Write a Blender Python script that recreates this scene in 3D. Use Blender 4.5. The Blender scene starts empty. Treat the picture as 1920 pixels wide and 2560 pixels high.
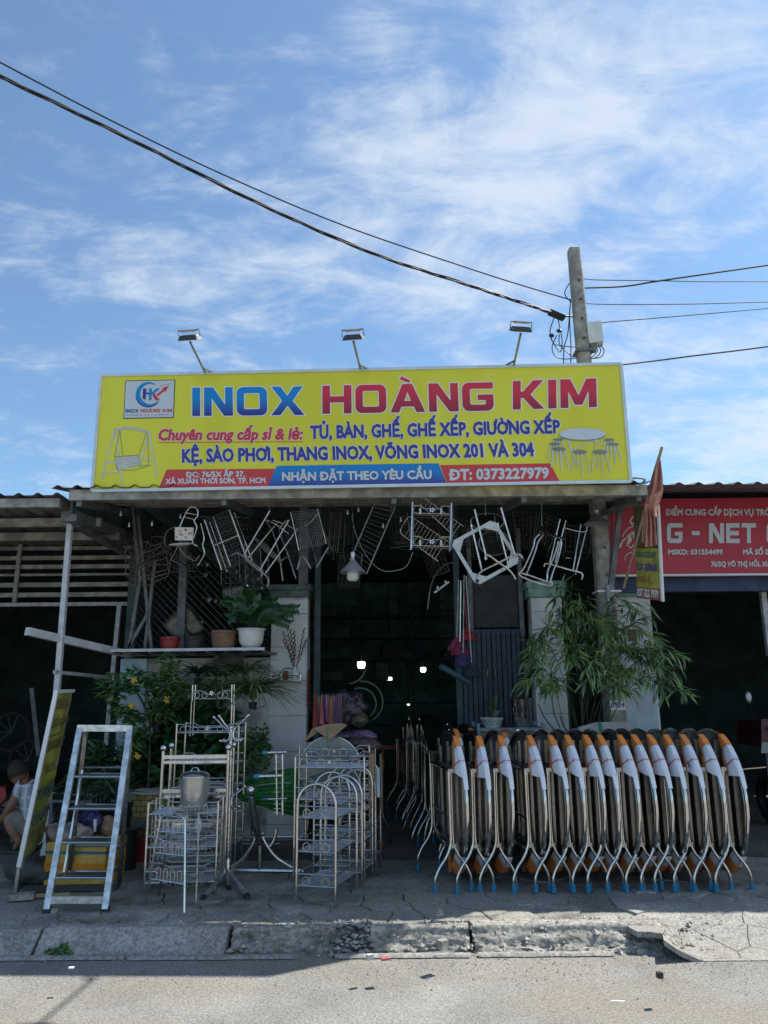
import bpy, math, random
from mathutils import Vector, Matrix, noise
random.seed(11)
R = math.radians
SC = bpy.context.scene
COL = SC.collection
V = Vector

# ------------------------------------------------------------------ camera, sky, sun, exposure
FPX, CAMZ, PITCH, ROLL = 1923.0, 1.6, 13.0, -0.0087
cd = bpy.data.cameras.new('camera'); cam = bpy.data.objects.new('camera', cd); COL.objects.link(cam)
cd.sensor_fit = 'VERTICAL'; cd.sensor_height = 36; cd.lens = 36*FPX/2560
cd.clip_start = 0.05; cd.clip_end = 3000
CM = Matrix.Rotation(R(90+PITCH), 4, 'X') @ Matrix.Rotation(ROLL, 4, 'Z')
cam.matrix_world = Matrix.Translation((0, 0, CAMZ)) @ CM
SC.camera = cam
CM3 = CM.to_3x3()
SUN = V((.64, .388, 1.0)).normalized()          # towards the sun
sel = math.asin(SUN.z); 
w = bpy.data.worlds.new('World'); SC.world = w; w.use_nodes = True
nt = w.node_tree; N = nt.nodes; L = nt.links; N.clear()
out = N.new('ShaderNodeOutputWorld'); bg = N.new('ShaderNodeBackground')
sky = N.new('ShaderNodeTexSky'); sky.sky_type = 'NISHITA'; sky.sun_disc = False
sky.sun_elevation = sel; sky.sun_rotation = math.atan2(SUN.x, SUN.y)
sky.air_density = 1.0; sky.dust_density = 0.5; sky.ozone_density = 1.8
tc = N.new('ShaderNodeTexCoord'); sep = N.new('ShaderNodeSeparateXYZ'); L.new(tc.outputs['Generated'], sep.inputs[0])
def M_(op, a, b=None, clamp=False):
    n = N.new('ShaderNodeMath'); n.operation = op; n.use_clamp = clamp
    for i, x in enumerate((a, b)):
        if x is None: continue
        if isinstance(x, (int, float)): n.inputs[i].default_value = x
        else: L.new(x, n.inputs[i])
    return n.outputs[0]
den = M_('ADD', M_('MAXIMUM', sep.outputs[2], 0.0), 0.22)
comb = N.new('ShaderNodeCombineXYZ')
L.new(M_('DIVIDE', sep.outputs[0], den), comb.inputs[0]); L.new(M_('DIVIDE', sep.outputs[1], den), comb.inputs[1])
def cl_noise(scale, rot, sx, sy, detail, rough, dist, seed):
    mp = N.new('ShaderNodeMapping'); mp.inputs['Rotation'].default_value = (0, 0, R(rot)); mp.inputs['Scale'].default_value = (sx, sy, 1)
    mp.inputs['Location'].default_value = (seed, seed*.7, 0)
    L.new(comb.outputs[0], mp.inputs[0])
    n = N.new('ShaderNodeTexNoise'); n.inputs['Scale'].default_value = scale; n.inputs['Detail'].default_value = detail
    n.inputs['Roughness'].default_value = rough; n.inputs['Distortion'].default_value = dist
    L.new(mp.outputs[0], n.inputs['Vector']); return n.outputs[0]
big = cl_noise(1.7, 0, 1, 1, 4, .55, .4, 3.1)
wisp = cl_noise(3.6, -28, 1.0, 1.9, 10, .64, .7, 8.3)
puff = cl_noise(8.5, 10, 1, 1.4, 9, .66, .6, 1.7)
bias = M_('MULTIPLY', sep.outputs[0], 0.19)
m1 = M_('ADD', M_('ADD', M_('MULTIPLY', big, .68), M_('MULTIPLY', wisp, .75)), M_('MULTIPLY', puff, .42))
m1 = M_('ADD', m1, bias)
rp = N.new('ShaderNodeMapRange'); rp.interpolation_type = 'SMOOTHSTEP'
rp.inputs['From Min'].default_value = .835; rp.inputs['From Max'].default_value = 1.20
rp.inputs['To Min'].default_value = .06; rp.inputs['To Max'].default_value = .80; L.new(m1, rp.inputs['Value'])
skm = N.new('ShaderNodeMix'); skm.data_type = 'RGBA'; skm.blend_type = 'MULTIPLY'; skm.inputs[0].default_value = 1
L.new(sky.outputs[0], skm.inputs[6]); skm.inputs[7].default_value = (.74, .96, 1.05, 1)
mx = N.new('ShaderNodeMix'); mx.data_type = 'RGBA'
L.new(rp.outputs[0], mx.inputs[0]); L.new(skm.outputs[2], mx.inputs[6]); mx.inputs[7].default_value = (5.0, 5.5, 6.2, 1)
L.new(mx.outputs[2], bg.inputs[0]); bg.inputs[1].default_value = 0.086
L.new(bg.outputs[0], out.inputs[0])
sd = bpy.data.lights.new('sun', 'SUN'); sun = bpy.data.objects.new('sun', sd); COL.objects.link(sun)
sd.energy = 4.0; sd.angle = R(.53); sd.color = (1, .95, .86)
sun.rotation_euler = SUN.to_track_quat('Z', 'Y').to_euler()
vs = SC.view_settings; vs.view_transform = 'Standard'; vs.look = 'None'; vs.gamma = 1; vs.exposure = 0.90
vs.use_curve_mapping = False
SC.cycles.max_bounces = 7; SC.cycles.diffuse_bounces = 4; SC.cycles.glossy_bounces = 5; SC.cycles.transmission_bounces = 6
SC.cycles.transparent_max_bounces = 12; SC.cycles.caustics_reflective = False; SC.cycles.caustics_refractive = False

# ------------------------------------------------------------------ pixel helpers (1920 x 2560 photograph)
def ray(px, py): return CM3 @ V(((px-960)/FPX, -(py-1280)/FPX, -1))
def at(px, py, Y):
    d = ray(px, py); return V((0, 0, CAMZ)) + d*(Y/d.y)
def gnd(px, py, z=0.0):
    d = ray(px, py); return V((0, 0, CAMZ)) + d*((z-CAMZ)/d.z)
class Plane:
    def __init__(s, p0, n): s.p = V(p0); s.n = V(n).normalized()
    def __call__(s, px, py, off=0.0):
        d = ray(px, py); o = V((0, 0, CAMZ))
        t = (s.p-o).dot(s.n)/d.dot(s.n); q = o + d*t
        return q + s.n*off                          # n points to the camera side

# ------------------------------------------------------------------ materials
MATS = {}
def mat(name, col, rough=.6, metal=0, var=.12, scale=6, bump=.0, bscale=40, col2=None, cmin=.42, cmax=.62, trans=0, alpha=1, emit=None, es=0, spec=None, stretch=None, detail=6, coat=0):
    if name in MATS: return MATS[name]
    m = bpy.data.materials.new(name); m.use_nodes = True; n = m.node_tree.nodes; l = m.node_tree.links
    b = n['Principled BSDF']; b.inputs['Roughness'].default_value = rough; b.inputs['Metallic'].default_value = metal
    t = n.new('ShaderNodeTexCoord'); mp = n.new('ShaderNodeMapping'); l.new(t.outputs['Object'], mp.inputs[0])
    if stretch: mp.inputs['Scale'].default_value = stretch
    no = n.new('ShaderNodeTexNoise'); no.inputs['Scale'].default_value = scale; no.inputs['Detail'].default_value = detail; no.inputs['Roughness'].default_value = .6
    l.new(mp.outputs[0], no.inputs['Vector'])
    cr = n.new('ShaderNodeValToRGB'); l.new(no.outputs[0], cr.inputs[0])
    c1 = tuple(c*(1-var) for c in col); c2 = col2 if col2 else tuple(min(1, c*(1+var)) for c in col)
    cr.color_ramp.elements[0].position = cmin; cr.color_ramp.elements[0].color = (*c1, 1)
    cr.color_ramp.elements[1].position = cmax; cr.color_ramp.elements[1].color = (*c2, 1)
    l.new(cr.outputs[0], b.inputs['Base Color'])
    if bump:
        n2 = n.new('ShaderNodeTexNoise'); n2.inputs['Scale'].default_value = bscale; n2.inputs['Detail'].default_value = 8
        l.new(mp.outputs[0], n2.inputs['Vector'])
        bp = n.new('ShaderNodeBump'); bp.inputs['Strength'].default_value = bump; bp.inputs['Distance'].default_value = .01
        l.new(n2.outputs[0], bp.inputs['Height']); l.new(bp.outputs[0], b.inputs['Normal'])
    if trans: b.inputs['Transmission Weight'].default_value = trans
    if alpha < 1: b.inputs['Alpha'].default_value = alpha
    if emit: b.inputs['Emission Color'].default_value = (*emit, 1); b.inputs['Emission Strength'].default_value = es
    if spec is not None: b.inputs['Specular IOR Level'].default_value = spec
    if coat: b.inputs['Coat Weight'].default_value = coat
    MATS[name] = m; return m
def grad(name, top, bot, rough=.5):
    """print gradient: colour printed light at the top, dark at the foot of each line"""
    if name in MATS: return MATS[name]
    m = bpy.data.materials.new(name); m.use_nodes = True; n = m.node_tree.nodes; l = m.node_tree.links
    b = n['Principled BSDF']; b.inputs['Roughness'].default_value = rough
    t = n.new('ShaderNodeTexCoord'); s = n.new('ShaderNodeSeparateXYZ'); l.new(t.outputs['Generated'], s.inputs[0])
    cr = n.new('ShaderNodeValToRGB'); l.new(s.outputs[2], cr.inputs[0])
    cr.color_ramp.elements[0].position = .05; cr.color_ramp.elements[0].color = (*bot, 1)
    cr.color_ramp.elements[1].position = .6; cr.color_ramp.elements[1].color = (*top, 1)
    l.new(cr.outputs[0], b.inputs['Base Color']); MATS[name] = m; return m

STEEL = mat('steel', (.64, .64, .62), .16, 1, .10, 30, .03, 90)
CHROME = mat('chrome', (.70, .70, .69), .13, 1, .06, 20)
STEELD = mat('steel_dull', (.33, .33, .32), .34, 1, .22, 18, .05, 60)
WIRE = mat('wire_steel', (.62, .62, .60), .28, 1, .15, 25)
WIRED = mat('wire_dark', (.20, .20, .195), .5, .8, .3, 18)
IRON = mat('grey_iron', (.16, .17, .175), .55, .2, .25, 9, .1, 60)
IRONL = mat('pale_iron', (.36, .37, .38), .5, .1, .22, 12, .1, 60, col2=(.44, .45, .46))
WPOST = mat('white_painted_iron', (.55, .57, .60), .45, 0, .12, 10, .08, 50)
DARK = mat('dark_wall', (.05, .085, .08), .9, 0, .3, 2)  # interior darkness and some haze put into the wall colour
HAZEG = mat('haze_green', (.10, .24, .21), .85, 0, .3, 3)  # back wall green raised to carry the teal haze inside
BLACK = mat('black_plastic', (.014, .014, .015), .5, 0, .2, 8)
CABLE = mat('cable_black', (.015, .015, .018), .6, 0, .1, 8)
SHEETR = mat('roof_sheet', (.17, .17, .17), .55, .2, .3, 5, .1, 30)
PURL = mat('purlin', (.30, .29, .26), .65, .1, .3, 7, .12, 40, col2=(.40, .38, .34))
TILE = mat('white_tile', (.68, .70, .70), .28, 0, .10, 2.2, .02, 30, col2=(.78, .80, .80))
GREENC = mat('pale_green_paint', (.22, .42, .34), .7, 0, .25, 9, .15, 40, col2=(.33, .50, .42))
CONCP = mat('concrete_pole_mat', (.30, .285, .26), .85, 0, .25, 8, .25, 60, col2=(.40, .385, .35))
PLASTER = mat('stained_plaster', (.26, .26, .245), .9, 0, .45, 3.2, .3, 30, col2=(.62, .62, .59), cmin=.30, cmax=.56, detail=10)
PLBLUE = mat('pale_blue_plaster', (.42, .53, .60), .8, 0, .2, 4, .1, 30)
WHITE = mat('white_paint', (.74, .75, .76), .5, 0, .06, 6)
WPRINT = mat('white_print', (.80, .81, .82), .5, 0, .02, 6)
PAPER = mat('paper_wrap', (.76, .77, .84), .55, 0, .05, 14, .12, 18)
ORANGE = mat('orange_print', (.86, .26, .05), .55, 0, .08, 10, .1, 18)
REDB = mat('red_band', (.52, .05, .07), .5)
BLUEF = mat('blue_rubber', (.025, .19, .33), .5, 0, .15, 30)
REDF = mat('red_rubber', (.45, .04, .04), .5)
BLKR = mat('black_rubber', (.02, .02, .025), .6)
YEL = mat('sign_yellow', (.73, .69, .03), .40, 0, .03, 1.1, .12, 1.6, col2=(.79, .75, .045), stretch=(1, 1, .35))
FRAMEW = mat('sign_frame', (.62, .70, .74), .4, .1, .06, 5)
PRED = mat('print_red', (.62, .035, .06), .45, 0, .05, 2)
PBLUE = mat('print_blue', (.0, .26, .62), .45, 0, .06, 2)
PNAVY = mat('print_navy', (.045, .05, .30), .45, 0, .05, 2)
G_BLUE = grad('gradient_blue', (.0, .24, .62), (.03, .03, .25))
G_RED = grad('gradient_red', (.66, .03, .06), (.33, .02, .045))
G_BAND = grad('gradient_band', (.0, .22, .60), (.05, .05, .30))
SIGNR = mat('sign_red', (.50, .035, .065), .45, 0, .08, 1.2)
PGREY = mat('print_grey', (.60, .66, .70), .45, 0, .04, 2)
LEAF = mat('leaf_green', (.055, .15, .04), .42, 0, .4, 9, col2=(.13, .27, .07))
LEAFD = mat('leaf_dark', (.025, .08, .03), .4, 0, .4, 7, col2=(.055, .14, .05))
LEAFB = mat('bamboo_leaf', (.045, .12, .035), .22, 0, .4, 5, col2=(.22, .36, .10), cmin=.40, cmax=.66, spec=.8)
LEAFS = mat('spider_leaf', (.09, .16, .06), .45, 0, .4, 7, col2=(.30, .36, .17))
for m_ in (LEAF, LEAFB, LEAFS):
    b_ = m_.node_tree.nodes['Principled BSDF']; b_.inputs['Transmission Weight'].default_value = 0
BARK = mat('bark', (.10, .08, .06), .9, 0, .3, 20, .3, 60)
TERRA = mat('terracotta', (.30, .13, .07), .8, 0, .3, 10, .15, 60, col2=(.22, .14, .10))
REDP = mat('red_plastic', (.27, .022, .018), .45, 0, .12, 5)
BROWN = mat('cardboard', (.34, .22, .13), .85, 0, .15, 6, .1, 40)
GREENT = mat('green_cloth', (.03, .17, .04), .7, 0, .35, 6, .1, 25, col2=(.05, .25, .06), stretch=(6, 6, .6))
SKIN = mat('skin', (.32, .16, .10), .5, 0, .1, 12)
HAIR = mat('hair', (.03, .024, .02), .7, 0, .2, 40, .4, 120)
GLASSP = mat('plastic_film', (.62, .66, .64), .12, 0, .1, 5, .5, 7, alpha=.30)
STONE = mat('rubble_stone', (.24, .23, .21), .9, 0, .3, 8, .4, 40, col2=(.42, .41, .38))

# ------------------------------------------------------------------ mesh builder
TS = [1.0]
class MB:
    def __init__(s): s.v = []; s.f = []
    def add(s, vs_, fs):
        o = len(s.v); s.v += [V(x) for x in vs_]; s.f += [[i+o for i in f] for f in fs]; return s
    def box(s, c, d, rz=0, M=None):
        x, y, z = d[0]/2, d[1]/2, d[2]/2
        m = M or Matrix.Rotation(rz, 3, 'Z'); c = V(c)
        p = [c + m @ V(q) for q in ((-x,-y,-z),(x,-y,-z),(x,y,-z),(-x,y,-z),(-x,-y,z),(x,-y,z),(x,y,z),(-x,y,z))]
        return s.add(p, [[3,2,1,0],[4,5,6,7],[0,1,5,4],[1,2,6,5],[2,3,7,6],[3,0,4,7]])
    def bar(s, p, q, a, b=None, up=(0, 0, 1), twist=0):
        p, q = V(p), V(q); b = b or a; d = (q-p)
        if d.length < 1e-6: return s
        d.normalize(); u = V(up)
        if abs(d.dot(u)) > .98: u = V((0, 1, 0))
        x = d.cross(u).normalized(); y = x.cross(d).normalized()
        c = [(-a/2,-b/2),(a/2,-b/2),(a/2,b/2),(-a/2,b/2)]
        vs_ = [p+x*i+y*j for i, j in c] + [q+x*i+y*j for i, j in c]
        return s.add(vs_, [[3,2,1,0],[4,5,6,7],[0,1,5,4],[1,2,6,5],[2,3,7,6],[3,0,4,7]])
    def tube(s, pts, r, n=6, closed=False, r2=None):
        r = r*TS[0]
        pts = [V(p) for p in pts]; k = len(pts)
        if k < 2: return s
        rings = []; prev = None
        for i, p in enumerate(pts):
            if closed: d = pts[(i+1) % k]-pts[i-1]
            else: d = pts[min(i+1, k-1)]-pts[max(i-1, 0)]
            if d.length < 1e-9: d = V((0, 0, 1))
            d.normalize()
            if prev is None:
                u = V((0, 0, 1)) if abs(d.z) < .9 else V((1, 0, 0))
                x = d.cross(u).normalized()
            else:
                x = (prev - d*prev.dot(d))
                x = x.normalized() if x.length > 1e-6 else d.orthogonal().normalized()
            prev = x; y = d.cross(x)
            rr = r if r2 is None else r+(r2-r)*i/(k-1)
            rings.append([p+(x*math.cos(2*math.pi*j/n)+y*math.sin(2*math.pi*j/n))*rr for j in range(n)])
        o = len(s.v); s.v += [q for rg in rings for q in rg]
        for i in range(k if closed else k-1):
            a = o+i*n; b = o+((i+1) % k)*n
            for j in range(n): s.f.append([a+j, a+(j+1) % n, b+(j+1) % n, b+j])
        if not closed:
            s.f.append([o+j for j in range(n)][::-1]); s.f.append([o+(k-1)*n+j for j in range(n)])
        return s
    def lathe(s, prof, c=(0, 0, 0), n=20, M=None):
        c = V(c); o = len(s.v); M = M or Matrix.Identity(3)
        for r, z in prof:
            for j in range(n):
                a = 2*math.pi*j/n; s.v.append(c + M @ V((r*math.cos(a), r*math.sin(a), z)))
        for i in range(len(prof)-1):
            for j in range(n):
                s.f.append([o+i*n+j, o+i*n+(j+1) % n, o+(i+1)*n+(j+1) % n, o+(i+1)*n+j])
        return s
    def sphere(s, c, r, n=10, sc=(1, 1, 1), M=None):
        k = n//2; prof = [(max(1e-4, math.sin(math.pi*i/k))*r, -math.cos(math.pi*i/k)*r) for i in range(k+1)]
        q = Matrix.Diagonal(sc); M2 = (M @ q) if M else q
        return s.lathe(prof, c, n, M2)
    def poly(s, pts, thick=None, n=None):
        pts = [V(p) for p in pts]; k = len(pts)
        if not thick: return s.add(pts, [list(range(k))])
        n = n or (pts[1]-pts[0]).cross(pts[2]-pts[1]).normalized(); n = V(n)
        return s.add(pts+[p-n*thick for p in pts], [list(range(k)), list(range(2*k-1, k-1, -1))]+[[(i+1) % k, i, k+i, k+(i+1) % k] for i in range(k)])
    def grid(s, fn, nu, nv):
        o = len(s.v)
        for i in range(nu+1):
            for j in range(nv+1): s.v.append(V(fn(i/nu, j/nv)))
        for i in range(nu):
            for j in range(nv):
                a = o+i*(nv+1)+j; s.f.append([a, a+nv+1, a+nv+2, a+1])
        return s
def mk(name, mb, m, sharp=40, shift=None, mats=None):
    me = bpy.data.meshes.new(name)
    vs_ = [v-shift for v in mb.v] if shift is not None else mb.v
    me.from_pydata([tuple(v) for v in vs_], [], mb.f)
    me.materials.append(m); me.polygons.foreach_set('use_smooth', [True]*len(me.polygons))
    me.set_sharp_from_angle(angle=R(sharp)); me.update()
    o = bpy.data.objects.new(name, me); COL.objects.link(o); return o
class T:
    """one thing: an Empty at its base, parts as children. W: the shapes are given in world coordinates"""
    def __init__(s, name, label, cat, loc=(0, 0, 0), rz=0, group=None, kind=None, W=False):
        s.e = bpy.data.objects.new(name, None); COL.objects.link(s.e); s.e.empty_display_size = .1
        s.e.location = loc; s.e.rotation_euler = (0, 0, rz); s.W = W; s.loc = V(loc)
        if label: s.e['label'] = label
        if cat: s.e['category'] = cat
        if group: s.e['group'] = group
        if kind: s.e['kind'] = kind
    def part(s, name, mb, m, under=None, label=None, kind=None, sharp=40):
        o = mk(name, mb, m, sharp, s.loc if s.W else None); o.parent = under or s.e
        if label: o['label'] = label
        if kind: o['kind'] = kind
        return o
def single(name, mb, m, label, cat, loc=None, group=None, kind=None, sharp=40):
    """a thing or a piece of the setting that is one mesh, shapes in world coordinates"""
    loc = V(loc) if loc is not None else V((0, 0, 0))
    o = mk(name, mb, m, sharp, loc); o.location = loc
    if label: o['label'] = label
    if cat: o['category'] = cat
    if group: o['group'] = group
    if kind: o['kind'] = kind
    return o
def copy_tree(o, parent=None):
    c = o.copy(); COL.objects.link(c); c.parent = parent
    for ch in list(o.children): copy_tree(ch, c)
    return c
def lerp(a, b, t): return a+(b-a)*t
def arc(c, r, a0, a1, n, u=(1, 0, 0), v=(0, 0, 1)):
    c, u, v = V(c), V(u), V(v)
    return [c+u*(r*math.cos(lerp(a0, a1, i/n)))+v*(r*math.sin(lerp(a0, a1, i/n))) for i in range(n+1)]
def smooth(pts, k=6):
    """Catmull-Rom through the points"""
    P = [V(p) for p in pts]; P = [P[0]*2-P[1]]+P+[P[-1]*2-P[-2]]; o = []
    for i in range(1, len(P)-2):
        for j in range(k):
            t = j/k; a, b, c, d = P[i-1], P[i], P[i+1], P[i+2]
            o.append(.5*((2*b)+(c-a)*t+(2*a-5*b+4*c-d)*t*t+(3*b-a-3*c+d)*t**3))
    o.append(P[-2]); return o

# ------------------------------------------------------------------ lettering
def _curve_mesh(cu):
    o = bpy.data.objects.new('tmp', cu); COL.objects.link(o); bpy.context.view_layer.update()
    me = bpy.data.meshes.new_from_object(o.evaluated_get(bpy.context.evaluated_depsgraph_get()))
    vs_ = [v.co.copy() for v in me.vertices]; fs = [list(p.vertices) for p in me.polygons]
    bpy.data.objects.remove(o); bpy.data.meshes.remove(me); bpy.data.curves.remove(cu)
    return vs_, fs
_FM = {}
def font_mesh(body, off=0.0, shear=0):
    vs_, fs = _font_mesh(body, shear)
    return bolden(vs_, fs, off)
def bolden(vs_, fs, off):
    if off <= 0: return list(vs_), list(fs)
    V2, F2 = [], []
    for k in range(9):
        a = R(45*k); d = V((0, 0, 0)) if k == 8 else V((math.cos(a)*off, math.sin(a)*off, 0)); o = len(V2)
        V2 += [v+d+V((0, 0, k*.0003)) for v in vs_]; F2 += [[i+o for i in f] for f in fs]
    return V2, F2
def _font_mesh(body, shear=0):
    if (body, shear) in _FM: return _FM[(body, shear)]
    _FM[(body, shear)] = r_ = _font_mesh0(body, shear); return r_
def _font_mesh0(body, shear=0):
    off = 0
    cu = bpy.data.curves.new('t', 'FONT'); cu.body = body; cu.size = 1; cu.offset = off; cu.shear = shear; cu.resolution_u = 2
    return _curve_mesh(cu)
CAP = max(v.y for v in font_mesh('H')[0])
HORN = {'Ơ': 'O', 'Ờ': 'Ò', 'Ớ': 'Ó', 'Ư': 'U', 'ơ': 'o', 'ư': 'u', 'Đ': 'D'}
def horned(body, off, shear):
    plain = ''.join(HORN.get(c, c) for c in body); vs_, fs = font_mesh(plain, 0, shear)
    for i, c in enumerate(body):
        if c == 'Đ':
            x = min(v.x for v in font_mesh(plain[i:])[0])+(max(v.x for v in font_mesh(plain[:i+1]+'I')[0])-max(v.x for v in font_mesh('DI')[0])); o = len(vs_)
            vs_ += [V((x-.07, CAP*.45, 0)), V((x+.22, CAP*.45, 0)), V((x+.22, CAP*.57, 0)), V((x-.07, CAP*.57, 0))]; fs.append([o, o+1, o+2, o+3])
        elif c in HORN:
            x = max(v.x for v in font_mesh(plain[:i]+('O' if HORN[c] in 'OÒÓ' else 'U'), 0)[0]); u = c in 'Ư'
            o = len(vs_); e = 0; h = CAP*(1.0 if u else .93)
            P_ = [(x-.11-e, h-.16-e), (x+.02+e*.6, h-.13-e), (x+.10+e, h+.05), (x+.10+e, h+.13+e), (x+.01-e, h+.13+e), (x-.01-e, h+.0)]
            vs_ += [V((a, b_, 0)) for a, b_ in P_]; fs.append([o+k for k in range(6)])
    return bolden(vs_, fs, off)
def rr(x0, y0, x1, y1, r, k=4):
    o = []
    for cx, cy, a in ((x1-r, y1-r, 0), (x0+r, y1-r, 90), (x0+r, y0+r, 180), (x1-r, y0+r, 270)):
        for i in range(k+1): o.append((cx+r*math.cos(R(a+90*i/k)), cy+r*math.sin(R(a+90*i/k))))
    return o
def qa(cx, cy, r, a0, a1, k=4): return [(cx+r*math.cos(R(lerp(a0, a1, i/k))), cy+r*math.sin(R(lerp(a0, a1, i/k)))) for i in range(k+1)]
GL = {
 'I': (.26, [[(0,0),(.26,0),(.26,1),(0,1)]]),
 'N': (.95, [[(0,0),(.25,0),(.25,.62),(.66,0),(.95,0),(.95,1),(.70,1),(.70,.38),(.30,1),(0,1)]]),
 'O': (1.0, [rr(0,0,1,1,.22), rr(.24,.22,.76,.78,.05)]),
 'X': (1.08, [[(0,0),(.3,0),(.54,.33),(.77,0),(1.08,0),(.71,.5),(1.06,1),(.76,1),(.54,.67),(.32,1),(.02,1),(.37,.5)]]),
 'H': (.95, [[(0,0),(.25,0),(.25,.39),(.70,.39),(.70,0),(.95,0),(.95,1),(.70,1),(.70,.61),(.25,.61),(.25,1),(0,1)]]),
 'A': (1.12, [[(0,0),(.28,0),(.36,.2),(.76,.2),(.84,0),(1.12,0),(.72,1),(.40,1)], [(.45,.40),(.67,.40),(.56,.72)]]),
 'À': (1.12, [[(0,0),(.28,0),(.36,.2),(.76,.2),(.84,0),(1.12,0),(.72,1),(.40,1)], [(.45,.40),(.67,.40),(.56,.72)], [(.38,1.28),(.66,1.12),(.66,1.06),(.60,1.05),(.32,1.17)]]),
 'G': (1.0, [[(1,1)]+qa(.22,.78,.22,90,180)+qa(.22,.22,.22,180,270)+qa(.78,.22,.22,270,360)+[(1,.57),(.5,.57),(.5,.38),(.75,.38),(.75,.24),(.70,.22),(.30,.22),(.25,.27),(.25,.73),(.30,.78),(1,.78)]]),
 'K': (1.0, [[(0,0),(.25,0),(.25,.40),(.33,.40),(.66,0),(1.0,0),(.56,.51),(.98,1),(.65,1),(.33,.62),(.25,.62),(.25,1),(0,1)]]),
 'M': (1.15, [[(0,0),(.25,0),(.25,.58),(.46,.1),(.69,.1),(.9,.58),(.9,0),(1.15,0),(1.15,1),(.83,1),(.575,.42),(.32,1),(0,1)]]),
 'E': (.85, [[(0,0),(.85,0),(.85,.22),(.25,.22),(.25,.39),(.8,.39),(.8,.61),(.25,.61),(.25,.78),(.85,.78),(.85,1),(0,1)]]),
 'T': (.9, [[(.325,0),(.575,0),(.575,.78),(.9,.78),(.9,1),(0,1),(0,.78),(.325,.78)]]),
 'C': (.9, [[(.9,1)]+qa(.2,.8,.2,90,180)+qa(.2,.2,.2,180,270)+[(.9,0),(.9,.22),(.25,.22),(.25,.78),(.9,.78)]]),
 'S': (.85, [[(0,0),(.85,0),(.85,.61),(.25,.61),(.25,.78),(.85,.78),(.85,1),(0,1),(0,.39),(.6,.39),(.6,.22),(0,.22)]]),
 '-': (.55, [[(0,.4),(.55,.4),(.55,.6),(0,.6)]]), ' ': (.38, []) }
def block_mesh(body, off=0.0, gap=.13):
    cu = bpy.data.curves.new('b', 'CURVE'); cu.dimensions = '2D'; cu.fill_mode = 'BOTH'; cu.offset = off
    x = 0
    for ch in body:
        wd, pls = GL[ch]
        for pl in pls:
            sp = cu.splines.new('POLY'); sp.points.add(len(pl)-1); sp.use_cyclic_u = True
            for i, (a, b) in enumerate(pl): sp.points[i].co = (x+a, b, 0, 1)
        x += wd+gap
    vs_, fs = _curve_mesh(cu)
    return vs_, fs, x-gap
def set_text(t, body, bl, br, cap, P, m, off, name='lettering', outline=None, om=None, bold=.0, shear=0, block=False, under=None, label=None):
    """lettering from pixel bl to pixel br on plane P, cap = height in pixels"""
    for k, (o_, mm) in enumerate((((outline, om), (0, m)) if outline else ((0, m),))):
        if block: vs_, fs, wd = block_mesh(body, o_); ch = 1.0; x0 = 0.0
        else:
            vs_, fs = horned(body, bold+o_, shear); ch = CAP; ref = vs_ if not o_ else font_mesh(body, bold, shear)[0]
            x0 = min(v.x for v in ref); wd = max(v.x for v in ref)-x0
        z = off+(.0018 if (outline and k) else 0)
        A = P(*bl, z); B = P(*br, z); U = (B-A)/wd
        dx, dy = br[0]-bl[0], br[1]-bl[1]; ln = math.hypot(dx, dy)
        C = P(bl[0]+dy/ln*cap*0, bl[1]-cap, z); Vv = (C-A)
        Vv = (Vv - U.normalized()*0)/ch
        mb = MB(); mb.add([A+U*(v.x-x0)+Vv*v.y+P.n*v.z*.35 for v in vs_], fs)
        o = t.part(name if not (outline and k == 0) else 'lettering_outline', mb, mm, under)
        if label and not (outline and k == 0): o['label'] = label
    return o
def flat(t, pts, P, m, off, name, under=None, thick=None):
    mb = MB(); mb.poly([P(x, y, off) for x, y in pts], thick, P.n); return t.part(name, mb, m, under)
def stroke(mb, pts, P, wpx, off):
    """a printed line: flat ribbon on the plane through the pixel points"""
    Q = [P(x, y, off) for x, y in pts]; s_ = (P(1000, 1000)-P(1001, 1000)).length*wpx/2
    for a, b in zip(Q, Q[1:]):
        d = (b-a).normalized(); x = d.cross(P.n)*s_; mb.add([a-x-d*s_*.5, b-x+d*s_*.5, b+x+d*s_*.5, a+x-d*s_*.5], [[0, 1, 2, 3]])
        off += .00004
        for q in (a, b): pass
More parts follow.
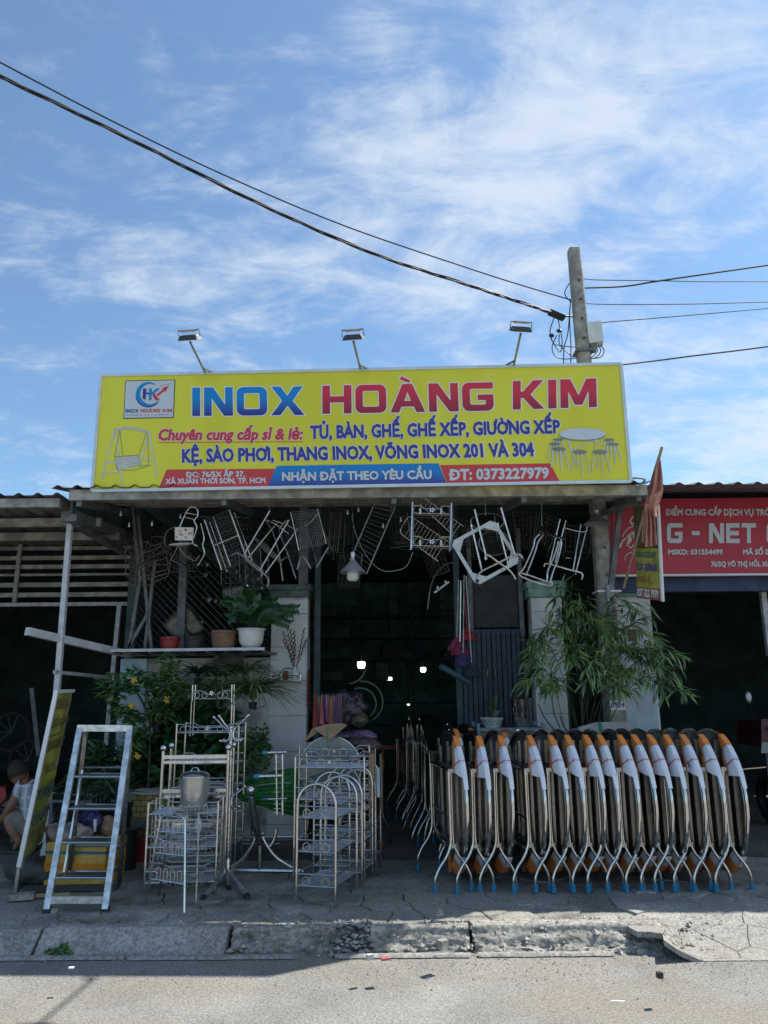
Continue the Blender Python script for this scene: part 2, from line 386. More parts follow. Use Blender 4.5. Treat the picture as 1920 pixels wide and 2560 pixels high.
# ------------------------------------------------------------------ ground
def ground_mat(name, c1, c2, dust, crack=False, fine=90, bump=.5, patch=1.1):
    m = bpy.data.materials.new(name); m.use_nodes = True; n = m.node_tree.nodes; l = m.node_tree.links
    b = n['Principled BSDF']; b.inputs['Roughness'].default_value = .92; b.inputs['Specular IOR Level'].default_value = .25
    g = n.new('ShaderNodeNewGeometry')
    def nz(s, d=8, r=.6, st=None, dist=0):
        x = n.new('ShaderNodeTexNoise'); x.inputs['Scale'].default_value = s; x.inputs['Detail'].default_value = d; x.inputs['Roughness'].default_value = r; x.inputs['Distortion'].default_value = dist
        if st:
            mp = n.new('ShaderNodeMapping'); mp.inputs['Scale'].default_value = st; l.new(g.outputs['Position'], mp.inputs[0]); l.new(mp.outputs[0], x.inputs['Vector'])
        else: l.new(g.outputs['Position'], x.inputs['Vector'])
        return x.outputs[0]
    def ramp(src, a, b_, ca, cb):
        x = n.new('ShaderNodeValToRGB'); l.new(src, x.inputs[0]); x.color_ramp.elements[0].position = a; x.color_ramp.elements[1].position = b_
        x.color_ramp.elements[0].color = (*ca, 1); x.color_ramp.elements[1].color = (*cb, 1); return x.outputs[0]
    def mix(f, a, b_, t='MIX'):
        x = n.new('ShaderNodeMix'); x.data_type = 'RGBA'; x.blend_type = t
        if isinstance(f, float): x.inputs[0].default_value = f
        else: l.new(f, x.inputs[0])
        for i, q in ((6, a), (7, b_)):
            if isinstance(q, tuple): x.inputs[i].default_value = (*q, 1)
            else: l.new(q, x.inputs[i])
        return x.outputs[2]
    base = ramp(nz(patch, 10, .62), .35, .68, c1, c2)
    big = mix(ramp(nz(.55, 6, .6, (1, 2.2, 1), .4), .47, .60, (0, 0, 0), (1, 1, 1)), base, dust)
    sp = ramp(nz(fine, 4, .7), .38, .62, (.62, .62, .62), (1.25, 1.25, 1.25))
    colr = mix(1.0, big, sp, 'MULTIPLY')
    sp2 = ramp(nz(fine*2.6, 2, .6), .30, .36, (.35, .35, .36), (1, 1, 1)); colr = mix(.7, colr, mix(1.0, colr, sp2, 'MULTIPLY'))
    l.new(colr, b.inputs['Base Color'])
    bp = n.new('ShaderNodeBump'); bp.inputs['Strength'].default_value = bump; bp.inputs['Distance'].default_value = .012
    l.new(nz(fine*.7, 8, .75), bp.inputs['Height']); l.new(bp.outputs[0], b.inputs['Normal'])
    return m
ROAD = ground_mat('road_surface', (.205, .203, .192), (.315, .311, .292), (.26, .24, .205), patch=1.6, fine=75)
SLAB = ground_mat('slab_concrete', (.15, .15, .13), (.44, .43, .39), (.30, .295, .26), fine=60, bump=.6, patch=2.2)
SLABL = ground_mat('slab_pale', (.22, .215, .20), (.44, .43, .40), (.34, .33, .30), fine=60, bump=.5, patch=1.5)
SOIL = ground_mat('damp_soil', (.025, .024, .020), (.06, .055, .045), (.04, .045, .025), fine=50, bump=.8)
KERBM = ground_mat('kerb_concrete', (.28, .27, .255), (.42, .40, .375), (.31, .295, .27), fine=40, bump=.6, patch=3)
KERBR = ground_mat('kerb_broken', (.20, .195, .18), (.50, .48, .43), (.36, .34, .30), fine=28, bump=1.0, patch=7)
mb = MB(); mb.add([(-600, -600, -.131), (600, -600, -.131), (600, 900, -.131), (-600, 900, -.131)], [[0, 1, 2, 3]])
single('road', mb, ROAD, None, None, kind='structure')
mb = MB(); mb.box((-5.7, 7.0, -.078), (14.6, 2.1, .09)).box((7.3, 7.15, -.078), (11.4, 1.8, .09)); single('ground', mb, SOIL, None, None, kind='structure')
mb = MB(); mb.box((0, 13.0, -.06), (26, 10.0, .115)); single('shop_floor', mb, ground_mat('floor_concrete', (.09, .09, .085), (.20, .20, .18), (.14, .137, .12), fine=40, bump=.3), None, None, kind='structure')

def drop_(x): pass
def drop(x, y):
    k = min(1, max(0, (x-1.83)/.12)); t = min(1, max(0, (6.25-y)/.62)); return -.124*k*t*t*(3-2*t)
rs = random.Random(5)
pts = []
yy = 5.5
row = 0
while yy < 8.4:
    xx = -5.2 + (row % 2)*.22
    while xx < 5.6:
        pts.append((xx+rs.uniform(-.19, .19), yy+rs.uniform(-.13, .13))); xx += .34 if (yy < 6.9) else .50
    yy += .27 if yy < 6.8 else .42; row += 1
def clip(poly, a, b, c):      # keep a*x+b*y<=c
    o = []
    for i in range(len(poly)):
        p, q = poly[i], poly[(i+1) % len(poly)]; dp = a*p[0]+b*p[1]-c; dq = a*q[0]+b*q[1]-c
        if dp <= 0: o.append(p)
        if dp*dq < 0: t = dp/(dp-dq); o.append((p[0]+(q[0]-p[0])*t, p[1]+(q[1]-p[1])*t))
    return o
side = bpy.data.objects.new('sidewalk', None); COL.objects.link(side); side['kind'] = 'structure'
nsl = 0
for i, (x, y) in enumerate(pts):
    P_ = [(x-.8, y-.8), (x+.8, y-.8), (x+.8, y+.8), (x-.8, y+.8)]
    for j, (x2, y2) in enumerate(pts):
        if j != i and abs(x2-x) < 1.3 and abs(y2-y) < 1.3:
            a, b = x2-x, y2-y; P_ = clip(P_, a, b, (x2*x2+y2*y2-x*x-y*y)/2)
            if not P_: break
    if not P_: continue
    ymin = 5.93 if x < 1.85 else 5.50
    P_ = clip(P_, 0, -1, -ymin); P_ = clip(P_, 0, 1, 7.98) if P_ else P_
    if len(P_) < 3: continue
    q = []
    for k in range(len(P_)):
        p0, p1 = P_[k], P_[(k+1) % len(P_)]; ln = math.hypot(p1[0]-p0[0], p1[1]-p0[1]); m_ = max(1, int(ln/.07))
        for s in range(m_):
            t = s/m_; px_, py_ = lerp(p0[0], p1[0], t), lerp(p0[1], p1[1], t)
            nx = noise.noise(V((px_*4, py_*4, 1)))*.07+noise.noise(V((px_*17, py_*17, 3)))*.02; ny = noise.noise(V((px_*4, py_*4, 7)))*.07+noise.noise(V((px_*17, py_*17, 9)))*.02
            if py_ < ymin+.01 or py_ > 7.97: ny = 0
            q.append((px_+nx, py_+ny))
    cx = sum(a for a, b in q)/len(q); cy = sum(b for a, b in q)/len(q)
    near = max(0, 1-(cy-5.9)/1.3)
    left = -2.7 < cx < .6
    gap = rs.choice((.982, .99, .994)) - (near*.035 if left else 0) 
    if (cx < -2.4 and cy > 6.0) or (cx > 1.3 and cy < 6.5): gap = .992
    up = rs.uniform(-.008, .008)+noise.noise(V((cx*.8, cy*.8, 0)))*.012; tx, ty = rs.uniform(-.02, .02), rs.uniform(-.02, .02)
    if cx > 1.7 and cy < 6.3: up = rs.uniform(-.002, .002); tx = ty = 0
    top = [(cx+(a-cx)*gap*.988, cy+(b-cy)*gap*.985, up+tx*(a-cx)+ty*(b-cy)+drop(a, b)+noise.noise(V((a*6, b*6, 2)))*.004) for a, b in q]
    mid = [(cx+(a-cx)*gap, cy+(b-cy)*gap, z-.008) for (a, b), (_, _, z) in zip(q, top)]
    bot = [(cx+(a-cx)*gap, cy+(b-cy)*gap, -.034+drop(a, b)) for a, b in q]
    k = len(q); mb = MB(); 
    mb.add(top+mid+bot+[(cx, cy, up+drop(cx, cy)+.003)], [[j, (j+1) % k, 3*k] for j in range(k)]+[[k+j, k+(j+1) % k, (j+1) % k, j] for j in range(k)]+[[2*k+j, 2*k+(j+1) % k, k+(j+1) % k, k+j] for j in range(k)])
    pale = (cx < -2.3 and cy < 6.35) or (cx > 1.9 and cy < 6.6) or (cy < 6.05 and cx > .3) or (-2.3 < cx < -1.3 and cy < 6.3 and rs.random() < .5)
    o = mk('paving_slab', mb, SLABL if pale else SLAB, 25); o.parent = side; nsl += 1
mb = MB(); mb.grid(lambda u, v: (lerp(1.86, 8, u), lerp(5.30, 6.4, v), -.150 if v < .01 else drop(3, lerp(5.30, 6.4, v))-.028+.010*noise.noise(V((u*60, v*12, 3)))), 90, 16)
o = mk('packed_dirt', mb, ground_mat('packed_dirt', (.12, .115, .10), (.24, .23, .20), (.17, .165, .145), fine=50, bump=.8), 60); o.parent = side
def sm(t): t = min(1, max(0, t)); return t*t*(3-2*t)
mb = MB(); mb.grid(lambda u, v: (lerp(1.66, 2.10, u), lerp(5.52, 6.0, v), lerp(-.133+.130*sm((lerp(5.52, 6.0, v)-5.60)/.33), drop(3, lerp(5.52, 6.0, v))-.012, sm((u-.45)/.5))+.014*noise.noise(V((u*14, v*14, 3)))+.012*noise.noise(V((u*40, v*40, 3))) if v > .02 else -.14), 40, 44)
o = mk('crumbled_edge', mb, KERBR, 30); o.parent = side
mb = MB(); mb.grid(lambda u, v: (lerp(-.40, -.09, u), lerp(5.64, 6.02, v), -.135+.125*sm((lerp(5.64, 6.02, v)-5.66)/.25)+.016*noise.noise(V((u*12, v*14, 9)))+.014*noise.noise(V((u*34, v*40, 3)))), 34, 36)
o = mk('crumbled_edge', mb, mat('dark_rubble', (.10, .095, .085), .95, 0, .4, 12, .5, 40, col2=(.22, .21, .19)), 30); o.parent = side
print('slabs', nsl)
# kerb
kerb = bpy.data.objects.new('kerb', None); COL.objects.link(kerb); kerb['kind'] = 'structure'
def kstone(x0, x1, er, m, dz=0.0, dy=0.0):
    prof = [(5.97, -.10), (5.96, .0), (5.84, .004), (5.81, -.018), (5.775, -.045), (5.74, -.072), (5.705, -.098), (5.675, -.121), (5.665, -.16)]
    # smooth noise-worn concrete, er = how far the face is eroded
    nu = max(4, int((x1-x0)/(.028 if er else .06)))
    def fn(u, v):
        i = v*(len(prof)-1); a = int(min(i, len(prof)-2)); t = i-a
        y = lerp(prof[a][0], prof[a+1][0], t); z = lerp(prof[a][1], prof[a+1][1], t); x = lerp(x0, x1, u)
        e = 0
        if er and v > .32:
            k = min(1, (v-.32)/.12); e = er*k*(.022+.050*max(0, noise.noise(V((x*6, v*5, 1)))+.25)+.028*noise.noise(V((x*30, v*22, 4)))+.02*noise.noise(V((x*70, v*50, 4))))
        s_ = .004*noise.noise(V((x*5, v*6, x0)))
        if u < .02: x += .012*(noise.noise(V((v*9, x0, 0))))
        return (x, y+dy+e*.9+s_, z+dz-e*.5+s_)
    mb = MB(); mb.grid(fn, nu, 24)
    for xe in (x0, x1):
        k = 0 if xe == x0 else nu; ring = [mb.v[k*25+j] for j in range(25)]
        mb.add(ring+[V((xe, 5.97, -.16))], [[j, j+1, 25] for j in range(24)])
    o = mk('kerb_stone', mb, m, 50); o.parent = kerb; return o
kstone(-4.95, -3.70, 0, KERBM); kstone(-3.68, -2.40, 0, KERBM); kstone(-2.375, -1.10, 0, KERBM, .004)
kstone(-1.07, -.36, 1.0, KERBR, -.006, .01); kstone(-.12, .56, .8, KERBR, -.004); kstone(.585, 1.84, .62, KERBR, .008, -.01)
mb = MB()
for x0, x1, y in ((-2.9, -1.75, 5.615), (-1.72, -.6, 5.60), (-.35, .55, 5.60), (.6, 1.5, 5.605)):
    mb.grid(lambda u, v: (lerp(x0, x1, u), y+v*.05+.008*noise.noise(V((u*20, v, x0))), -.131+.022*math.sin(math.pi*min(.5, v*.9+.1))+.004*noise.noise(V((u*30, v*4, 5)))), 30, 4)
o = mk('gutter_lip', mb, KERBM, 50); o.parent = kerb
# rubble, gravel and dust
def pebble(mb, c, r, rs):
    p = []
    for a, b, c_ in ((1,0,0),(-1,0,0),(0,1,0),(0,-1,0),(0,0,1),(0,0,-1)):
        k = r*rs.uniform(.6, 1.2); p.append(V(c)+V((a*k, b*k, c_*k*.7)))
    mb.add(p, [[0,2,4],[2,1,4],[1,3,4],[3,0,4],[2,0,5],[1,2,5],[3,1,5],[0,3,5]])
mb = MB()
for i in range(420):
    x = rs.choice((rs.uniform(-1.1, .6), rs.uniform(-.38, -.1), rs.uniform(.5, 2.3))); y = rs.uniform(5.66, 6.02); z = -.13+max(0, min(1, (y-5.68)/.16))*.125
    if x > 1.85: z = drop(x, y)
    pebble(mb, (x, y, z+.004), rs.uniform(.006, .026)*(1 if rs.random() < .8 else 1.6), rs)
single('rubble', mb, STONE, None, None, kind='stuff', sharp=10)
mb = MB()
for i in range(3400):
    y = 5.66-abs(rs.gauss(0, .30)); x = rs.uniform(-4, 4.4); 
    if y < 4.2: continue
    pebble(mb, (x, y, -.129), rs.choice((.002, .003, .003, .004, .004, .005, .008)), rs)
for i in range(500):
    x = rs.uniform(-4, 4.4); y = rs.uniform(6.0, 8.2); pebble(mb, (x, y, .002), rs.choice((.003, .004, .008)), rs)
single('gravel', mb, STONE, None, None, kind='stuff', sharp=10)

# ------------------------------------------------------------------ shop building
b = T('shop_building', 'single-storey metalware shop with dark open front under a corrugated awning', 'shop', (0, 9, 0), W=True)
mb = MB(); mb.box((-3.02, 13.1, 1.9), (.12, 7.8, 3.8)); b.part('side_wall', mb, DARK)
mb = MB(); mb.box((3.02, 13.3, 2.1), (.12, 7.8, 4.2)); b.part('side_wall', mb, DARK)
mb = MB(); mb.box((0, 17.0, 2.0), (6, .12, 4.0)); b.part('back_wall', mb, HAZEG)
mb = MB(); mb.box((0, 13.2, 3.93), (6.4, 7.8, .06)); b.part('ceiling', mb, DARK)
def corr(x0, x1, y0, z0, y1, z1, pitch=.19, h=.028, th=.006):
    mb = MB(); nx = int((x1-x0)/pitch*8)
    def pz(x):
        c = math.cos(2*math.pi*x/pitch); return h*max(0, c)**1.5
    for side_ in (0, 1):
        mb.grid(lambda u, v: (lerp(x0, x1, u), lerp(y0, y1, v), lerp(z0, z1, v)+pz(lerp(x0, x1, u))-side_*th), nx, 2)
    return mb
b.part('roof_sheet', corr(-3.30, 2.66, 7.36, 3.575, 9.5, 3.94), SHEETR)
# fascia beam, purlins, rafters
def beamx(x0, x1, y, z, h=.10, d=.05): return MB().box(((x0+x1)/2, y, z), (x1-x0, d, h))
b.part('fascia_beam', beamx(-3.13, 2.62, 7.43, 3.512, .105), PURL)
for y, z in ((7.95, 3.61), (8.5, 3.71), (9.0, 3.80)): b.part('purlin', beamx(-3.1, 2.6, y, z, .09), PURL)
for x in (-3.05, -1.6, .1, 1.4, 2.55):
    b.part('rafter', MB().bar((x, 7.46, 3.45), (x, 9.1, 3.70), .05, .08), IRON)
mb = MB()
mb.box((-2.12, 9.06, .985), (1.6, .14, 1.97)); b.part('front_wall', mb, PLASTER)
mb = MB(); mb.box((-2.88, 9.03, .985), (.30, .13, 1.965)); b.part('wall_strip', mb, PLBLUE, label='pale blue strip of wall')
b.part('gable_board', MB().poly([(-3.12, 7.5, 3.36), (-3.12, 9.4, 3.4), (-3.12, 9.4, 3.9), (-3.12, 7.5, 3.56)], .03), DARK)
# pillars
pil = b.part('pillar', MB().box((-1.11, 9.16, 1.33), (.41, .30, 2.66)), PLASTER)
def tiles(x0, x1, yf, zs, under, m=TILE, thing=b):
    for z0, z1 in zip(zs, zs[1:]):
        mb = MB(); mb.box(((x0+x1)/2, yf+.008, (z0+z1)/2), (x1-x0-.004, .02, z1-z0-.007)); thing.part('tile', mb, m, under)
tiles(-1.32, -.895, 8.99, [.02, .17, .55, .935, 1.32, 1.705, 2.09, 2.47, 2.63], pil)
b.part('pillar_capital', MB().box((-1.115, 9.14, 2.70), (.46, .36, .08)).box((-1.115, 9.14, 2.775), (.50, .40, .06)), mat('grey_green_plaster', (.10, .15, .13), .85, 0, .3, 8, .2, 40), pil)
b.part('pillar_top', MB().box((-.97, 9.16, 3.3), (.11, .12, .98)), IRON)
pil2 = b.part('pillar', MB().box((1.885, 9.16, 1.33), (.34, .30, 2.66)), PLASTER)
tiles(1.705, 2.065, 8.99, [.02, .17, .55, .935, 1.32, 1.705, 2.09, 2.47, 2.63], pil2)
b.part('pillar_capital', MB().box((1.885, 9.13, 2.69), (.42, .38, .10)).box((1.885, 9.12, 2.78), (.46, .42, .08)), GREENC, pil2, label='pale green peeling capital')
# red and white poster on the side of the left pillar
b.part('poster', MB().box((-.888, 9.06, 1.62), (.006, .22, .40)), mat('poster_red', (.35, .03, .02), .6, 0, .3, 14), pil)
b.part('poster', MB().box((-.888, 9.06, 2.02), (.006, .22, .36)), mat('poster_pale', (.32, .30, .30), .6, 0, .3, 22), pil)
# upper wall boards and door surround
b.part('door_post', MB().box((-.80, 9.2, 1.9), (.07, .07, 3.8)), mat('dark_teal_iron', (.04, .075, .085), .6, 0, .2, 9))
b.part('door_post', MB().box((.86, 9.2, 1.9), (.07, .07, 3.8)), MATS['dark_teal_iron'])
b.part('upper_panel', MB().box((1.28, 9.22, 2.62), (.62, .04, .62)), mat('dark_grey_board', (.05, .055, .055), .8, 0, .2, 5))
b.part('upper_panel_post', MB().box((1.02, 9.17, 2.85), (.05, .05, 1.3)).box((1.62, 9.17, 2.85), (.05, .05, 1.3)), IRON)
# folding gate, closed half
gt = T('folding_gate', 'dark blue folding metal gate with vertical leaves beside the tiled pillar', 'gate', (1.27, 9.2, 0), W=True)
gm = mat('gate_blue', (.035, .055, .085), .5, .2, .25, 12)
for i in range(13):
    x = .93+i*.058; gt.part('slat', MB().bar((x, 9.17+.02*(i % 2), .05), (x, 9.17+.02*(i % 2), 2.28), .045, .02, up=(0, 1, 0)), gm)
gt.part('rail', MB().box((1.28, 9.20, 2.26), (.78, .03, .05)), gm); gt.part('rail', MB().box((1.28, 9.20, .62), (.78, .03, .05)), gm)
for x in (1.19, 1.28): gt.part('handle', MB().tube([(x, 9.13, 1.72), (x-.015, 9.11, 1.76), (x, 9.13, 1.82)], .009, 6), STEELD)
# ledge with pots: frame of steel tube on the planter wall
lg = T('plant_shelf', 'grey metal tube shelf carrying flower pots over the stained wall', 'shelf', (-2.1, 8.7, 2.0), W=True)
lg.part('front_rail', MB().bar((-2.96, 8.42, 2.035), (-1.30, 8.42, 2.04), .028, .03), WPOST)
lg.part('back_rail', MB().bar((-2.96, 8.92, 2.01), (-1.24, 8.92, 2.01), .03), IRON)
for i in range(9):
    x = lerp(-2.95, -1.32, i/8); lg.part('cross_bar', MB().bar((x, 8.43, 2.02), (x+.05, 8.92, 2.0), .02), IRON)
lg.part('shelf_sheet', MB().box((-2.12, 8.68, 2.035), (1.62, .46, .006)), mat('rusty_mesh', (.05, .05, .05), .8, .3, .3, 14))
mb = MB(); mb.grid(lambda u, v: (lerp(-1.97, -1.62, u)+.04*noise.noise(V((u*5, v*5, 0))), 8.97-.05*math.sin(math.pi*u)*math.sin(math.pi*v)+.03*noise.noise(V((u*9, v*9, 3))), lerp(2.0, 1.76+.14*abs(u-.6), v)), 14, 10)
lg.part('broken_lump', mb, mat('old_mortar', (.16, .17, .18), .9, 0, .4, 9, .5, 40))

# chain-link mesh above the wall
mb = MB()
x0, x1, z0, z1 = -2.98, -1.36, 2.08, 3.55; p = .085
for sgn in (1, -1):
    k = -30
    while k < 45:
        a = []
        c = x0+k*p
        for j in range(0, 40):
            z = z0+j*p/2; x = c+sgn*(j*p/2)
            if x0 <= x <= x1 and z <= z1: a.append((x, 9.02+.004*(j % 2)*sgn, z))
        if len(a) > 1: mb.tube(a, .0017, 3)
        k += 1
    
b.part('chain_link', mb, WIRED, kind='stuff')
for (ax, ay, bx, by, w_) in ((299, 1514, 262, 1900, .05), (325, 1514, 303, 1900, .05), (343, 1470, 300, 1900, .045)):
    b.part('frame_post', MB().bar(at(ax, ay, 9.3), at(bx, by, 9.3), w_, .05, up=(0, 1, 0)), IRONL)
b.part('frame_post', MB().bar(at(462, 1330, 9.15), at(452, 1640, 9.15), .09, .09, up=(0, 1, 0)), IRON)
for (ax, ay, bx, by) in ((346, 1290, 380, 1631), (352, 1440, 322, 1625), (376, 1524, 318, 1625), (388, 1400, 362, 1630), (330, 1250, 350, 1440)):
    b.part('brace', MB().bar(at(ax, ay, 8.9), at(bx, by, 8.9), .035, .035, up=(0, 1, 0)), IRON)

# ------------------------------------------------------------------ left shed
s = T('left_shed', 'dark open shed with grey slatted grille and corrugated roof left of the shop', 'shed', (-5, 9, 0), W=True)
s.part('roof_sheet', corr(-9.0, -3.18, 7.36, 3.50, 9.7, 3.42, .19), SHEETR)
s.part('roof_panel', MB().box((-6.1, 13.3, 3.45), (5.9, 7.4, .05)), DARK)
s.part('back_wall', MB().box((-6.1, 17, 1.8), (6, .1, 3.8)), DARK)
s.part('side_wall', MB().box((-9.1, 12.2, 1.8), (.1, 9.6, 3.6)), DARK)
s.part('fascia_beam', beamx(-9, -3.22, 7.43, 3.435, .09), PURL)
for px_, Y, in ((1307, 8.1), (1342, 8.7)): s.part('purlin', beamx(-9, -3.05, Y, at(100, px_, Y).z, .09), PURL)
for yy_, h in ((1371, .045), (1395, .05), (1417, .05), (1437, .028), (1462, .055), (1487, .055), (1511, .045)):
    z = at(150, yy_, 9.6).z; s.part('grille_bar', beamx(-9, -3.12, 9.6, z, h, .04), IRONL if yy_ > 1500 else PURL)
s.part('grille_upright', MB().bar(at(52, 1352, 9.56), at(36, 1506, 9.56), .05, .03, up=(0, 1, 0)), PURL)
s.part('ridge_beam', MB().bar(at(172, 1290, 7.6), at(325, 1345, 9.3), .16, .10), IRON)
s.part('diagonal_beam', MB().bar(at(188, 1310, 7.9), at(308, 1380, 9.2), .09, .06), IRON)
s.part('corner_post', MB().bar(at(176, 1302, 7.88), gnd(108, 2158)+V((0, 0, .0)), .052, .052, up=(0, 1, 0)), WPOST, label='white painted post')
s.part('arm_beam', MB().bar(at(68, 1578, 7.55), at(322, 1636, 8.8), .062, .075), WPOST)
s.part('small_arm', MB().bar(at(136, 1680, 7.85), at(276, 1694, 8.8), .035, .035), IRONL)
s.part('inner_post', MB().bar(at(80, 1720, 11), at(98, 1890, 11), .06, .04, up=(0, 1, 0)), IRON)
s.part('low_rail', MB().bar(at(60, 1982, 9.6), at(230, 1986, 9.6), .03).bar(at(60, 2001, 9.6), at(230, 2005, 9.6), .03), IRONL)

# ------------------------------------------------------------------ right-hand shop
r = T('internet_shop', 'dark open shop under a red sign with a white plastered pillar', 'shop', (4.5, 9, 0), W=True)
r.part('roof_sheet', corr(2.70, 9.3, 7.55, 3.60, 10.6, 4.16, .2), SHEETR)
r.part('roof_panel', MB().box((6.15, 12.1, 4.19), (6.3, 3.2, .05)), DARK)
r.part('roof_panel', MB().box((6.15, 15.75, 4.19), (6.3, 3.7, .05)).box((5.6, 13.8, 4.19), (5.2, .4, .05)), DARK)  # unseen roof, gap shaped so sun lights a patch of floor
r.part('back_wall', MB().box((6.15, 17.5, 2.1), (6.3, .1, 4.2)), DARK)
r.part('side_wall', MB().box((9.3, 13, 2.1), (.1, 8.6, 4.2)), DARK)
r.part('lintel', MB().box((5.9, 8.80, 2.74), (6.6, .12, .16)), mat('blue_beam', (.03, .05, .12), .6, 0, .3, 6))
p3 = r.part('pillar', MB().box((2.85, 9.06, 1.315), (.43, .32, 2.63)), mat('white_plaster', (.55, .56, .58), .75, 0, .15, 3, .1, 30))
r.part('pillar_capital', MB().box((2.84, 9.03, 2.665), (.49, .40, .09)).box((2.84, 9.02, 2.75), (.53, .44, .07)), GREENC, p3)
r.part('side_mould', MB().box((2.655, 8.885, 1.9), (.05, .02, 1.3)), MATS['white_plaster'], p3)
r.part('pillar_panel', MB().box((2.86, 8.893, 1.25), (.36, .012, .8)), mat('pale_blue_tile', (.38, .47, .54), .4, 0, .12, 5, .05, 20), p3)
r.part('meter_niche', MB().box((2.84, 8.888, 2.18), (.14, .014, .13)), mat('brown_board', (.12, .06, .045), .7), p3)
r.part('meter_frame', MB().box((2.84, 8.892, 2.265), (.19, .03, .03)).box((2.84, 8.892, 2.095), (.19, .03, .03)).box((2.755, 8.892, 2.18), (.03, .03, .14)).box((2.925, 8.892, 2.18), (.03, .03, .14)), MATS['white_plaster'], p3)
r.part('door_jamb', MB().bar(at(1905, 1470, 8.9), at(1925, 1640, 8.9), .06, .06, up=(0, 1, 0)), IRONL)
# the red sign board
RP = Plane((0, 8.60, 0), (0, -1, 0))
rs_ = T('red_shop_sign', 'wide red sign board with white lettering over the dark shop on the right', 'sign', (4.3, 8.62, 2.82), W=True)
rs_.part('panel', MB().box((4.82, 8.63, 3.265), (4.56, .05, .90)), SIGNR)
rs_.part('bottom_trim', MB().box((4.82, 8.605, 2.825), (4.56, .07, .022)), WHITE)
for body, bl, br, cap in (('ĐIỂM CUNG CẤP DỊCH VỤ TRÒ', (1664, 1288), (1926, 1288), 14.5), ('MSKD: 031554499', (1670, 1386), (1807, 1386), 12), ('MÃ SỐ Đ', (1857, 1386), (1926, 1386), 12), ('76/5Q VÕ THỊ HỒI, XU', (1777, 1416), (1925, 1416), 11.5)):
    set_text(rs_, body, bl, br, cap, RP, PGREY, .003, bold=.048)
for body, a, b_ in (('G', 1667, 1706), ('-', 1729, 1749), ('NET', 1772, 1890), ('C', 1916, 1956)):
    set_text(rs_, body, (a, 1358), (b_, 1358), 50, RP, PGREY, .003, block=True)
mb = MB()      # the emblem: a stylised rider figure drawn in white strokes with slanted ST
for ln_, wd in (([(1584, 1292), (1578, 1296), (1575, 1304), (1580, 1311), (1586, 1308)], 4), ([(1583, 1315), (1570, 1321), (1560, 1332), (1557, 1342)], 2), ([(1580, 1331), (1572, 1336), (1566, 1345)], 2), ([(1549, 1368), (1556, 1353), (1564, 1346), (1573, 1340)], 4), ([(1562, 1401), (1563, 1392), (1568, 1385), (1580, 1380)], 1.6), ([(1570, 1352), (1566, 1362), (1577, 1370), (1584, 1362)], 2)):
    stroke(mb, ln_, RP, wd, .0035)
rs_.part('emblem', mb, WPRINT)
o = set_text(rs_, 'ST', (1570, 1363), (1588, 1340), 17, RP, WPRINT, .004, block=True)
rs_.part('thin_line', MB().box((4.3, 8.603, 2.94), (3.6, .003, .004)), PRED)

# ------------------------------------------------------------------ the yellow billboard
SN = V((-.0339, -.9994, 0)).normalized()
SP = Plane((-2.905, 7.4, 4.7), SN)
g = T('shop_sign', 'large yellow billboard with blue and red lettering standing on the awning roof', 'sign', (-.25, 7.31, 3.55), W=True)
A_, B_, C_, D_ = SP(252, 940), SP(1552, 910), SP(1570, 1204), SP(238, 1227)
A_ = V((-2.90, 7.4, 4.776)); B_ = V((2.40, 7.4-.0339*5.30, 4.776)); C_ = V((B_.x, B_.y, 3.549)); D_ = V((A_.x, A_.y, 3.549))
g.part('panel', MB().poly([D_, C_, B_, A_], .07, SN), YEL)
fr = MB()
for p, q in ((A_, B_), (D_, C_)): fr.bar(p+SN*.004, q+SN*.004, .03, .022, up=SN)
for p, q in ((A_, D_), (B_, C_)): fr.bar(p+SN*.0035, q+SN*.0035, .03, .022, up=SN)
g.part('frame', fr, FRAMEW)
# posts and struts at the back
for t_ in (.04, .28, .5, .72, .96):
    p = A_.lerp(B_, t_)-SN*.10; g.part('back_post', MB().bar((p.x, p.y, 3.62), (p.x, p.y, 4.74), .04, .04, up=(0, 1, 0)), IRON)
    g.part('back_strut', MB().bar((p.x, p.y, 4.6), (p.x, p.y+.8, 3.75), .03, .03), IRON)
OW = .006
set_text(g, 'INOX', (481, 1040.5), (761, 1037.6), 71, SP, G_BLUE, .003, outline=.035, om=WPRINT, block=True)
set_text(g, 'HOÀNG', (806, 1035), (1235, 1027), 70.5, SP, G_RED, .003, outline=.035, om=WPRINT, block=True)
set_text(g, 'KIM', (1282, 1024.4), (1492, 1018), 71.5, SP, G_RED, .003, outline=.035, om=WPRINT, block=True)
set_text(g, 'Chuyên cung cấp sỉ & lẻ:', (396, 1100.4), (759, 1098), 26, SP, PRED, .003, outline=.035, om=WPRINT, bold=.045, shear=.22)
flat(g, [(396, 1107.5), (757, 1105), (757, 1103.5), (396, 1106)], SP, PRED, .003, 'underline')
set_text(g, 'TỦ, BÀN, GHẾ, GHẾ XẾP, GIƯỜNG XẾP', (775, 1096.6), (1401.7, 1082), 30.5, SP, PNAVY, .003, outline=.038, om=WPRINT, bold=.048)
set_text(g, 'KỆ, SÀO PHƠI, THANG INOX, VÕNG INOX 201 VÀ 304', (455, 1155.7), (1336.6, 1139.4), 31, SP, PNAVY, .003, outline=.038, om=WPRINT, bold=.048)
flat(g, [(397, 1221), (669, 1217), (688, 1172), (417, 1174)], SP, mat('band_red', (.60, .05, .055), .45, 0, .05, 2), .003, 'red_band')
flat(g, [(669, 1217.5), (1116.5, 1210), (1096, 1158.5), (692, 1165)], SP, G_BAND, .0045, 'blue_band')
flat(g, [(1118, 1210), (1399, 1204), (1375, 1158.5), (1100, 1163)], SP, MATS['band_red'], .003, 'red_band')
set_text(g, 'ĐC: 76/5X ẤP 37,', (465, 1193), (613, 1191.5), 12.5, SP, PGREY, .006, bold=.04)
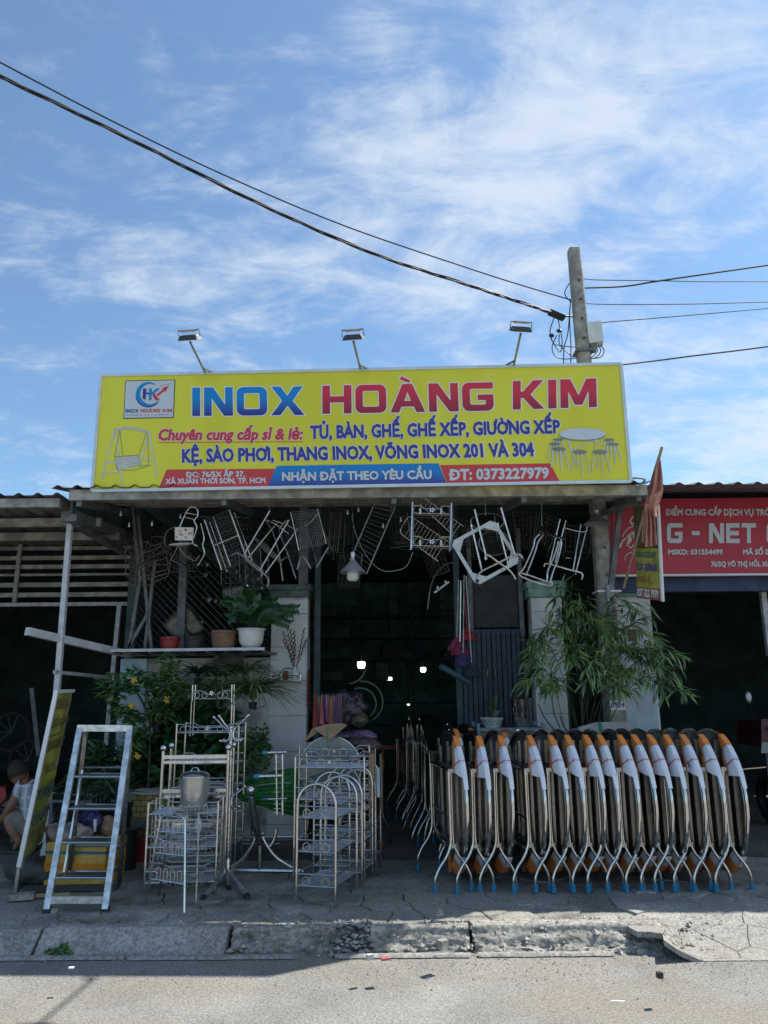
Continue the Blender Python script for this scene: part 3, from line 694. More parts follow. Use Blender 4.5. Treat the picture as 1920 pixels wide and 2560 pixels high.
set_text(g, 'XÃ XUÂN THỚI SƠN, TP. HCM', (414, 1210), (664, 1207.5), 12.5, SP, PGREY, .006, bold=.04)
set_text(g, 'NHẬN ĐẶT THEO YÊU CẦU', (705, 1202), (1080, 1197), 20, SP, PGREY, .0075, outline=.04, om=PNAVY, bold=.048)
set_text(g, 'ĐT: 0373227979', (1122, 1200), (1372.6, 1195), 25, SP, PGREY, .006, bold=.045)
# logo
flat(g, [(308.7, 1047.2), (434.5, 1044.8), (438.4, 949.3), (313.5, 951.7)], SP, mat('print_black', (.02, .02, .03), .5), .003, 'logo_border')
flat(g, [(310.5, 1045.2), (432.8, 1043), (436.5, 951.2), (315.2, 953.6)], SP, PGREY, .0045, 'logo_ground')
def LP(x, y): return (300+x/10.37, 930+y/10.37)
def crescent(c, r1, r2, sh, a0, a1, m, off):
    o1 = [LP(c[0]+r1*math.cos(R(a)), c[1]-r1*math.sin(R(a))) for a in range(a0, a1+1, 8)]
    o2 = [LP(c[0]+sh[0]+r2*math.cos(R(a)), c[1]+sh[1]-r2*math.sin(R(a))) for a in range(a0, a1+1, 8)]
    mb = MB(); n_ = len(o1); mb.add([SP(*p, off) for p in o1+o2], [[i, i+1, n_+i+1, n_+i] for i in range(n_-1)]); g.part('logo_crescent', mb, m)
crescent((740, 590), 325, 262, (50, -15), 60, 310, PBLUE, .006)
crescent((735, 590), 335, 318, (6, -12), 190, 330, PNAVY, .0065)
def LT(pts_, m, nm='logo_letter', off=.0075): flat(g, [LP(*p) for p in pts_], SP, m, off, nm)
LT([(590, 690), (665, 735), (690, 435), (605, 435)], PNAVY); LT([(670, 585), (760, 585), (765, 540), (673, 540)], PNAVY, off=.008)
LT([(755, 740), (820, 740), (835, 435), (765, 435)], PBLUE); LT([(825, 620), (900, 560), (1045, 430), (955, 430), (830, 545)], PBLUE, off=.008)
LT([(925, 740), (1035, 738), (905, 570), (850, 610)], PRED, off=.0085)
LT([(990, 630), (1190, 470), (1165, 420), (955, 590)], PRED); LT([(1180, 530), (1265, 365), (1095, 425), (1160, 450)], PRED, off=.008)
def star(x, y, r_, m=PRED):
    LT([(x+(r_ if k % 2 == 0 else r_*.45)*math.sin(R(36*k)), y-(r_ if k % 2 == 0 else r_*.45)*math.cos(R(36*k))) for k in range(9, -1, -1)], m, 'star')
for k in range(5): star(1055+k*64, 370-k*14, 20); star(545+k*97, 1120, 22)
set_text(g, 'INOX', LP(145, 1058), LP(490, 1056), 8.6, SP, PNAVY, .006, block=True)
set_text(g, 'HOÀNG KIM', LP(540, 1052), LP(1355, 1046), 8.6, SP, PRED, .006, block=True)
LT([(150, 1128), (480, 1128), (480, 1118), (150, 1122)], PNAVY, 'logo_line'); LT([(1000, 1120), (1340, 1116), (1340, 1112), (1000, 1108)], PNAVY, 'logo_line')
# printed picture of a garden swing
DG = mat('print_dark_grey', (.22, .24, .24), .5); LGR = mat('print_light_grey', (.60, .62, .58), .5)
def C1(x, y): return (200+x/2.37, 800+y/2.37)
def C2(x, y): return (880+x/2.304, 800+y/2.304)
OFF = [0.003]
def STK(f_, lines, wd, m, nm):
    mb = MB()
    for l_ in lines: OFF[0] += .00012; stroke(mb, [f_(*p) for p in l_], SP, wd, OFF[0])
    g.part(nm, mb, m)
STK(C1, [[(130, 940), (208, 645), (252, 985)], [(360, 850), (410, 660), (458, 927)], [(208, 648), (260, 637), (330, 640), (410, 662)], [(208, 655), (262, 645), (330, 648), (408, 672)], [(130, 915), (250, 890)], [(160, 845), (240, 855)], [(355, 830), (440, 828)]], 3.4, LGR, 'swing_frame_print')
STK(C1, [[(237, 650), (205, 815)], [(237, 650), (262, 880)], [(395, 665), (350, 800)], [(400, 680), (408, 850)], [(206, 812), (345, 800), (357, 865), (415, 858)], [(206, 812), (222, 890), (310, 893), (415, 862)]], 1.3, DG, 'swing_chain_print')
OFF[0] += .0003
flat(g, [C1(206, 818), C1(226, 888), C1(357, 864), C1(345, 803)], SP, LGR, OFF[0], 'swing_seat_print')
OFF[0] += .0003
STK(C1, [[(210+i*.8*4, 826+i*13), (348+i*2, 812+i*12)] for i in range(5)], .8, DG, 'swing_slat_print')
# printed picture of a round table with stools
def ell(cx, cy, a, b_, k=24): return [C2(cx+a*math.cos(2*math.pi*i/k), cy+b_*math.sin(2*math.pi*i/k)) for i in range(k, 0, -1)]
STK(C2, [[(1240, 685), (1290, 830)], [(1415, 690), (1265, 750)], [(1405, 690), (1400, 740)], [(1250, 700), (1265, 760)], [(1435, 690), (1440, 720)]], 3, LGR, 'table_leg_print')
OFF[0] += .0005
flat(g, ell(1326, 662, 134, 36), SP, DG, OFF[0], 'table_rim_print'); OFF[0] += .0005
flat(g, ell(1326, 657, 134, 34), SP, PGREY, OFF[0], 'table_top_print'); OFF[0] += .0005
for sx, sy, k in ((1187, 690, .8), (1168, 716, .9), (1480, 692, .8), (1500, 718, .95), (1190, 745, 1.1), (1311, 762, 1.15), (1426, 762, 1.15)):
    STK(C2, [[(sx-30*k, sy+4), (sx-40*k, sy+95*k)], [(sx+30*k, sy+4), (sx+52*k, sy+100*k)], [(sx+8*k, sy+8), (sx+16*k, sy+118*k)], [(sx-8*k, sy+8), (sx-10*k, sy+85*k)]], 2.6, LGR, 'stool_leg_print')
    OFF[0] += .0002; flat(g, ell(sx, sy, 38*k, 10*k, 14), SP, DG, OFF[0], 'stool_seat_print')

# ------------------------------------------------------------------ utility pole, wires, lamps on the roof
PT, PM, PB = at(1434, 625, 8.42), at(1500, 1330, 8.42), at(1530, 1700, 8.42)
PG = PM+(PB-PM)*((0-PM.z)/(PB.z-PM.z))
pl = T('utility_pole', 'square tapered concrete utility pole rising behind the billboard', 'utility pole', PG, W=True)
def polept(z): return PG.lerp(PT, (z-PG.z)/(PT.z-PG.z)) if z > PM.z else PG.lerp(PM, z/PM.z)
mb = MB(); rings = []
for k, (p, h) in enumerate(((PG, .115), (PM, .082), (PT, .068))):
    for (a, c) in ((-1, -.75), (-.75, -1), (.75, -1), (1, -.75), (1, .75), (.75, 1), (-.75, 1), (-1, .75)): rings.append(p+V((a*h, c*h, 0)))
mb.add(rings, [[k*8+j, k*8+(j+1) % 8, k*8+8+(j+1) % 8, k*8+8+j] for k in (0, 1) for j in range(8)]+[[16+j for j in range(8)]])
shaft = pl.part('shaft', mb, CONCP, sharp=30)
for z in (6.35, 6.1, 5.85, 5.6, 5.1, 4.9, 4.65, 3.1, 2.8):
    p = polept(z); pl.part('bolt_hole', MB().lathe([(0.0001, 0), (.011, 0), (.011, .01)], (p.x+.01, p.y-.074-(6.9-z)*.005, z), 8, Matrix.Rotation(R(90), 3, 'X')), BLACK, shaft)
for z in (2.62, 2.30): p = polept(z); pl.part('strap', MB().box((p.x+.02, p.y, z), (.26, .22, .018)), WHITE)
p = polept(5.45); pl.part('clamp', MB().box((p.x, p.y-.01, p.z), (.19, .19, .035)).box((p.x+.11, p.y-.06, p.z+.03), (.06, .06, .10)), IRON)
pl.part('bracket', MB().bar(polept(4.95)+V((-.22, -.06, 0)), polept(4.95)+V((.05, -.06, 0)), .02), IRON)
for z, (tx, c1) in zip((2.08, 1.56, 1.42, 1.15, .92, .78), (('119', 0), ('', 1), ('0924', 2), ('', 1), ('24 C 111', 2), ('0909 45', 2))):
    p = polept(z); yq = p.y-.118+z*.012; c_ = (mat('sticker_teal', (.05, .36, .30), .5), mat('sticker_green', (.25, .42, .28), .5), WPRINT)[c1]
    st = pl.part('sticker', MB().box((p.x+.01, yq, z), (.16 if c1 else .08, .004, .12 if c1 != 2 else .10)), c_)
    if tx:
        PP = Plane((0, yq-.003, 0), (0, -1, 0)); q = V((p.x+.01, yq, z))
        def pix(w_): 
            d = CM3.transposed() @ (V(w_)-V((0, 0, CAMZ))); return (960+FPX*d.x/-d.z, 1280-FPX*d.y/-d.z)
        hw = .07 if c1 else .035
        set_text(pl, tx, pix(q+V((-hw, 0, -.022))), pix(q+V((hw, 0, -.022))), 13, PP, PNAVY if c1 else WPRINT, .0, bold=.03, under=st)
pc = T('conduit_pipe', 'grey plastic conduit strapped to the pole beside the tiled pillar', 'pipe', at(1519, 1463, 8.30), W=True)
pc.part('pipe', MB().tube([at(1519, 1463, 8.30), at(1526, 1560, 8.30)], .026, 12), mat('pvc_grey', (.24, .29, .33), .4))
pc.part('cable', MB().tube(smooth([at(1527, 1240, 8.2), at(1530, 1330, 8.25), at(1523, 1440, 8.3), at(1519, 1464, 8.30)]), .006, 5), CABLE)
bx_ = T('junction_box', 'white plastic junction box strapped to the pole above the billboard', 'junction box', at(1488, 840, 8.6), W=True)
q = at(1487, 838, 8.40); Mx = Matrix.Rotation(R(-12), 3, 'Z') @ Matrix.Rotation(R(-3), 3, 'Y')
bx_.part('case', MB().box(q, (.155, .15, .25), M=Mx), mat('white_plastic', (.62, .66, .66), .45, 0, .06, 8))
bx_.part('lid', MB().box(q+Mx @ V((.0, -.085, 0)), (.165, .02, .26), M=Mx), MATS['white_plastic'])
bx_.part('strap_arm', MB().bar(q+V((-.14, .05, 0)), q+V((.02, .06, 0)), .02), IRON)
for k in range(4):
    a = q+V((-.03+.03*k, 0, -.13)); bx_.part('lead', MB().tube(smooth([a, a+V((.01*k, -.02, -.08)), a+V((-.08+.02*k, -.02, -.16)), a+V((-.16, .02, -.22+.02*k))], 5), .006, 5), CABLE)

def wire(name, label, pts, r, m=CABLE, cat='cable', group=None, n=5, sub=8):
    w_ = smooth(pts, sub); mid = w_[len(w_)//2]
    return single(name, MB().tube(w_, r, n), m, label, cat, loc=w_[0], group=group)
dY = lambda x: lerp(5.4, 8.55, x/1414)
MP = ((-40, 170), (0, 191), (324, 347), (648, 509), (926, 631), (1157, 708), (1308, 758), (1394, 788))
cab = [at(x, y, dY(x)) for x, y in MP]; cs = smooth(cab, 10)
t = T('overhead_cable', 'thick black twisted cable sweeping from upper left down to the pole', 'cable', cs[0], W=True)
for k in range(3):
    mb = MB(); mb.tube([p+V((0, math.sin(i*.55+k*2.09)*.011, math.cos(i*.55+k*2.09)*.014)) for i, p in enumerate(cs)], .0085, 5); t.part('strand', mb, CABLE)
t.part('splice', MB().bar(at(1373, 780, 8.5), at(1410, 796, 8.55), .075, .05), CABLE)
t.part('splice_tail', MB().tube([at(1408, 790, 8.55), at(1434, 791, 8.64)], .012, 6), CABLE)
wire('overhead_wire', 'thin twisted wire running just above the thick black cable', [at(x, y, lerp(5.6, 8.6, x/1414)) for x, y in ((-40, 138), (0, 156), (289, 307), (579, 446), (868, 567), (1157, 666), (1300, 712), (1432, 751))], .0075, sub=10)
rw = [((1462, 720), (1560, 716), (1650, 702), (1760, 686), (1940, 660), .011, 'thicker black wire rising rightward from the pole'),
      ((1458, 697), (1500, 700), (1650, 702), (1760, 704), (1940, 704), .006, 'thin level wire leaving the pole just above the thicker one'),
      ((1466, 759), (1520, 761), (1650, 761), (1780, 759), (1940, 754), .006, 'thin wire leaving the pole at clamp height to the right'),
      ((1502, 812), (1512, 806), (1620, 797), (1760, 785), (1940, 769), .006, 'thin wire from the top of the white junction box'),
      ((1556, 912), (1640, 902), (1740, 889), (1840, 877), (1940, 864), .010, 'pale double wire from the right upper corner of the billboard')]
for a, b1, c, d, e, r_, lab in rw:
    wire('service_wire', lab, [at(*a, 8.6), at(*b1, 8.6), at(*c, 8.5), at(*d, 8.4), at(*e, 8.3)], r_, group='wires going right from the pole')
for k, P4 in enumerate((((1385, 795), (1375, 830), (1388, 860), (1440, 868), (1470, 868)), ((1395, 798), (1405, 850), (1400, 880), (1380, 850), (1378, 838)), ((1398, 835), (1400, 862), (1430, 890), (1450, 885), (1478, 862)), ((1392, 838), (1380, 870), (1395, 895), (1440, 895), (1475, 880)), ((1425, 765), (1420, 830), (1410, 870), (1409, 915), (1408, 930)), ((1426, 750), (1424, 800), (1427, 860), (1427, 900), (1427, 930)), ((1460, 720), (1435, 700), (1412, 730), (1425, 752), (1445, 760)))):
    wire('loose_wire', ('loop of wire hanging under the cable splice', 'short wire drop below the cable splice', 'wire loop passing in front of the pole under the box', 'lowest sagging wire loop left of the pole', 'straight wire dropping behind the billboard farther from the pole', 'straight wire dropping behind the billboard close to the pole', 'small wire curl around the upper pole')[k], [at(x, y, 8.5) for x, y in P4], .0065, group='loose wires round the pole')
for k, (x, y) in enumerate(((1379, 839), (1398, 827))):
    single('wire_connector', MB().sphere(at(x, y, 8.5), .028, 8, (1.3, .9, .9)), BLACK, ('lower black wire connector hanging left of the pole', 'upper black wire connector hanging left of the pole')[k], 'connector', loc=at(x, y, 8.5), group='wire connectors')
# flood lights
def flood(hx, hy, bx0, by0, k, lab):
    H_ = at(hx, hy, 6.5); B0 = SP(bx0, by0, -.03); B0.z = 4.79
    t = T('floodlight', lab, 'floodlight', B0, W=True, group='floodlights on arms over the billboard')
    t.part('arm', MB().tube([B0, H_.lerp(B0, .05)+V((0, 0, -.03))], .012, 8), STEELD)
    t.part('foot_brace', MB().bar(B0+V((.10*k, 0, .0)), B0.lerp(H_, .16), .015), IRON)
    Mx = Matrix.Rotation(R(-8*k), 3, 'Z') @ Matrix.Rotation(R(30), 3, 'X')
    hd = MB(); w1, w2, d1, d2, hh = .070, .095, .04, .068, .042
    hd.add([H_+Mx @ V(q) for q in ((-w1, -d1, hh/2), (w1, -d1, hh/2), (w1, d1, hh/2), (-w1, d1, hh/2), (-w2, -d2, -hh/2), (w2, -d2, -hh/2), (w2, d2, -hh/2), (-w2, d2, -hh/2))], [[0, 1, 2, 3], [4, 7, 6, 5], [0, 4, 5, 1], [1, 5, 6, 2], [2, 6, 7, 3], [3, 7, 4, 0]])
    t.part('lamp_housing', hd, mat('lamp_housing_grey', (.05, .055, .06), .5, .3))
    t.part('glass', MB().box(H_+Mx @ V((0, 0, -.024)), (.165, .115, .004), M=Mx), mat('lamp_glass', (.5, .55, .52), .2))
    t.part('yoke', MB().tube([H_+Mx @ V(q) for q in ((-.10, 0, 0), (-.10, .0, .062), (.10, 0, .062), (.10, 0, 0))], .008, 6), STEELD)
    t.part('ballast', MB().box(H_+Mx @ V((0, .0, .058)), (.13, .045, .022), M=Mx), STEELD)
flood(474, 843, 512, 930, 1, 'leftmost of the three floodlights, above the sign logo'); flood(883, 842, 901, 926, 1, 'middle floodlight of the three over the billboard'); flood(1302, 822, 1285, 915, -1, 'rightmost of the three floodlights, nearest the pole')

# ------------------------------------------------------------------ hanging yellow side sign, flag
Lq, Rq = at(1582, 1264, 7.95), at(1643, 1262, 7.72)
hn = (Rq-Lq).cross(V((0, 0, 1))).normalized(); hn = hn if hn.y < 0 else -hn
HP = Plane(Lq, hn)
hs = T('hanging_sign', 'narrow worn yellow vertical sign hanging beside the pole', 'sign', HP(1600, 1500), W=True)
q = [HP(1582, 1264), HP(1643, 1262), HP(1655, 1502), HP(1594, 1494)]
hs.part('panel', MB().poly([q[3], q[2], q[1], q[0]], .02, hn), mat('faded_yellow', (.36, .34, .05), .6, 0, .25, 5, col2=(.45, .42, .07)))
flat(hs, [(1582.5, 1265), (1582.5+6, 1371), (1648, 1371), (1643, 1263)][::-1][::-1][::-1], HP, mat('faded_brown', (.12, .09, .04), .7, 0, .4, 8), .004, 'dark_upper_print')
flat(hs, [(1593, 1495), (1654, 1502), (1652, 1472), (1592, 1467)], HP, mat('faded_red_band', (.26, .08, .06), .6, 0, .15, 8), .004, 'red_band')
for body, bl, br, cap, m_ in (('CHĂN GA GỐI NỆM', (1590, 1393), (1641, 1396), 14, mat('print_teal', (.02, .16, .14), .6)), ('TỦ SẮT - GIƯỜNG SẮT', (1591, 1425), (1644, 1428), 16, PNAVY), ('BÀN GHẾ - KỆ...', (1592, 1456), (1632, 1460), 16, mat('print_faded_orange', (.35, .14, .06), .6)), ('037 322 7979', (1594, 1489), (1647, 1495), 18, PGREY)):
    set_text(hs, body, bl, br, cap, HP, m_, .007, bold=.03)
hs.part('side_rail', MB().bar(HP(1645, 1262, .0), HP(1657, 1504, .0), .022, .03, up=hn), WHITE)
hs.part('bracket', MB().bar(HP(1600, 1262), at(1560, 1240, 8.2), .02).bar(HP(1640, 1258), at(1600, 1236, 8.2), .02), IRON)
FPb, FPt = at(1559, 1470, 8.05), at(1655, 1117, 7.35)
fl = T('furled_flag', 'faded pink flag drooping from a slanting wooden stick', 'flag', FPb, W=True)
fl.part('stick', MB().tube([FPb, FPt], .014, 8), mat('wood_stick', (.30, .23, .15), .7, 0, .2, 20))
def cloth(prof, y0, nf, amp, ph=0):
    ks = [k[0] for k in prof]
    def fn(u, v):
        for (v0, a0, b0, c0, d0), (v1, a1, b1, c1, d1) in zip(prof, prof[1:]):
            if v <= v1+1e-9:
                t = (v-v0)/(v1-v0); t = max(0, min(1, t)); break
        xl, xr, yl, yr = lerp(a0, a1, t), lerp(b0, b1, t), lerp(c0, c1, t), lerp(d0, d1, t)
        Y = y0+amp*math.sin(u*nf+ph+v*1.5)*min(1, v*3+.1)+.02*noise.noise(V((u*4, v*4, ph)))
        return at(lerp(xl, xr, u), lerp(yl, yr, u), Y)
    return MB().grid(fn, 36, 30)
CLM = mat('pink_cloth', (.52, .24, .18), .8, 0, .12, 9, .08, 60)
fl.part('cloth', cloth([(0, 1645, 1650, 1138, 1138), (.25, 1628, 1657, 1195, 1193), (.45, 1617, 1658, 1235, 1228), (.6, 1611, 1650, 1262, 1255), (.72, 1608, 1632, 1285, 1290), (1, 1604, 1622, 1355, 1362)], 7.45, 11, .035), CLM)
fl.part('cloth_tail', cloth([(0, 1612, 1634, 1262, 1258), (.5, 1614, 1638, 1310, 1305), (1, 1612, 1643, 1368, 1362)], 7.40, 15, .03, 2), CLM)
fl.part('cloth_knot', cloth([(0, 1625, 1658, 1240, 1225), (.5, 1625, 1646, 1268, 1262), (1, 1634, 1645, 1294, 1290)], 7.36, 6, .04, 1), CLM)
wire('roof_hose', 'grey hose arching between billboard corner and roof edge', [at(x, y, 7.3) for x, y in ((1573, 1199), (1590, 1195), (1612, 1199), (1600, 1212), (1588, 1216))], .012, IRON, 'hose')
single('roof_strut', MB().bar(at(1551, 1268, 8.3), at(1528, 1462, 8.35), .055, .04, up=(0, 1, 0)), IRON, 'dark steel strut leaning between awning and pole', 'strut', loc=at(1528, 1462, 8.35))
r.part('eave_beam', MB().bar(at(1512, 1285, 8.35), at(1616, 1243, 7.9), .10, .05), IRON)

# ------------------------------------------------------------------ things hanging under the awning
STEEL_, STEELD_, WIRE_ = STEEL, STEELD, WIRE
STEEL = mat('hung_steel', (.50, .50, .48), .17, 1, .15, 20); STEELD = mat('hung_steel_dull', (.24, .24, .235), .32, 1, .2, 14); WIRE = mat('hung_wire', (.42, .42, .40), .28, 1, .2, 20)  # darker copies of the steels: dimness of hung goods put into colour
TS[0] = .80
HG = 'metal goods hanging under the awning'
def F(x, y): return (300+x/2.37, 1220+y/2.37)
def G(x, y): return (900+x/2.5136, 1220+y/2.5136)
def P3(f_, Y, pts): return [at(*f_(*p[:2]), Y+(p[2] if len(p) > 2 else 0)) for p in pts]
def hook(t, x, y, Y, ytop=1255):
    a = at(x, ytop, Y); c = at(x, y, Y); a.z = max(a.z, 3.46); t.part('hook_wire', MB().tube([a, c], .004, 4), WIRE)
def rods(c4, nu, nv, r_, border=None, n=4):
    """rods across the quadrilateral c4 (corners in order)"""
    a, b_, c, d = c4; mb = MB()
    for i in range(nu+1): t = i/nu; mb.tube([a.lerp(b_, t), d.lerp(c, t)], r_, n)
    for i in range(nv+1): t = i/nv; mb.tube([a.lerp(d, t), b_.lerp(c, t)], r_, n)
    return mb
# 1 child's chair
Y = 7.55
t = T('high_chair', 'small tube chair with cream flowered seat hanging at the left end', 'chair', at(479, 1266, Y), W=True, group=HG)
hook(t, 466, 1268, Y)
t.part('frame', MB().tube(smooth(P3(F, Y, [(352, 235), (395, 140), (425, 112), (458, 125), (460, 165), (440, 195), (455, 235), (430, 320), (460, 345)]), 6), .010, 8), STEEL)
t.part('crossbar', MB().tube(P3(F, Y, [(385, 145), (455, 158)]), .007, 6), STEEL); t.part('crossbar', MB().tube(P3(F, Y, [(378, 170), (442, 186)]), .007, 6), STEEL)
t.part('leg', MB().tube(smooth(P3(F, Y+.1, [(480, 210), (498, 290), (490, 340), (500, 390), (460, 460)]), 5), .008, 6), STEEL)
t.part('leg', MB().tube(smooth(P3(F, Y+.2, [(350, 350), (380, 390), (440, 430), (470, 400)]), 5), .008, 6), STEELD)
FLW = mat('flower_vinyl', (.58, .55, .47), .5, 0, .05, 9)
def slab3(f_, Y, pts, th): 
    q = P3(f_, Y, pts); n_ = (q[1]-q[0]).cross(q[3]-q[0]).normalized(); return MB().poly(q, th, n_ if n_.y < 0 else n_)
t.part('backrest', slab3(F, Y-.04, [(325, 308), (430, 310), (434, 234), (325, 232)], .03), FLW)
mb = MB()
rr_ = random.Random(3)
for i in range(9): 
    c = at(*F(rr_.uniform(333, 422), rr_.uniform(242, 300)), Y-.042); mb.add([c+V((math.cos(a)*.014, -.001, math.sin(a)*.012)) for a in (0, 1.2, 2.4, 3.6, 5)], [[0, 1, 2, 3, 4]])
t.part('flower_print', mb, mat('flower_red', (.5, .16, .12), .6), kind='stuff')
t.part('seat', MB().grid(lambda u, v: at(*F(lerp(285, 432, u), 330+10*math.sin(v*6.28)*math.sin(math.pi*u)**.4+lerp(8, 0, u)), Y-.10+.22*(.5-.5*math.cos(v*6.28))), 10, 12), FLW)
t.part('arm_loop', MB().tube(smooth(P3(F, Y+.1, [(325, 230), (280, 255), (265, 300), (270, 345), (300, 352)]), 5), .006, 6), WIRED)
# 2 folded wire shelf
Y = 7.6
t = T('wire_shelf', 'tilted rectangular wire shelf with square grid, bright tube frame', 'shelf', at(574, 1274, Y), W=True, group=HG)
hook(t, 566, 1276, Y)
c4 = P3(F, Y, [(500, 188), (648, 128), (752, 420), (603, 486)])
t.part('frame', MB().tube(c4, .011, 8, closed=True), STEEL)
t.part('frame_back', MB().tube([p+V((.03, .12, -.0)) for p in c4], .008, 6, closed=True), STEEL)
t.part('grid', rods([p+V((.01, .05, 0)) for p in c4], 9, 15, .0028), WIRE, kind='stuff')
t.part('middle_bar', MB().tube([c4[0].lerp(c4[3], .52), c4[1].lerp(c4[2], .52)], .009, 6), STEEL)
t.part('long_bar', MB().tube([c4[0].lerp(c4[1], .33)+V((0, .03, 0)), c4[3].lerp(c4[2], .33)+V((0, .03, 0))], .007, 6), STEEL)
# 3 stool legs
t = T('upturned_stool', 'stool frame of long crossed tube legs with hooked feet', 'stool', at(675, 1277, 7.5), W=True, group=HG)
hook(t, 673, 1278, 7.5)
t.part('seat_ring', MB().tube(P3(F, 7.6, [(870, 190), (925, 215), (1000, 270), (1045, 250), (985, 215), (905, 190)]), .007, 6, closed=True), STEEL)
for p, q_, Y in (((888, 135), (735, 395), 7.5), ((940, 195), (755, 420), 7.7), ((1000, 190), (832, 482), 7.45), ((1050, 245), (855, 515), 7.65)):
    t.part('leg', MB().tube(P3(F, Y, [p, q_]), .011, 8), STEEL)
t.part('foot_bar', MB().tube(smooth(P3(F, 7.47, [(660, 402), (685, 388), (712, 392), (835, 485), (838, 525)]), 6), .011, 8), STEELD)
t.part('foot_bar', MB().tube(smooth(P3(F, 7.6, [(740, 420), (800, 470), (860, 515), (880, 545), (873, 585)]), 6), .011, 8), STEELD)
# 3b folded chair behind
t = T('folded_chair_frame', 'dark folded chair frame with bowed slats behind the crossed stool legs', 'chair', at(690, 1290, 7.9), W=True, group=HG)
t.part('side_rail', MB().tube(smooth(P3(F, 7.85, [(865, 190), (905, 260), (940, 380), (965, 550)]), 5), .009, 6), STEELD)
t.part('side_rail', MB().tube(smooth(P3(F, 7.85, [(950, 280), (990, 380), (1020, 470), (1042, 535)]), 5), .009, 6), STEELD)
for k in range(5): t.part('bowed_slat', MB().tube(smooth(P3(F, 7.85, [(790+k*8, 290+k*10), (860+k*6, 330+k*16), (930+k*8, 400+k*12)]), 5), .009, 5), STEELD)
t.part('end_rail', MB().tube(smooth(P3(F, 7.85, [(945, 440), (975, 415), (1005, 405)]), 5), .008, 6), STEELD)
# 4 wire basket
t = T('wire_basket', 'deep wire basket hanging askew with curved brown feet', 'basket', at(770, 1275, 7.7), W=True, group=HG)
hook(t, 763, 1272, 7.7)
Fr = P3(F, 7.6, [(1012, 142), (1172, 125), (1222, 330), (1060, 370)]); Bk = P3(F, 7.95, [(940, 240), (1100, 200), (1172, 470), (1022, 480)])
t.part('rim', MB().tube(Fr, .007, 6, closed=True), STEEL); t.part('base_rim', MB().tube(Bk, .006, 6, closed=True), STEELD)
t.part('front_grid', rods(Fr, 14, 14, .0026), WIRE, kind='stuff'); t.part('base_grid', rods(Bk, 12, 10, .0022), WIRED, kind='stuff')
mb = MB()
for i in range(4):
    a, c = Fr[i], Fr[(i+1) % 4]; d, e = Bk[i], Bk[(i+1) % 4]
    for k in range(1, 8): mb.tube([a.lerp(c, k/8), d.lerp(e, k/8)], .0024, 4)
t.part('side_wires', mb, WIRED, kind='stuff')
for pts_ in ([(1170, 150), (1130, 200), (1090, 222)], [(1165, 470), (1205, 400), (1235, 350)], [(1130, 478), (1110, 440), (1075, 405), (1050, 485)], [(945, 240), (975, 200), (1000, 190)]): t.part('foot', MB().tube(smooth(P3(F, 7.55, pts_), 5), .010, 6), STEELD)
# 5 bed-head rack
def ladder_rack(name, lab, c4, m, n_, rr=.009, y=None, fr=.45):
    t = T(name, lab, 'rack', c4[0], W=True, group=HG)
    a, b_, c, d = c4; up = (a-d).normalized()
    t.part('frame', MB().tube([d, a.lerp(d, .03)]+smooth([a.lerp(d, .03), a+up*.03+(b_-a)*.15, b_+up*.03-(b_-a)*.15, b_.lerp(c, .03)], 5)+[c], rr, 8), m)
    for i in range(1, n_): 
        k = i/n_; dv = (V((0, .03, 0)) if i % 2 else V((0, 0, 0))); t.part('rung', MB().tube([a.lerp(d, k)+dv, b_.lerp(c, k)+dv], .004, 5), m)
    return t
ladder_rack('shelf_side', 'long narrow ladder-shaped rack slanting beside the pendant lamp', P3(F, 7.7, [(1518, 66), (1640, 88), (1460, 510), (1362, 430)]), STEELD, 16)
# 6 pendant lamp with globe
def pendant(name, lab, x0, x1, yr, ytop, Y, globe, m, grp=None):
    c = at((x0+x1)/2, yr, Y); rr0 = (at(x1, yr, Y)-at(x0, yr, Y)).length/2; h = at((x0+x1)/2, ytop, Y).z-c.z
    t = T(name, lab, 'lamp', c, W=False, group=grp); 
    t.part('lamp_shade', MB().lathe([(rr0, 0), (rr0*.86, h*.14), (rr0*.5, h*.42), (rr0*.28, h*.62), (rr0*.16, h*.74), (rr0*.14, h)], n=28), m)
    t.part('socket', MB().lathe([(rr0*.15, h*.7), (rr0*.15, h*1.15), (rr0*.06, h*1.2), (.001, h*1.2)], n=12), WHITE)
    if globe: t.part('bulb_globe', MB().lathe([(rr0*.42, h*.2), (rr0*.44, -h*.1), (rr0*.42, -h*.35), (rr0*.30, -h*.46), (.001, -h*.48)], n=20), mat('milk_glass', (.55, .58, .56), .35))
    t.part('cord', MB().tube([(0, 0, h*1.2), (.004, .0, h*1.6), (0, 0, 3.55-c.z)], .005, 5), CABLE)
    return t
ALU = mat('aluminium_shade', (.50, .53, .55), .35, .6, .08, 6)
pendant('pendant_lamp', 'aluminium cone lamp with frosted globe hanging before the doorway', 848, 916, 1432, 1388, 7.7, True, ALU)
pendant('pendant_lamp', 'dark cone lamp without globe hanging against the concrete pole', 1459, 1528, 1310, 1280, 8.2, False, mat('grey_enamel', (.26, .27, .27), .4, .3, .1, 6))
wire('sagging_wire', 'thin blue-grey wire sagging between lamp and hanging racks', [at(*F(x, y), 7.8) for x, y in ((1380, 140), (1378, 200), (1420, 330), (1490, 440), (1560, 490), (1640, 488), (1700, 460), (1735, 380))], .004, IRONL)
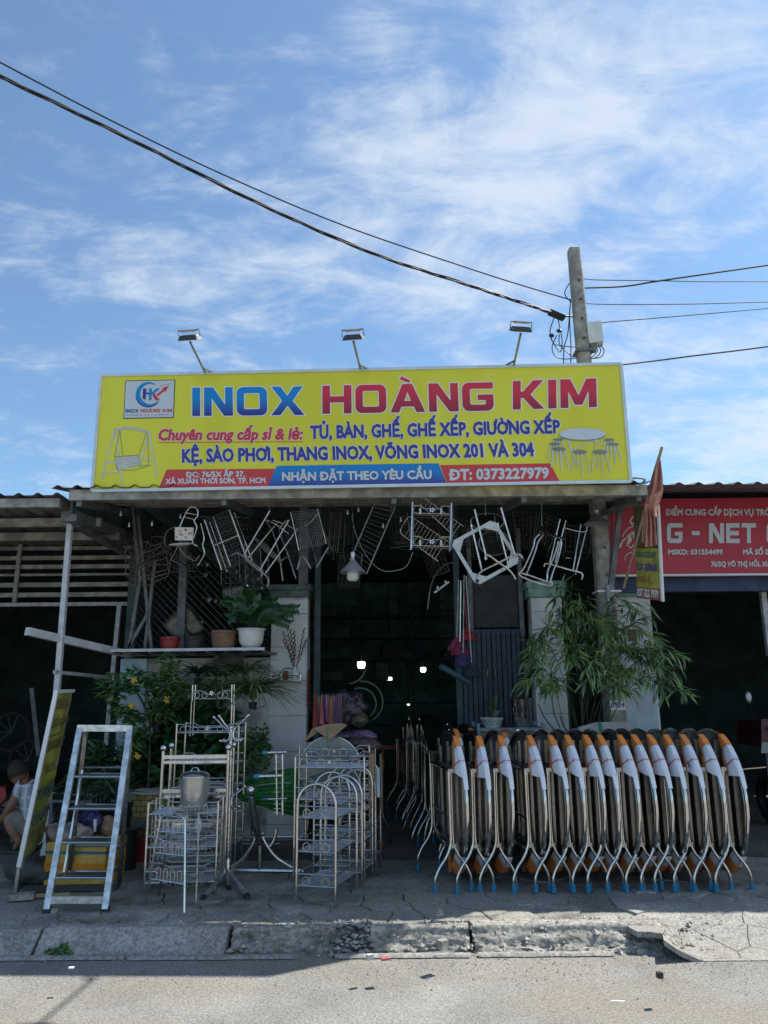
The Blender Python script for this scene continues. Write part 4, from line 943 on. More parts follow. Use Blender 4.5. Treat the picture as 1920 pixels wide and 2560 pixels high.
# 7 shoe shelf with ornaments
Y = 7.5
t = T('ornament_shelf', 'bright two-tier tube shelf with flower ornaments hanging upright', 'shelf', at(1031, 1254, Y), W=True, group=HG)
hook(t, 1076, 1262, Y)
for a, c in (((330, 82), (320, 388)), ((574, 95), (566, 398))): t.part('post', MB().tube(P3(G, Y, [a, c]), .012, 8), STEEL); t.part('post', MB().tube(P3(G, Y+.18, [(a[0]+8, a[1]+14), (c[0]+10, c[1]-10)]), .008, 6), STEELD)
for y0, y1, dx in ((108, 170, 4), (302, 374, 0)):
    mb = MB(); mb.tube(P3(G, Y, [(333, y0), (380, y0+2), (402, y0+22), (495, y0+22), (515, y0+4), (570, y0+6)]), .006, 6); t.part('top_rail', mb, STEEL)
    t.part('bottom_rail', MB().tube(P3(G, Y, [(330, y1-14), (568, y1-6)]), .006, 6), STEEL)
    t.part('bottom_rail', MB().tube(P3(G, Y+.16, [(330, y1-2), (568, y1+4)]), .006, 6), STEELD)
    mb = MB()
    for k in range(16): x = 335+k*15.5; mb.tube(P3(G, Y, [(x, y1-12, 0), (x, y1+2, .16)]), .003, 4)
    t.part('wire_tray', mb, WIRE, kind='stuff')
    for cx in (362, 538): t.part('ring', MB().tube([at(*G(cx+26*math.cos(a*.5236), (y0+y1)/2-2+26*math.sin(a*.5236)), Y) for a in range(12)], .0035, 5, closed=True), WIRE)
    fl_ = MB()
    for a in range(5): fl_.sphere(at(*G(452+12*math.cos(a*1.257), (y0+y1)/2+10*math.sin(a*1.257)), Y-.02), .014, 6)
    t.part('flower_ornament', fl_, CHROME)
    for cx in (378, 510): t.part('peg', MB().box(at(*G(cx, (y0+y1)/2+8), Y-.01), (.014, .012, .06)), WHITE)
t = ladder_rack('crossed_rack', 'slanting wire rack crossing behind the ornament shelf', P3(G, 7.8, [(260, 290), (325, 180), (560, 340), (490, 460)]), STEEL, 12, .007)
t = ladder_rack('crossed_rack', 'second wire rack crossing downward right behind the ornament shelf', P3(G, 7.75, [(385, 110), (410, 66), (650, 240), (600, 310)]), STEEL, 12, .007)
# 8 table frame diamond
Y = 7.45
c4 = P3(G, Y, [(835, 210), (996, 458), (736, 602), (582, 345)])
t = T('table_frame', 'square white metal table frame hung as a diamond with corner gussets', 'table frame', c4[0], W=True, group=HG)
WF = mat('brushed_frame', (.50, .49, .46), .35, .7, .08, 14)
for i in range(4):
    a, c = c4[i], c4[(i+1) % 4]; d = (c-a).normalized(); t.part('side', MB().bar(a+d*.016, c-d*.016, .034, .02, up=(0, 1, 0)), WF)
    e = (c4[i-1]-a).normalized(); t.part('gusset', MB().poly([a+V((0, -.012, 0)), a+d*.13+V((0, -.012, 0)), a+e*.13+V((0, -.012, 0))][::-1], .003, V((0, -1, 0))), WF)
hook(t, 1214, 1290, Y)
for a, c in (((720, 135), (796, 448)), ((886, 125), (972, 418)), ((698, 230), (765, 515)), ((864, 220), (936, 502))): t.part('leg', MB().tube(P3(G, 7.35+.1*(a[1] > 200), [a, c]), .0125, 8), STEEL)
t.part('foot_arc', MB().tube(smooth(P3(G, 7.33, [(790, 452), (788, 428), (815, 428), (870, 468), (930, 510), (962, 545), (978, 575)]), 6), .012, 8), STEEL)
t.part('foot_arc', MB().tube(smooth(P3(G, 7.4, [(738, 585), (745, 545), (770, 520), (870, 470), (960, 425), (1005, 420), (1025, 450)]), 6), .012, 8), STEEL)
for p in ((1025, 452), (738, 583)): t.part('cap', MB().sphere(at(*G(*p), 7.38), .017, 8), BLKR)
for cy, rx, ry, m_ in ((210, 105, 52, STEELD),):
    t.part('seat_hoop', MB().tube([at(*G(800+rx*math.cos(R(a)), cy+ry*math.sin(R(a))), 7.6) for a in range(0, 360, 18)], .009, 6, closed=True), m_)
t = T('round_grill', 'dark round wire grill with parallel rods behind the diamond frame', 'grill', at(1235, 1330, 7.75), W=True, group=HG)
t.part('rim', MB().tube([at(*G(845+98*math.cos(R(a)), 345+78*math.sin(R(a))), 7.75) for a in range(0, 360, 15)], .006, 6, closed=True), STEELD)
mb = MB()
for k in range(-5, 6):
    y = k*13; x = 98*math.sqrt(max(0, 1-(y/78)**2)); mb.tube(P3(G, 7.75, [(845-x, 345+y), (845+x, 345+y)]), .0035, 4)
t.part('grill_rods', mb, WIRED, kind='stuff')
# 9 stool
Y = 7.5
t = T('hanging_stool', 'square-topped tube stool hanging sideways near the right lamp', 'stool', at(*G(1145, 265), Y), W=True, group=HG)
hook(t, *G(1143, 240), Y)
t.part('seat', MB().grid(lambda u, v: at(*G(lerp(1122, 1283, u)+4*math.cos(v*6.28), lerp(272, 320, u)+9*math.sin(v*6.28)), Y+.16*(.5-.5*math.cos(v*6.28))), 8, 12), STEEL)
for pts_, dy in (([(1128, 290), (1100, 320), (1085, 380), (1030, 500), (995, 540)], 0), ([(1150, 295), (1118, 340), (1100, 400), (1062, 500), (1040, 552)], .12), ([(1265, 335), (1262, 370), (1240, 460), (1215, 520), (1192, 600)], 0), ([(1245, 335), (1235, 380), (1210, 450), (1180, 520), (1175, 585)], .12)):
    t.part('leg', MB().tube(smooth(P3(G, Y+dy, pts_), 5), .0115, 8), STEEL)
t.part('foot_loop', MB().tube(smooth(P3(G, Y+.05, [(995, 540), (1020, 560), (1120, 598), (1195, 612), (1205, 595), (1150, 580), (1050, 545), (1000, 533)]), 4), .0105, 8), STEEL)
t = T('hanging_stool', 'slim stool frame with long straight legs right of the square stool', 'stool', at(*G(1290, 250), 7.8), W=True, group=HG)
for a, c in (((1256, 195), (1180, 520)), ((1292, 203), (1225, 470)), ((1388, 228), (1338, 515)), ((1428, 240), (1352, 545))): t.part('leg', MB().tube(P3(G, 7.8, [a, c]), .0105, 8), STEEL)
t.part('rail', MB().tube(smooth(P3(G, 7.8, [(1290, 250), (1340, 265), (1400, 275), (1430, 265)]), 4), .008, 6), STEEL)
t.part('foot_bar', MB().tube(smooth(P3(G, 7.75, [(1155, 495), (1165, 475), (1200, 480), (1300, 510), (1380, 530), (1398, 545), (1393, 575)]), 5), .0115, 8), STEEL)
# dark racks in the second row, dim
k_ = 0
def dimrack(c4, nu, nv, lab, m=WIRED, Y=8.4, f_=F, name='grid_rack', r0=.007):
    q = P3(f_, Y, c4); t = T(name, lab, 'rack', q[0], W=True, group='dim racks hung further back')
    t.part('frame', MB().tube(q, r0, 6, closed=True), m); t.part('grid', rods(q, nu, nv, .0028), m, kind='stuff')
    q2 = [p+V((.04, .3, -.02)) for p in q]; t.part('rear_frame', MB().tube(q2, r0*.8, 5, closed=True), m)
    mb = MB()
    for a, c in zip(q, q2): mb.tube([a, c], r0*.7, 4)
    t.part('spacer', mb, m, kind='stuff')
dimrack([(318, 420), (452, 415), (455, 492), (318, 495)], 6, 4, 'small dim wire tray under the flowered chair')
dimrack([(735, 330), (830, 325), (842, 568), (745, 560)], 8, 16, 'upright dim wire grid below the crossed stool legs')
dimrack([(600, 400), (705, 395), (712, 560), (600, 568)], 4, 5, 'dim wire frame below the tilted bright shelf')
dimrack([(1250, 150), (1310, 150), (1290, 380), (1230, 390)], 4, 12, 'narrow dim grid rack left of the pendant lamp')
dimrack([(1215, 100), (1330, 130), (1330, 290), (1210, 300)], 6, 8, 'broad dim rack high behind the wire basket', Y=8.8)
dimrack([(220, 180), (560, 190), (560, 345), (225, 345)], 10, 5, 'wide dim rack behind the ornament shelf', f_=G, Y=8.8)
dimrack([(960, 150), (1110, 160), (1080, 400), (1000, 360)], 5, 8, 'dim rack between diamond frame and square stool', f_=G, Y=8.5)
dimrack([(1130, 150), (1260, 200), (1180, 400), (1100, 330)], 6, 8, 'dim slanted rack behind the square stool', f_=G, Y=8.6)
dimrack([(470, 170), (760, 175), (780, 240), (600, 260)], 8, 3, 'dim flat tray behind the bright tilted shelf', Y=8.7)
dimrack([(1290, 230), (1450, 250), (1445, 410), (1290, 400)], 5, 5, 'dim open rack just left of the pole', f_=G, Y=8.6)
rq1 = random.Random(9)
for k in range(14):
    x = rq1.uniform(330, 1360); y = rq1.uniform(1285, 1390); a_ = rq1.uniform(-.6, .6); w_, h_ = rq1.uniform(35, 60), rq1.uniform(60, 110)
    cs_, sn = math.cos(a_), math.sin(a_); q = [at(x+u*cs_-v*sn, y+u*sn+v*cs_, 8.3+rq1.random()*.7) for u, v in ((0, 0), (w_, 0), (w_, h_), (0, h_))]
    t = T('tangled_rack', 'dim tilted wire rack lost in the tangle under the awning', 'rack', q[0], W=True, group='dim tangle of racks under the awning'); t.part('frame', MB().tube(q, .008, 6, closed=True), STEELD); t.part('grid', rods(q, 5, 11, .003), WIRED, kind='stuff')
# the tangle of racks at the far left
def H4(x, y): return (x/3.456, 1180+y/3.456)
t = T('rack_bundle', 'dark tangled bundle of wire racks hanging beside the shed roof', 'rack', at(*H4(1180, 650), 8.0), W=True, group=HG)
for k, pts_ in enumerate(([(1085, 670), (1085, 900), (1170, 985), (1185, 660), (1150, 560)], [(1065, 600), (1150, 660), (1170, 720), (1090, 680)], [(1095, 760), (1200, 840), (1300, 800), (1440, 800), (1470, 780)], [(1090, 830), (1170, 870), (1185, 800), (1260, 770), (1400, 755)], [(1200, 720), (1400, 640), (1440, 700), (1450, 840), (1250, 900)], [(1100, 900), (1250, 990), (1450, 900), (1470, 760)], [(1170, 700), (1300, 740), (1420, 680), (1480, 700), (1460, 880)], [(1210, 640), (1215, 900), (1320, 960), (1330, 700)], [(1080, 960), (1180, 1000), (1200, 940), (1440, 880)], [(1250, 600), (1330, 640), (1440, 600), (1420, 560), (1300, 560)], [(1120, 720), (1240, 800), (1350, 770), (1440, 740)], [(1130, 640), (1270, 690), (1400, 640)])):
    t.part('rack_wire', MB().tube(P3(H4, 8.0+.12*(k % 4), pts_), .007, 6), mat('rusty_wire', (.14, .105, .09), .6, .5, .3, 12))
for k in range(22):
    rq = random.Random(k); a = at(*H4(rq.uniform(1080, 1300), rq.uniform(600, 950)), 8.1+rq.random()*.5); c = at(*H4(rq.uniform(1250, 1480), rq.uniform(580, 920)), 8.1+rq.random()*.5)
    t.part('rack_wire', MB().tube([a, a.lerp(c, .5)+V((0, 0, rq.uniform(-.03, .03))), c], .0045, 5), MATS['rusty_wire'])
# little hanging droplets and hooks on the second purlin
for k, (x, y) in enumerate(((302, 1285), (323, 1313), (451, 1292), (869, 1282), (896, 1275), (958, 1315), (380, 1310), (1002, 1300))):
    t = T('wire_hook', ('short wire hook with a white bead, %s' % ('far left above the rack bundle', 'left of the flowered chair, lower', 'above the flowered chair', 'left of the lamp cord', 'right of the lamp cord', 'beside the ladder-shaped rack', 'above the dark left racks', 'between lamp and ornament shelf')[k]), 'hook', at(x, y, 7.9), W=True, group='small hooks under the awning')
    p = at(x, y, 7.9); t.part('wire', MB().tube([p, V((p.x, p.y, 3.6))], .0025, 4), CABLE); t.part('bead', MB().lathe([(.004, .03), (.012, -.015), (.001, -.022)], p, 8), WHITE)

TS[0] = 1.0; STEEL, STEELD, WIRE = STEEL_, STEELD_, WIRE_

# ------------------------------------------------------------------ folding round tables
TROW = 'folded round steel tables standing in a row'
def make_table(paper=True, seed=0):
    t = T('folding_table', 'x', 'table', (0, 0, 0), group=TROW)
    cz, r_ = .655, .575
    Mx = Matrix.Rotation(R(90), 3, 'Y')
    # tabletop: a thin steel disc standing on edge, its underside facing -x
    prof = [(.001, .012), (r_-.01, .012), (r_, .006), (r_, -.020), (r_-.006, -.026), (r_-.022, -.026), (r_-.024, -.006), (.001, -.006)]
    t.part('tabletop', MB().lathe([(a, z) for a, z in prof], (.088, 0, cz), 44, Mx), mat('table_underside', (.30, .29, .28), .24, .9, .2, 6), sharp=30)
    t.part('rim', MB().tube([(.081, r_*math.cos(a*.1496), cz+r_*math.sin(a*.1496)) for a in range(42)], .0145, 8, closed=True), STEEL)
    for y in (-.31, .0, .31):
        t.part('support_bar', MB().box((.050, y, cz+.0), (.024, .040, .86 if y else .98)), STEEL)
    for z in (.30, .93):
        t.part('cross_bar', MB().box((.042, 0, z), (.02, .80 if z > .5 else .7, .04)), STEELD)
    for sx, y in ((1, -.42), (-1, -.45), (1, .40), (-1, .37)):
        x = -.012 if sx > 0 else -.035
        pts = smooth([(x, y, .93), (x, y, .66), (x, y, .42), (x+.010*sx, y, .345), (x+.045*sx, y, .27), (x+.10*sx, y, .195), (x+.135*sx, y, .12), (x+.142*sx, y, .055), (x+.142*sx, y, .03)], 4)
        lg = t.part('leg', MB().tube(pts, .0125, 10), STEEL)
        t.part('foot_cap', MB().lathe([(.023, 0), (.023, .014), (.019, .064), (.013, .066)], (x+.142*sx, y, 0), 10).lathe([(.001, 0), (.023, 0)], (x+.142*sx, y, 0), 10), BLUEF, lg)
    t.part('leg_brace', MB().tube([(-.012, -.42, .93), (-.012, .40, .93)], .0125, 8), STEEL)
    t.part('leg_brace', MB().tube([(-.02, -.43, .55), (-.02, .36, .55)], .009, 8), STEELD)
    t.part('leg_brace', MB().tube([(.06, -.41, .25), (.06, .36, .25)], .008, 8), STEELD)
    for y, z in ((-.42, .935), (-.42, .35)):
        t.part('hinge_plate', MB().box((-.014, y, z), (.045, .035, .03)), STEELD)
        t.part('rivet', MB().sphere((-.038, y-.018, z), .006, 6), CHROME)
    if paper:
        rp = r_+.018
        def prow(a, dx): return V((.081+dx, -rp*math.cos(R(a)), cz+rp*math.sin(R(a))))
        # paper corner: wraps the rim from the back of the top over to the underside
        A_ = [67-i*3.7 for i in range(13)]            # 79 .. 24 degrees above the horizontal, near side
        ylim = -.30
        mb = MB(); mo = MB(); inn, rim, bk = [], [], []
        for i, a in enumerate(A_):
            f_ = i/12; p = prow(a, -.020); q = prow(a, .020)
            g_ = min(1, f_*1.25); e = V((lerp(.070, .012, g_)+.003*math.sin(i+seed*2.1), lerp(-.215, -.41, g_), lerp(1.185, .945+.018*math.sin(seed*2.3), g_)-(.02+.012*seed)*max(0, f_-.8)*5))
            inn.append(e); rim.append(p+V((0, 0, .004*math.sin(i*1.7)))); bk.append(q)
        n_ = len(A_)
        def col(j):
            return [inn[i].lerp(rim[i], j/6)+(V((-.007, -.004, 0))*(noise.noise(V((i*.55+seed*7, j*.8, seed)))+.6*noise.noise(V((i*1.3, j*1.9+seed*3, 5))))+V((-.004*math.sin(j/6*math.pi), 0, 0)) if 0 < j < 6 else V((0, 0, 0))) for i in range(n_)]
        cols_ = [col(j) for j in range(7)]+[bk]
        for j in range(n_): pass
        mb.add([p for c_ in cols_ for p in c_], [[j*n_+i, j*n_+i+1, (j+1)*n_+i+1, (j+1)*n_+i] for j in range(7) for i in range(n_-1)])
        c0 = prow(22, .02)
        tip = [rim[-1], bk[-1], prow(14, .018), prow(14, -.016)]
        mb.add(tip, [[0, 1, 2, 3]])
        wp = t.part('paper_wrap', mb, PAPER, sharp=60)
        # orange printed border and top corner
        e2 = [inn[i].lerp(rim[i], .24)+V((-.010, -.006, 0)) for i in range(n_)]; e1 = [p+V((-.008, 0, 0)) for p in inn]
        mo.add(e1+e2, [[i, i+1, n_+i+1, n_+i] for i in range(n_-1)])
        k = 5; mo.add([p+V((-.009, -.006, .002)) for p in inn[:k]]+[p+V((-.006, -.005, .004)) for p in rim[:k]]+[p+V((0, -.004, .004)) for p in bk[:k]], [[i, i+1, k+i+1, k+i] for i in range(k-1)]+[[k+i, k+i+1, 2*k+i+1, 2*k+i] for i in range(k-1)])
        t.part('orange_print', mo, ORANGE, wp)
        t.part('red_tape', MB().bar(inn[-4]+V((-.008, -.002, 0)), rim[8]+V((-.008, -.004, 0)), .007, .003, up=(1, 0, 0)).bar(rim[8]+V((-.008, -.004, 0)), bk[8]+V((0, -.004, 0)), .007, .003, up=(0, 0, 1)), REDB, wp)
        # lower paper
        mb = MB(); mo = MB(); inn, rim, bk = [], [], []
        for i in range(11):
            a = -42-i*3.4; f_ = i/10; p = prow(a, -.02); q = prow(a, .022)
            inn.append(V((.02, lerp(-.38, -.16, f_), lerp(.30, .14, f_)))); rim.append(p); bk.append(q)
        n_ = 11
        mb.add(inn+rim+bk, [[n_+i, n_+i+1, i+1, i] for i in range(n_-1)]+[[2*n_+i, 2*n_+i+1, n_+i+1, n_+i] for i in range(n_-1)])
        wp2 = t.part('paper_wrap', mb, PAPER, sharp=60)
        k = 7; I2, R2, B2 = inn[4:], rim[4:], bk[4:]
        mo.add([p+V((-.004, -.004, 0)) for p in I2]+[p+V((-.004, -.005, -.006)) for p in R2]+[p+V((.002, -.005, -.006)) for p in B2], [[k+i, k+i+1, i+1, i] for i in range(k-1)]+[[2*k+i, 2*k+i+1, k+i+1, k+i] for i in range(k-1)])
        mo.poly([(.028, -.10, .24), (.030, -.12, .09), (.028, .0, .05), (.028, .02, .22)][::-1])
        t.part('orange_print', mo, ORANGE, wp2)
        mk_ = MB()
        for j in range(2): q = rim[2+j]; mk_.tube(smooth([q+V((-.006, -.004, .012)), q+V((-.006, -.006, -.002)), q+V((-.004, -.008, .004)), q+V((-.006, -.006, -.014))], 4), .0025, 4)
        t.part('blue_mark', mk_, PNAVY, wp2, kind='stuff')
    return t
proto = make_table(); plainp = make_table(False); protos = [proto.e]+[make_table(True, k).e for k in (1, 2, 3)]; used_ = set()
names = ['folded round table at the left end of the front row, next to the dark doorway', 'second front-row folded table from the doorway end, torn label on its paper',
  'third folded table from the doorway end, a wide gap on its right', 'first folded table right of the wide gap, below the glass cabinet corner', 'fifth folded table, under the steel pot on the cabinet', 'sixth folded table, just right of the cabinet post',
  'seventh folded table, below the left edge of the bamboo', 'eighth folded table, left of the white wrapped tabletop', 'ninth folded table, in front of the left slope of the white wrapped tabletop', 'tenth folded table, in front of the green strap of the white tabletop',
  'eleventh folded table, right of the green strapped white tabletop', 'twelfth folded table, in front of the patched white pillar', 'folded table with a round blue stamp on its paper corner', 'last but one folded table at the right end of the row', 'folded round table closing the row at its right end, ground clear beside it']
TX = [1112, 1168, 1222, 1302, 1352, 1403, 1447, 1489, 1537, 1578, 1616, 1660, 1706, 1757, 1805]
for i, x in enumerate(TX):
    pk_ = (0, 2, 1, 3, 1, 0, 2, 3, 0, 1, 3, 2, 0, 1, 2)[i]; o = protos[pk_] if pk_ not in used_ else copy_tree(protos[pk_]); used_.add(pk_)
    p = gnd(x, 2226-1.2*(i/14)+rs.uniform(-1, 1)); 
    yy0 = 6.70+.44+.04*(1-i/14)+rs.uniform(-.02, .02); o.location = (at(x-i*.25, 1900, yy0-.42).x+.012, yy0, 0)
    o.rotation_euler = (0, R(rs.uniform(-.9, .9)), R(lerp(8, 1.0, i/14)+rs.uniform(-2, 2))); o['label'] = names[i]
    if i == 12:
        c = V((.03, -.47, .97)); st = MB().add([c+V((-.012, -.012+.0*k, 0))+V((0, math.cos(k*.785)*.016, math.sin(k*.785)*.024)) for k in range(8)], [[7, 6, 5, 4, 3, 2, 1, 0]])
        stamp_on = (st, o)
so = mk('blue_stamp', stamp_on[0], PNAVY); so.parent = stamp_on[1]
# tables in the second row, half hidden behind the first
for k, (x, Y, rz, lab) in enumerate(((1108, 8.35, 12, 'folded table in the second row with an orange paper tip, nearest the doorway'), (1148, 8.45, 12, 'folded table in the second row, middle of three orange tips'), (1192, 8.3, 10, 'folded table in the second row behind the left end of the front row'), (1232, 8.25, 8, 'folded table in the second row next to the glass cabinet'))):
    o = copy_tree(proto.e); o.location = (at(x, 1850, Y-.4).x+.012, Y, 0); o.rotation_euler = (0, 0, R(rz)); o['label'] = lab; o['group'] = 'folded tables in the second row'
for k, (x, Y, lab) in enumerate(((1010, 10.8, 'bare folded steel table deep inside the doorway, left one'), (1036, 10.6, 'bare folded steel table deep inside the doorway, right one'))):
    o = plainp.e if k == 0 else copy_tree(plainp.e); o.location = (at(x, 1850, Y-.4).x, Y, 0); o.rotation_euler = (0, 0, R(8)); o['label'] = lab; o['group'] = 'folded tables deep in the shop'
# folded square tables with brown edges between the rows
for k, (x0, y0, x1, y1, Y0, Y1, lab) in enumerate(((1058, 1872, 1165, 1905, 9.0, 7.75, 'folded square table with a brown edge strip, left of two'), (1160, 1862, 1222, 1882, 8.4, 7.75, 'folded square table with a brown edge strip, right of two'))):
    a, c = at(x0, y0, Y0), at(x1, y1, Y1); a.z = c.z = (a.z+c.z)/2
    t = T('square_table', lab, 'table', V((c.x, c.y, 0)), W=True, group='folded square tables')
    t.part('tabletop', MB().bar(V((a.x, a.y, a.z*.5+.10)), V((c.x, c.y, c.z*.5+.10)), .03, a.z-.25), STEELD)
    t.part('edge_strip', MB().bar(a, c, .045, .03), BROWN)
    for p in (c, a.lerp(c, .3)):
        lg_ = t.part('leg', MB().tube(smooth([(p.x-.04, p.y, a.z-.1), (p.x-.04, p.y, .4), (p.x-.10, p.y, .2), (p.x-.13, p.y, .04)], 4), .012, 8), STEEL)
        t.part('foot_cap', MB().lathe([(.018, 0), (.016, .05), (.001, .05)], (p.x-.13, p.y, 0), 8), BLUEF if k else REDF, lg_)
# the left-hand side tables with red feet (beside the wrapped glass table)
sd_ = T('side_table', 'folded table with brown wrapped edge and red feet beside the wire racks', 'table', gnd(940, 2140), W=True)
a, c = at(905, 1850, 8.0), at(948, 1880, 7.3)
sd_.part('tabletop', MB().bar(at(930, 1880, 7.5), at(930, 2020, 7.5), .05, .45, up=(0, 1, 0)), BROWN)
sd_.part('edge_trim', MB().tube([at(951, 1885, 7.33), at(953, 2022, 7.33)], .011, 6), STEEL)
sd_.part('label', MB().poly([at(941, 1918, 7.32), at(949, 1920, 7.32), at(950, 1995, 7.32), at(942, 1992, 7.32)][::-1], .002), mat('pale_blue_label', (.45, .60, .70), .5))
for pts_, Y, fc in (([(927, 1960), (927, 2020), (935, 2048), (948, 2070), (955, 2092), (957, 2108)], 7.5, REDF), ([(955, 1900), (955, 2018), (946, 2050), (930, 2085), (926, 2100)], 7.6, BLKR), ([(908, 2000), (912, 2055), (925, 2085), (938, 2110), (941, 2135)], 7.15, REDF), ([(955, 2000), (958, 2040), (968, 2065), (974, 2090), (975, 2104)], 7.6, BLKR), ([(905, 1990), (905, 2060), (898, 2080), (890, 2098)], 7.3, REDF)):
    P_ = [at(x, y, Y) for x, y in pts_]; e = gnd(pts_[-1][0], pts_[-1][1]+6) ; sh = e.y/Y; P_ = [at(x, y, e.y) for x, y in pts_]
    lg_ = sd_.part('leg', MB().tube(smooth(P_, 4), .012, 8), STEEL); sd_.part('foot_cap', MB().lathe([(.018, 0), (.016, .055), (.001, .056)], (P_[-1].x, P_[-1].y, 0), 8), fc, lg_)
# tube legs of a stack in the shade left of the row
for k, (x, Y) in enumerate(((1062, 8.6), (1040, 9.2))):
    t = T('folded_table_frame', ('dark folded steel frame with curved legs left of the table row', 'dimmer folded steel frame just inside the doorway, left of the table row')[k], 'table frame', (at(x, 1950, Y).x, Y, 0), group='dark folded frames by the row')
    for dy in (0, .6):
        for sx in (1, -1):
            t.part('leg', MB().tube(smooth([(0, dy, 1.0), (0, dy, .45), (.03*sx, dy, .33), (.10*sx, dy, .2), (.14*sx, dy, .1), (.145*sx, dy, .0)], 4), .011, 8), STEEL)
    for z in (1.0, .75, .5): t.part('rail', MB().tube([(0, 0, z), (0, .6, z)], .010, 6), STEELD)
# white wrapped octagonal tabletop behind the row
q = [at(x, y, 7.95) for x, y in ((1420, 1856), (1450, 1818), (1492, 1806), (1566, 1804), (1612, 1846), (1640, 1900), (1640, 2060), (1400, 2060))]
t = T('wrapped_tabletop', 'large white wrapped octagonal tabletop with a green strap standing behind the tables', 'tabletop', V((q[0].x+.5, 7.95, 0)), W=True)
t.part('wrapping', MB().poly(q[::-1], .08, V((0, -1, 0))), mat('dirty_white_foam', (.50, .46, .44), .6, 0, .12, 5, .15, 14))
t.part('strap', MB().bar(at(1500, 1806, 7.935), at(1512, 1880, 7.935), .028, .006, up=(0, 1, 0)), mat('green_strap', (.02, .25, .12), .5))
# glass cabinet
CBm = mat('teal_frame', (.16, .24, .27), .45, .2, .2, 9)
ca, cb_ = at(1196, 1830, 8.05), at(1358, 1830, 8.05); zt = at(1270, 1823, 8.05).z
t = T('display_cabinet', 'small glass display cabinet with pale teal metal frame behind the table row', 'cabinet', V((ca.x, 8.05, 0)), W=True)
t.part('top', MB().box(((ca.x+cb_.x)/2, 8.28, zt), (cb_.x-ca.x+.03, .5, .025)), mat('dark_teal', (.05, .085, .09), .5))
t.part('front_edge', MB().box(((ca.x+cb_.x)/2, 8.02, zt-.0), (cb_.x-ca.x+.03, .014, .03)), CBm)
for x in (ca.x, cb_.x):
    for y in (8.04, 8.5): t.part('post', MB().box((x, y, zt/2+.03), (.03, .03, zt+.06)), CBm)
for z in (zt-.30, zt-.62): t.part('rail', MB().box(((ca.x+cb_.x)/2, 8.04, z), (cb_.x-ca.x, .02, .02)), CBm)
t.part('glass_pane', MB().box(((ca.x+cb_.x)/2, 8.045, zt-.42), (cb_.x-ca.x-.03, .006, .8)), mat('dim_glass', (.05, .07, .075), .08, 0, .05, 4))
pk = T('red_arch_basket', 'transparent bag with a red arched edge in front of the cabinet', 'bag', at(1262, 1900, 7.9), W=True)
pk.part('red_edge', MB().tube([at(1264+28*math.cos(R(a)), 1856-33*math.sin(R(a)), 7.95) for a in range(0, 181, 15)], .010, 6), mat('clear_red', (.42, .12, .09), .4))
pk.part('film', MB().poly([at(1264+28*math.cos(R(a)), 1856-33*math.sin(R(a)), 7.96) for a in range(180, -1, -15)]+[at(1292, 1960, 7.96), at(1236, 1960, 7.96)][::1]), mat('grey_film', (.16, .18, .18), .2))
bc = at(1231, 1812, 8.2)
t = T('plastic_basket', 'white perforated plastic bowl with a small plant on the cabinet', 'basket', (bc.x, 8.22, zt+.013))
t.part('bowl', MB().lathe([(.07, 0), (.085, .0), (.10, .04), (.118, .085), (.125, .09), (.118, .094), (.108, .085), (.09, .03)], n=28), mat('white_basket', (.58, .60, .60), .5))
mb = MB()
for row in range(3):
    for k in range(22):
        a = 2*math.pi*(k+.5*(row % 2))/22; r_ = .094+.0095*row; z = .025+.02*row; n_ = V((math.cos(a), math.sin(a), -.3)); mb.sphere(n_*r_+V((0, 0, z+r_*.3)), .0075, 6, (1, 1, 1))
t.part('holes', mb, BLACK, kind='stuff')
t.part('soil', MB().lathe([(.001, .08), (.11, .08)], n=16), SOIL)
for k in range(7):
    a = k*.9; t.part('leaf', MB().add([(.0, 0, .08), (.03*math.cos(a), .03*math.sin(a), .17+.02*k), (.09*math.cos(a), .09*math.sin(a), .16+.03*k), (.05*math.cos(a)+.03, .05*math.sin(a), .14+.02*k)], [[0, 1, 2, 3]]), LEAFD)
pcx = at(1305, 1790, 8.25)
t = T('steel_pot', 'tall shiny steel pot with cut-out star standing on the cabinet', 'pot', (pcx.x, 8.27, zt+.013))
rp_ = .105; hp = .275
t.part('body', MB().lathe([(.001, 0), (rp_*.97, 0), (rp_, .008), (rp_, hp), (rp_*1.03, hp+.006), (rp_*.96, hp+.014), (.001, hp+.02)], n=36), CHROME)
mb = MB()
for k in range(8):
    a = k*math.pi/4; d = V((math.cos(a), 0, math.sin(a))); mb.bar(V((-.02, -rp_-.001, .17))+d*.008, V((-.02, -rp_-.001, .17))+d*.03, .007, .004, up=(0, 1, 0))
t.part('star_cutout', mb, BLACK, kind='stuff')
t.part('lid_knob', MB().sphere((0, 0, hp+.03), .014, 8), BLACK)

# ------------------------------------------------------------------ goods on the pavement, left side
# step ladder
t = T('step_ladder', 'aluminium A-frame step ladder with flat treads standing on the pavement', 'ladder', gnd(188, 2284), W=True)
FL, FR = gnd(116, 2284), gnd(262, 2284); TL, TR = at(200, 1820, 6.62), at(325, 1821, 6.62)
ALUB = mat('scuffed_aluminium', (.60, .64, .66), .38, .75, .2, 14, .1, 40, col2=(.80, .83, .84))
up_ = (0, 1, 0)
for a, c in ((FL, TL), (FR, TR)):
    rl = t.part('side_rail', MB().bar(a+V((0, 0, .03)), c, .046, .026, up=up_), ALUB); t.part('rubber_foot', MB().bar(a, a.lerp(c, .035), .058, .036, up=up_), BLKR, rl)
t.part('top_bar', MB().bar(TL+V((-.02, 0, 0)), TR+V((.02, 0, 0)), .028, .052, up=(0, 0, 1)), ALUB)
def onl(f_): return FL.lerp(TL, f_), FR.lerp(TR, f_)
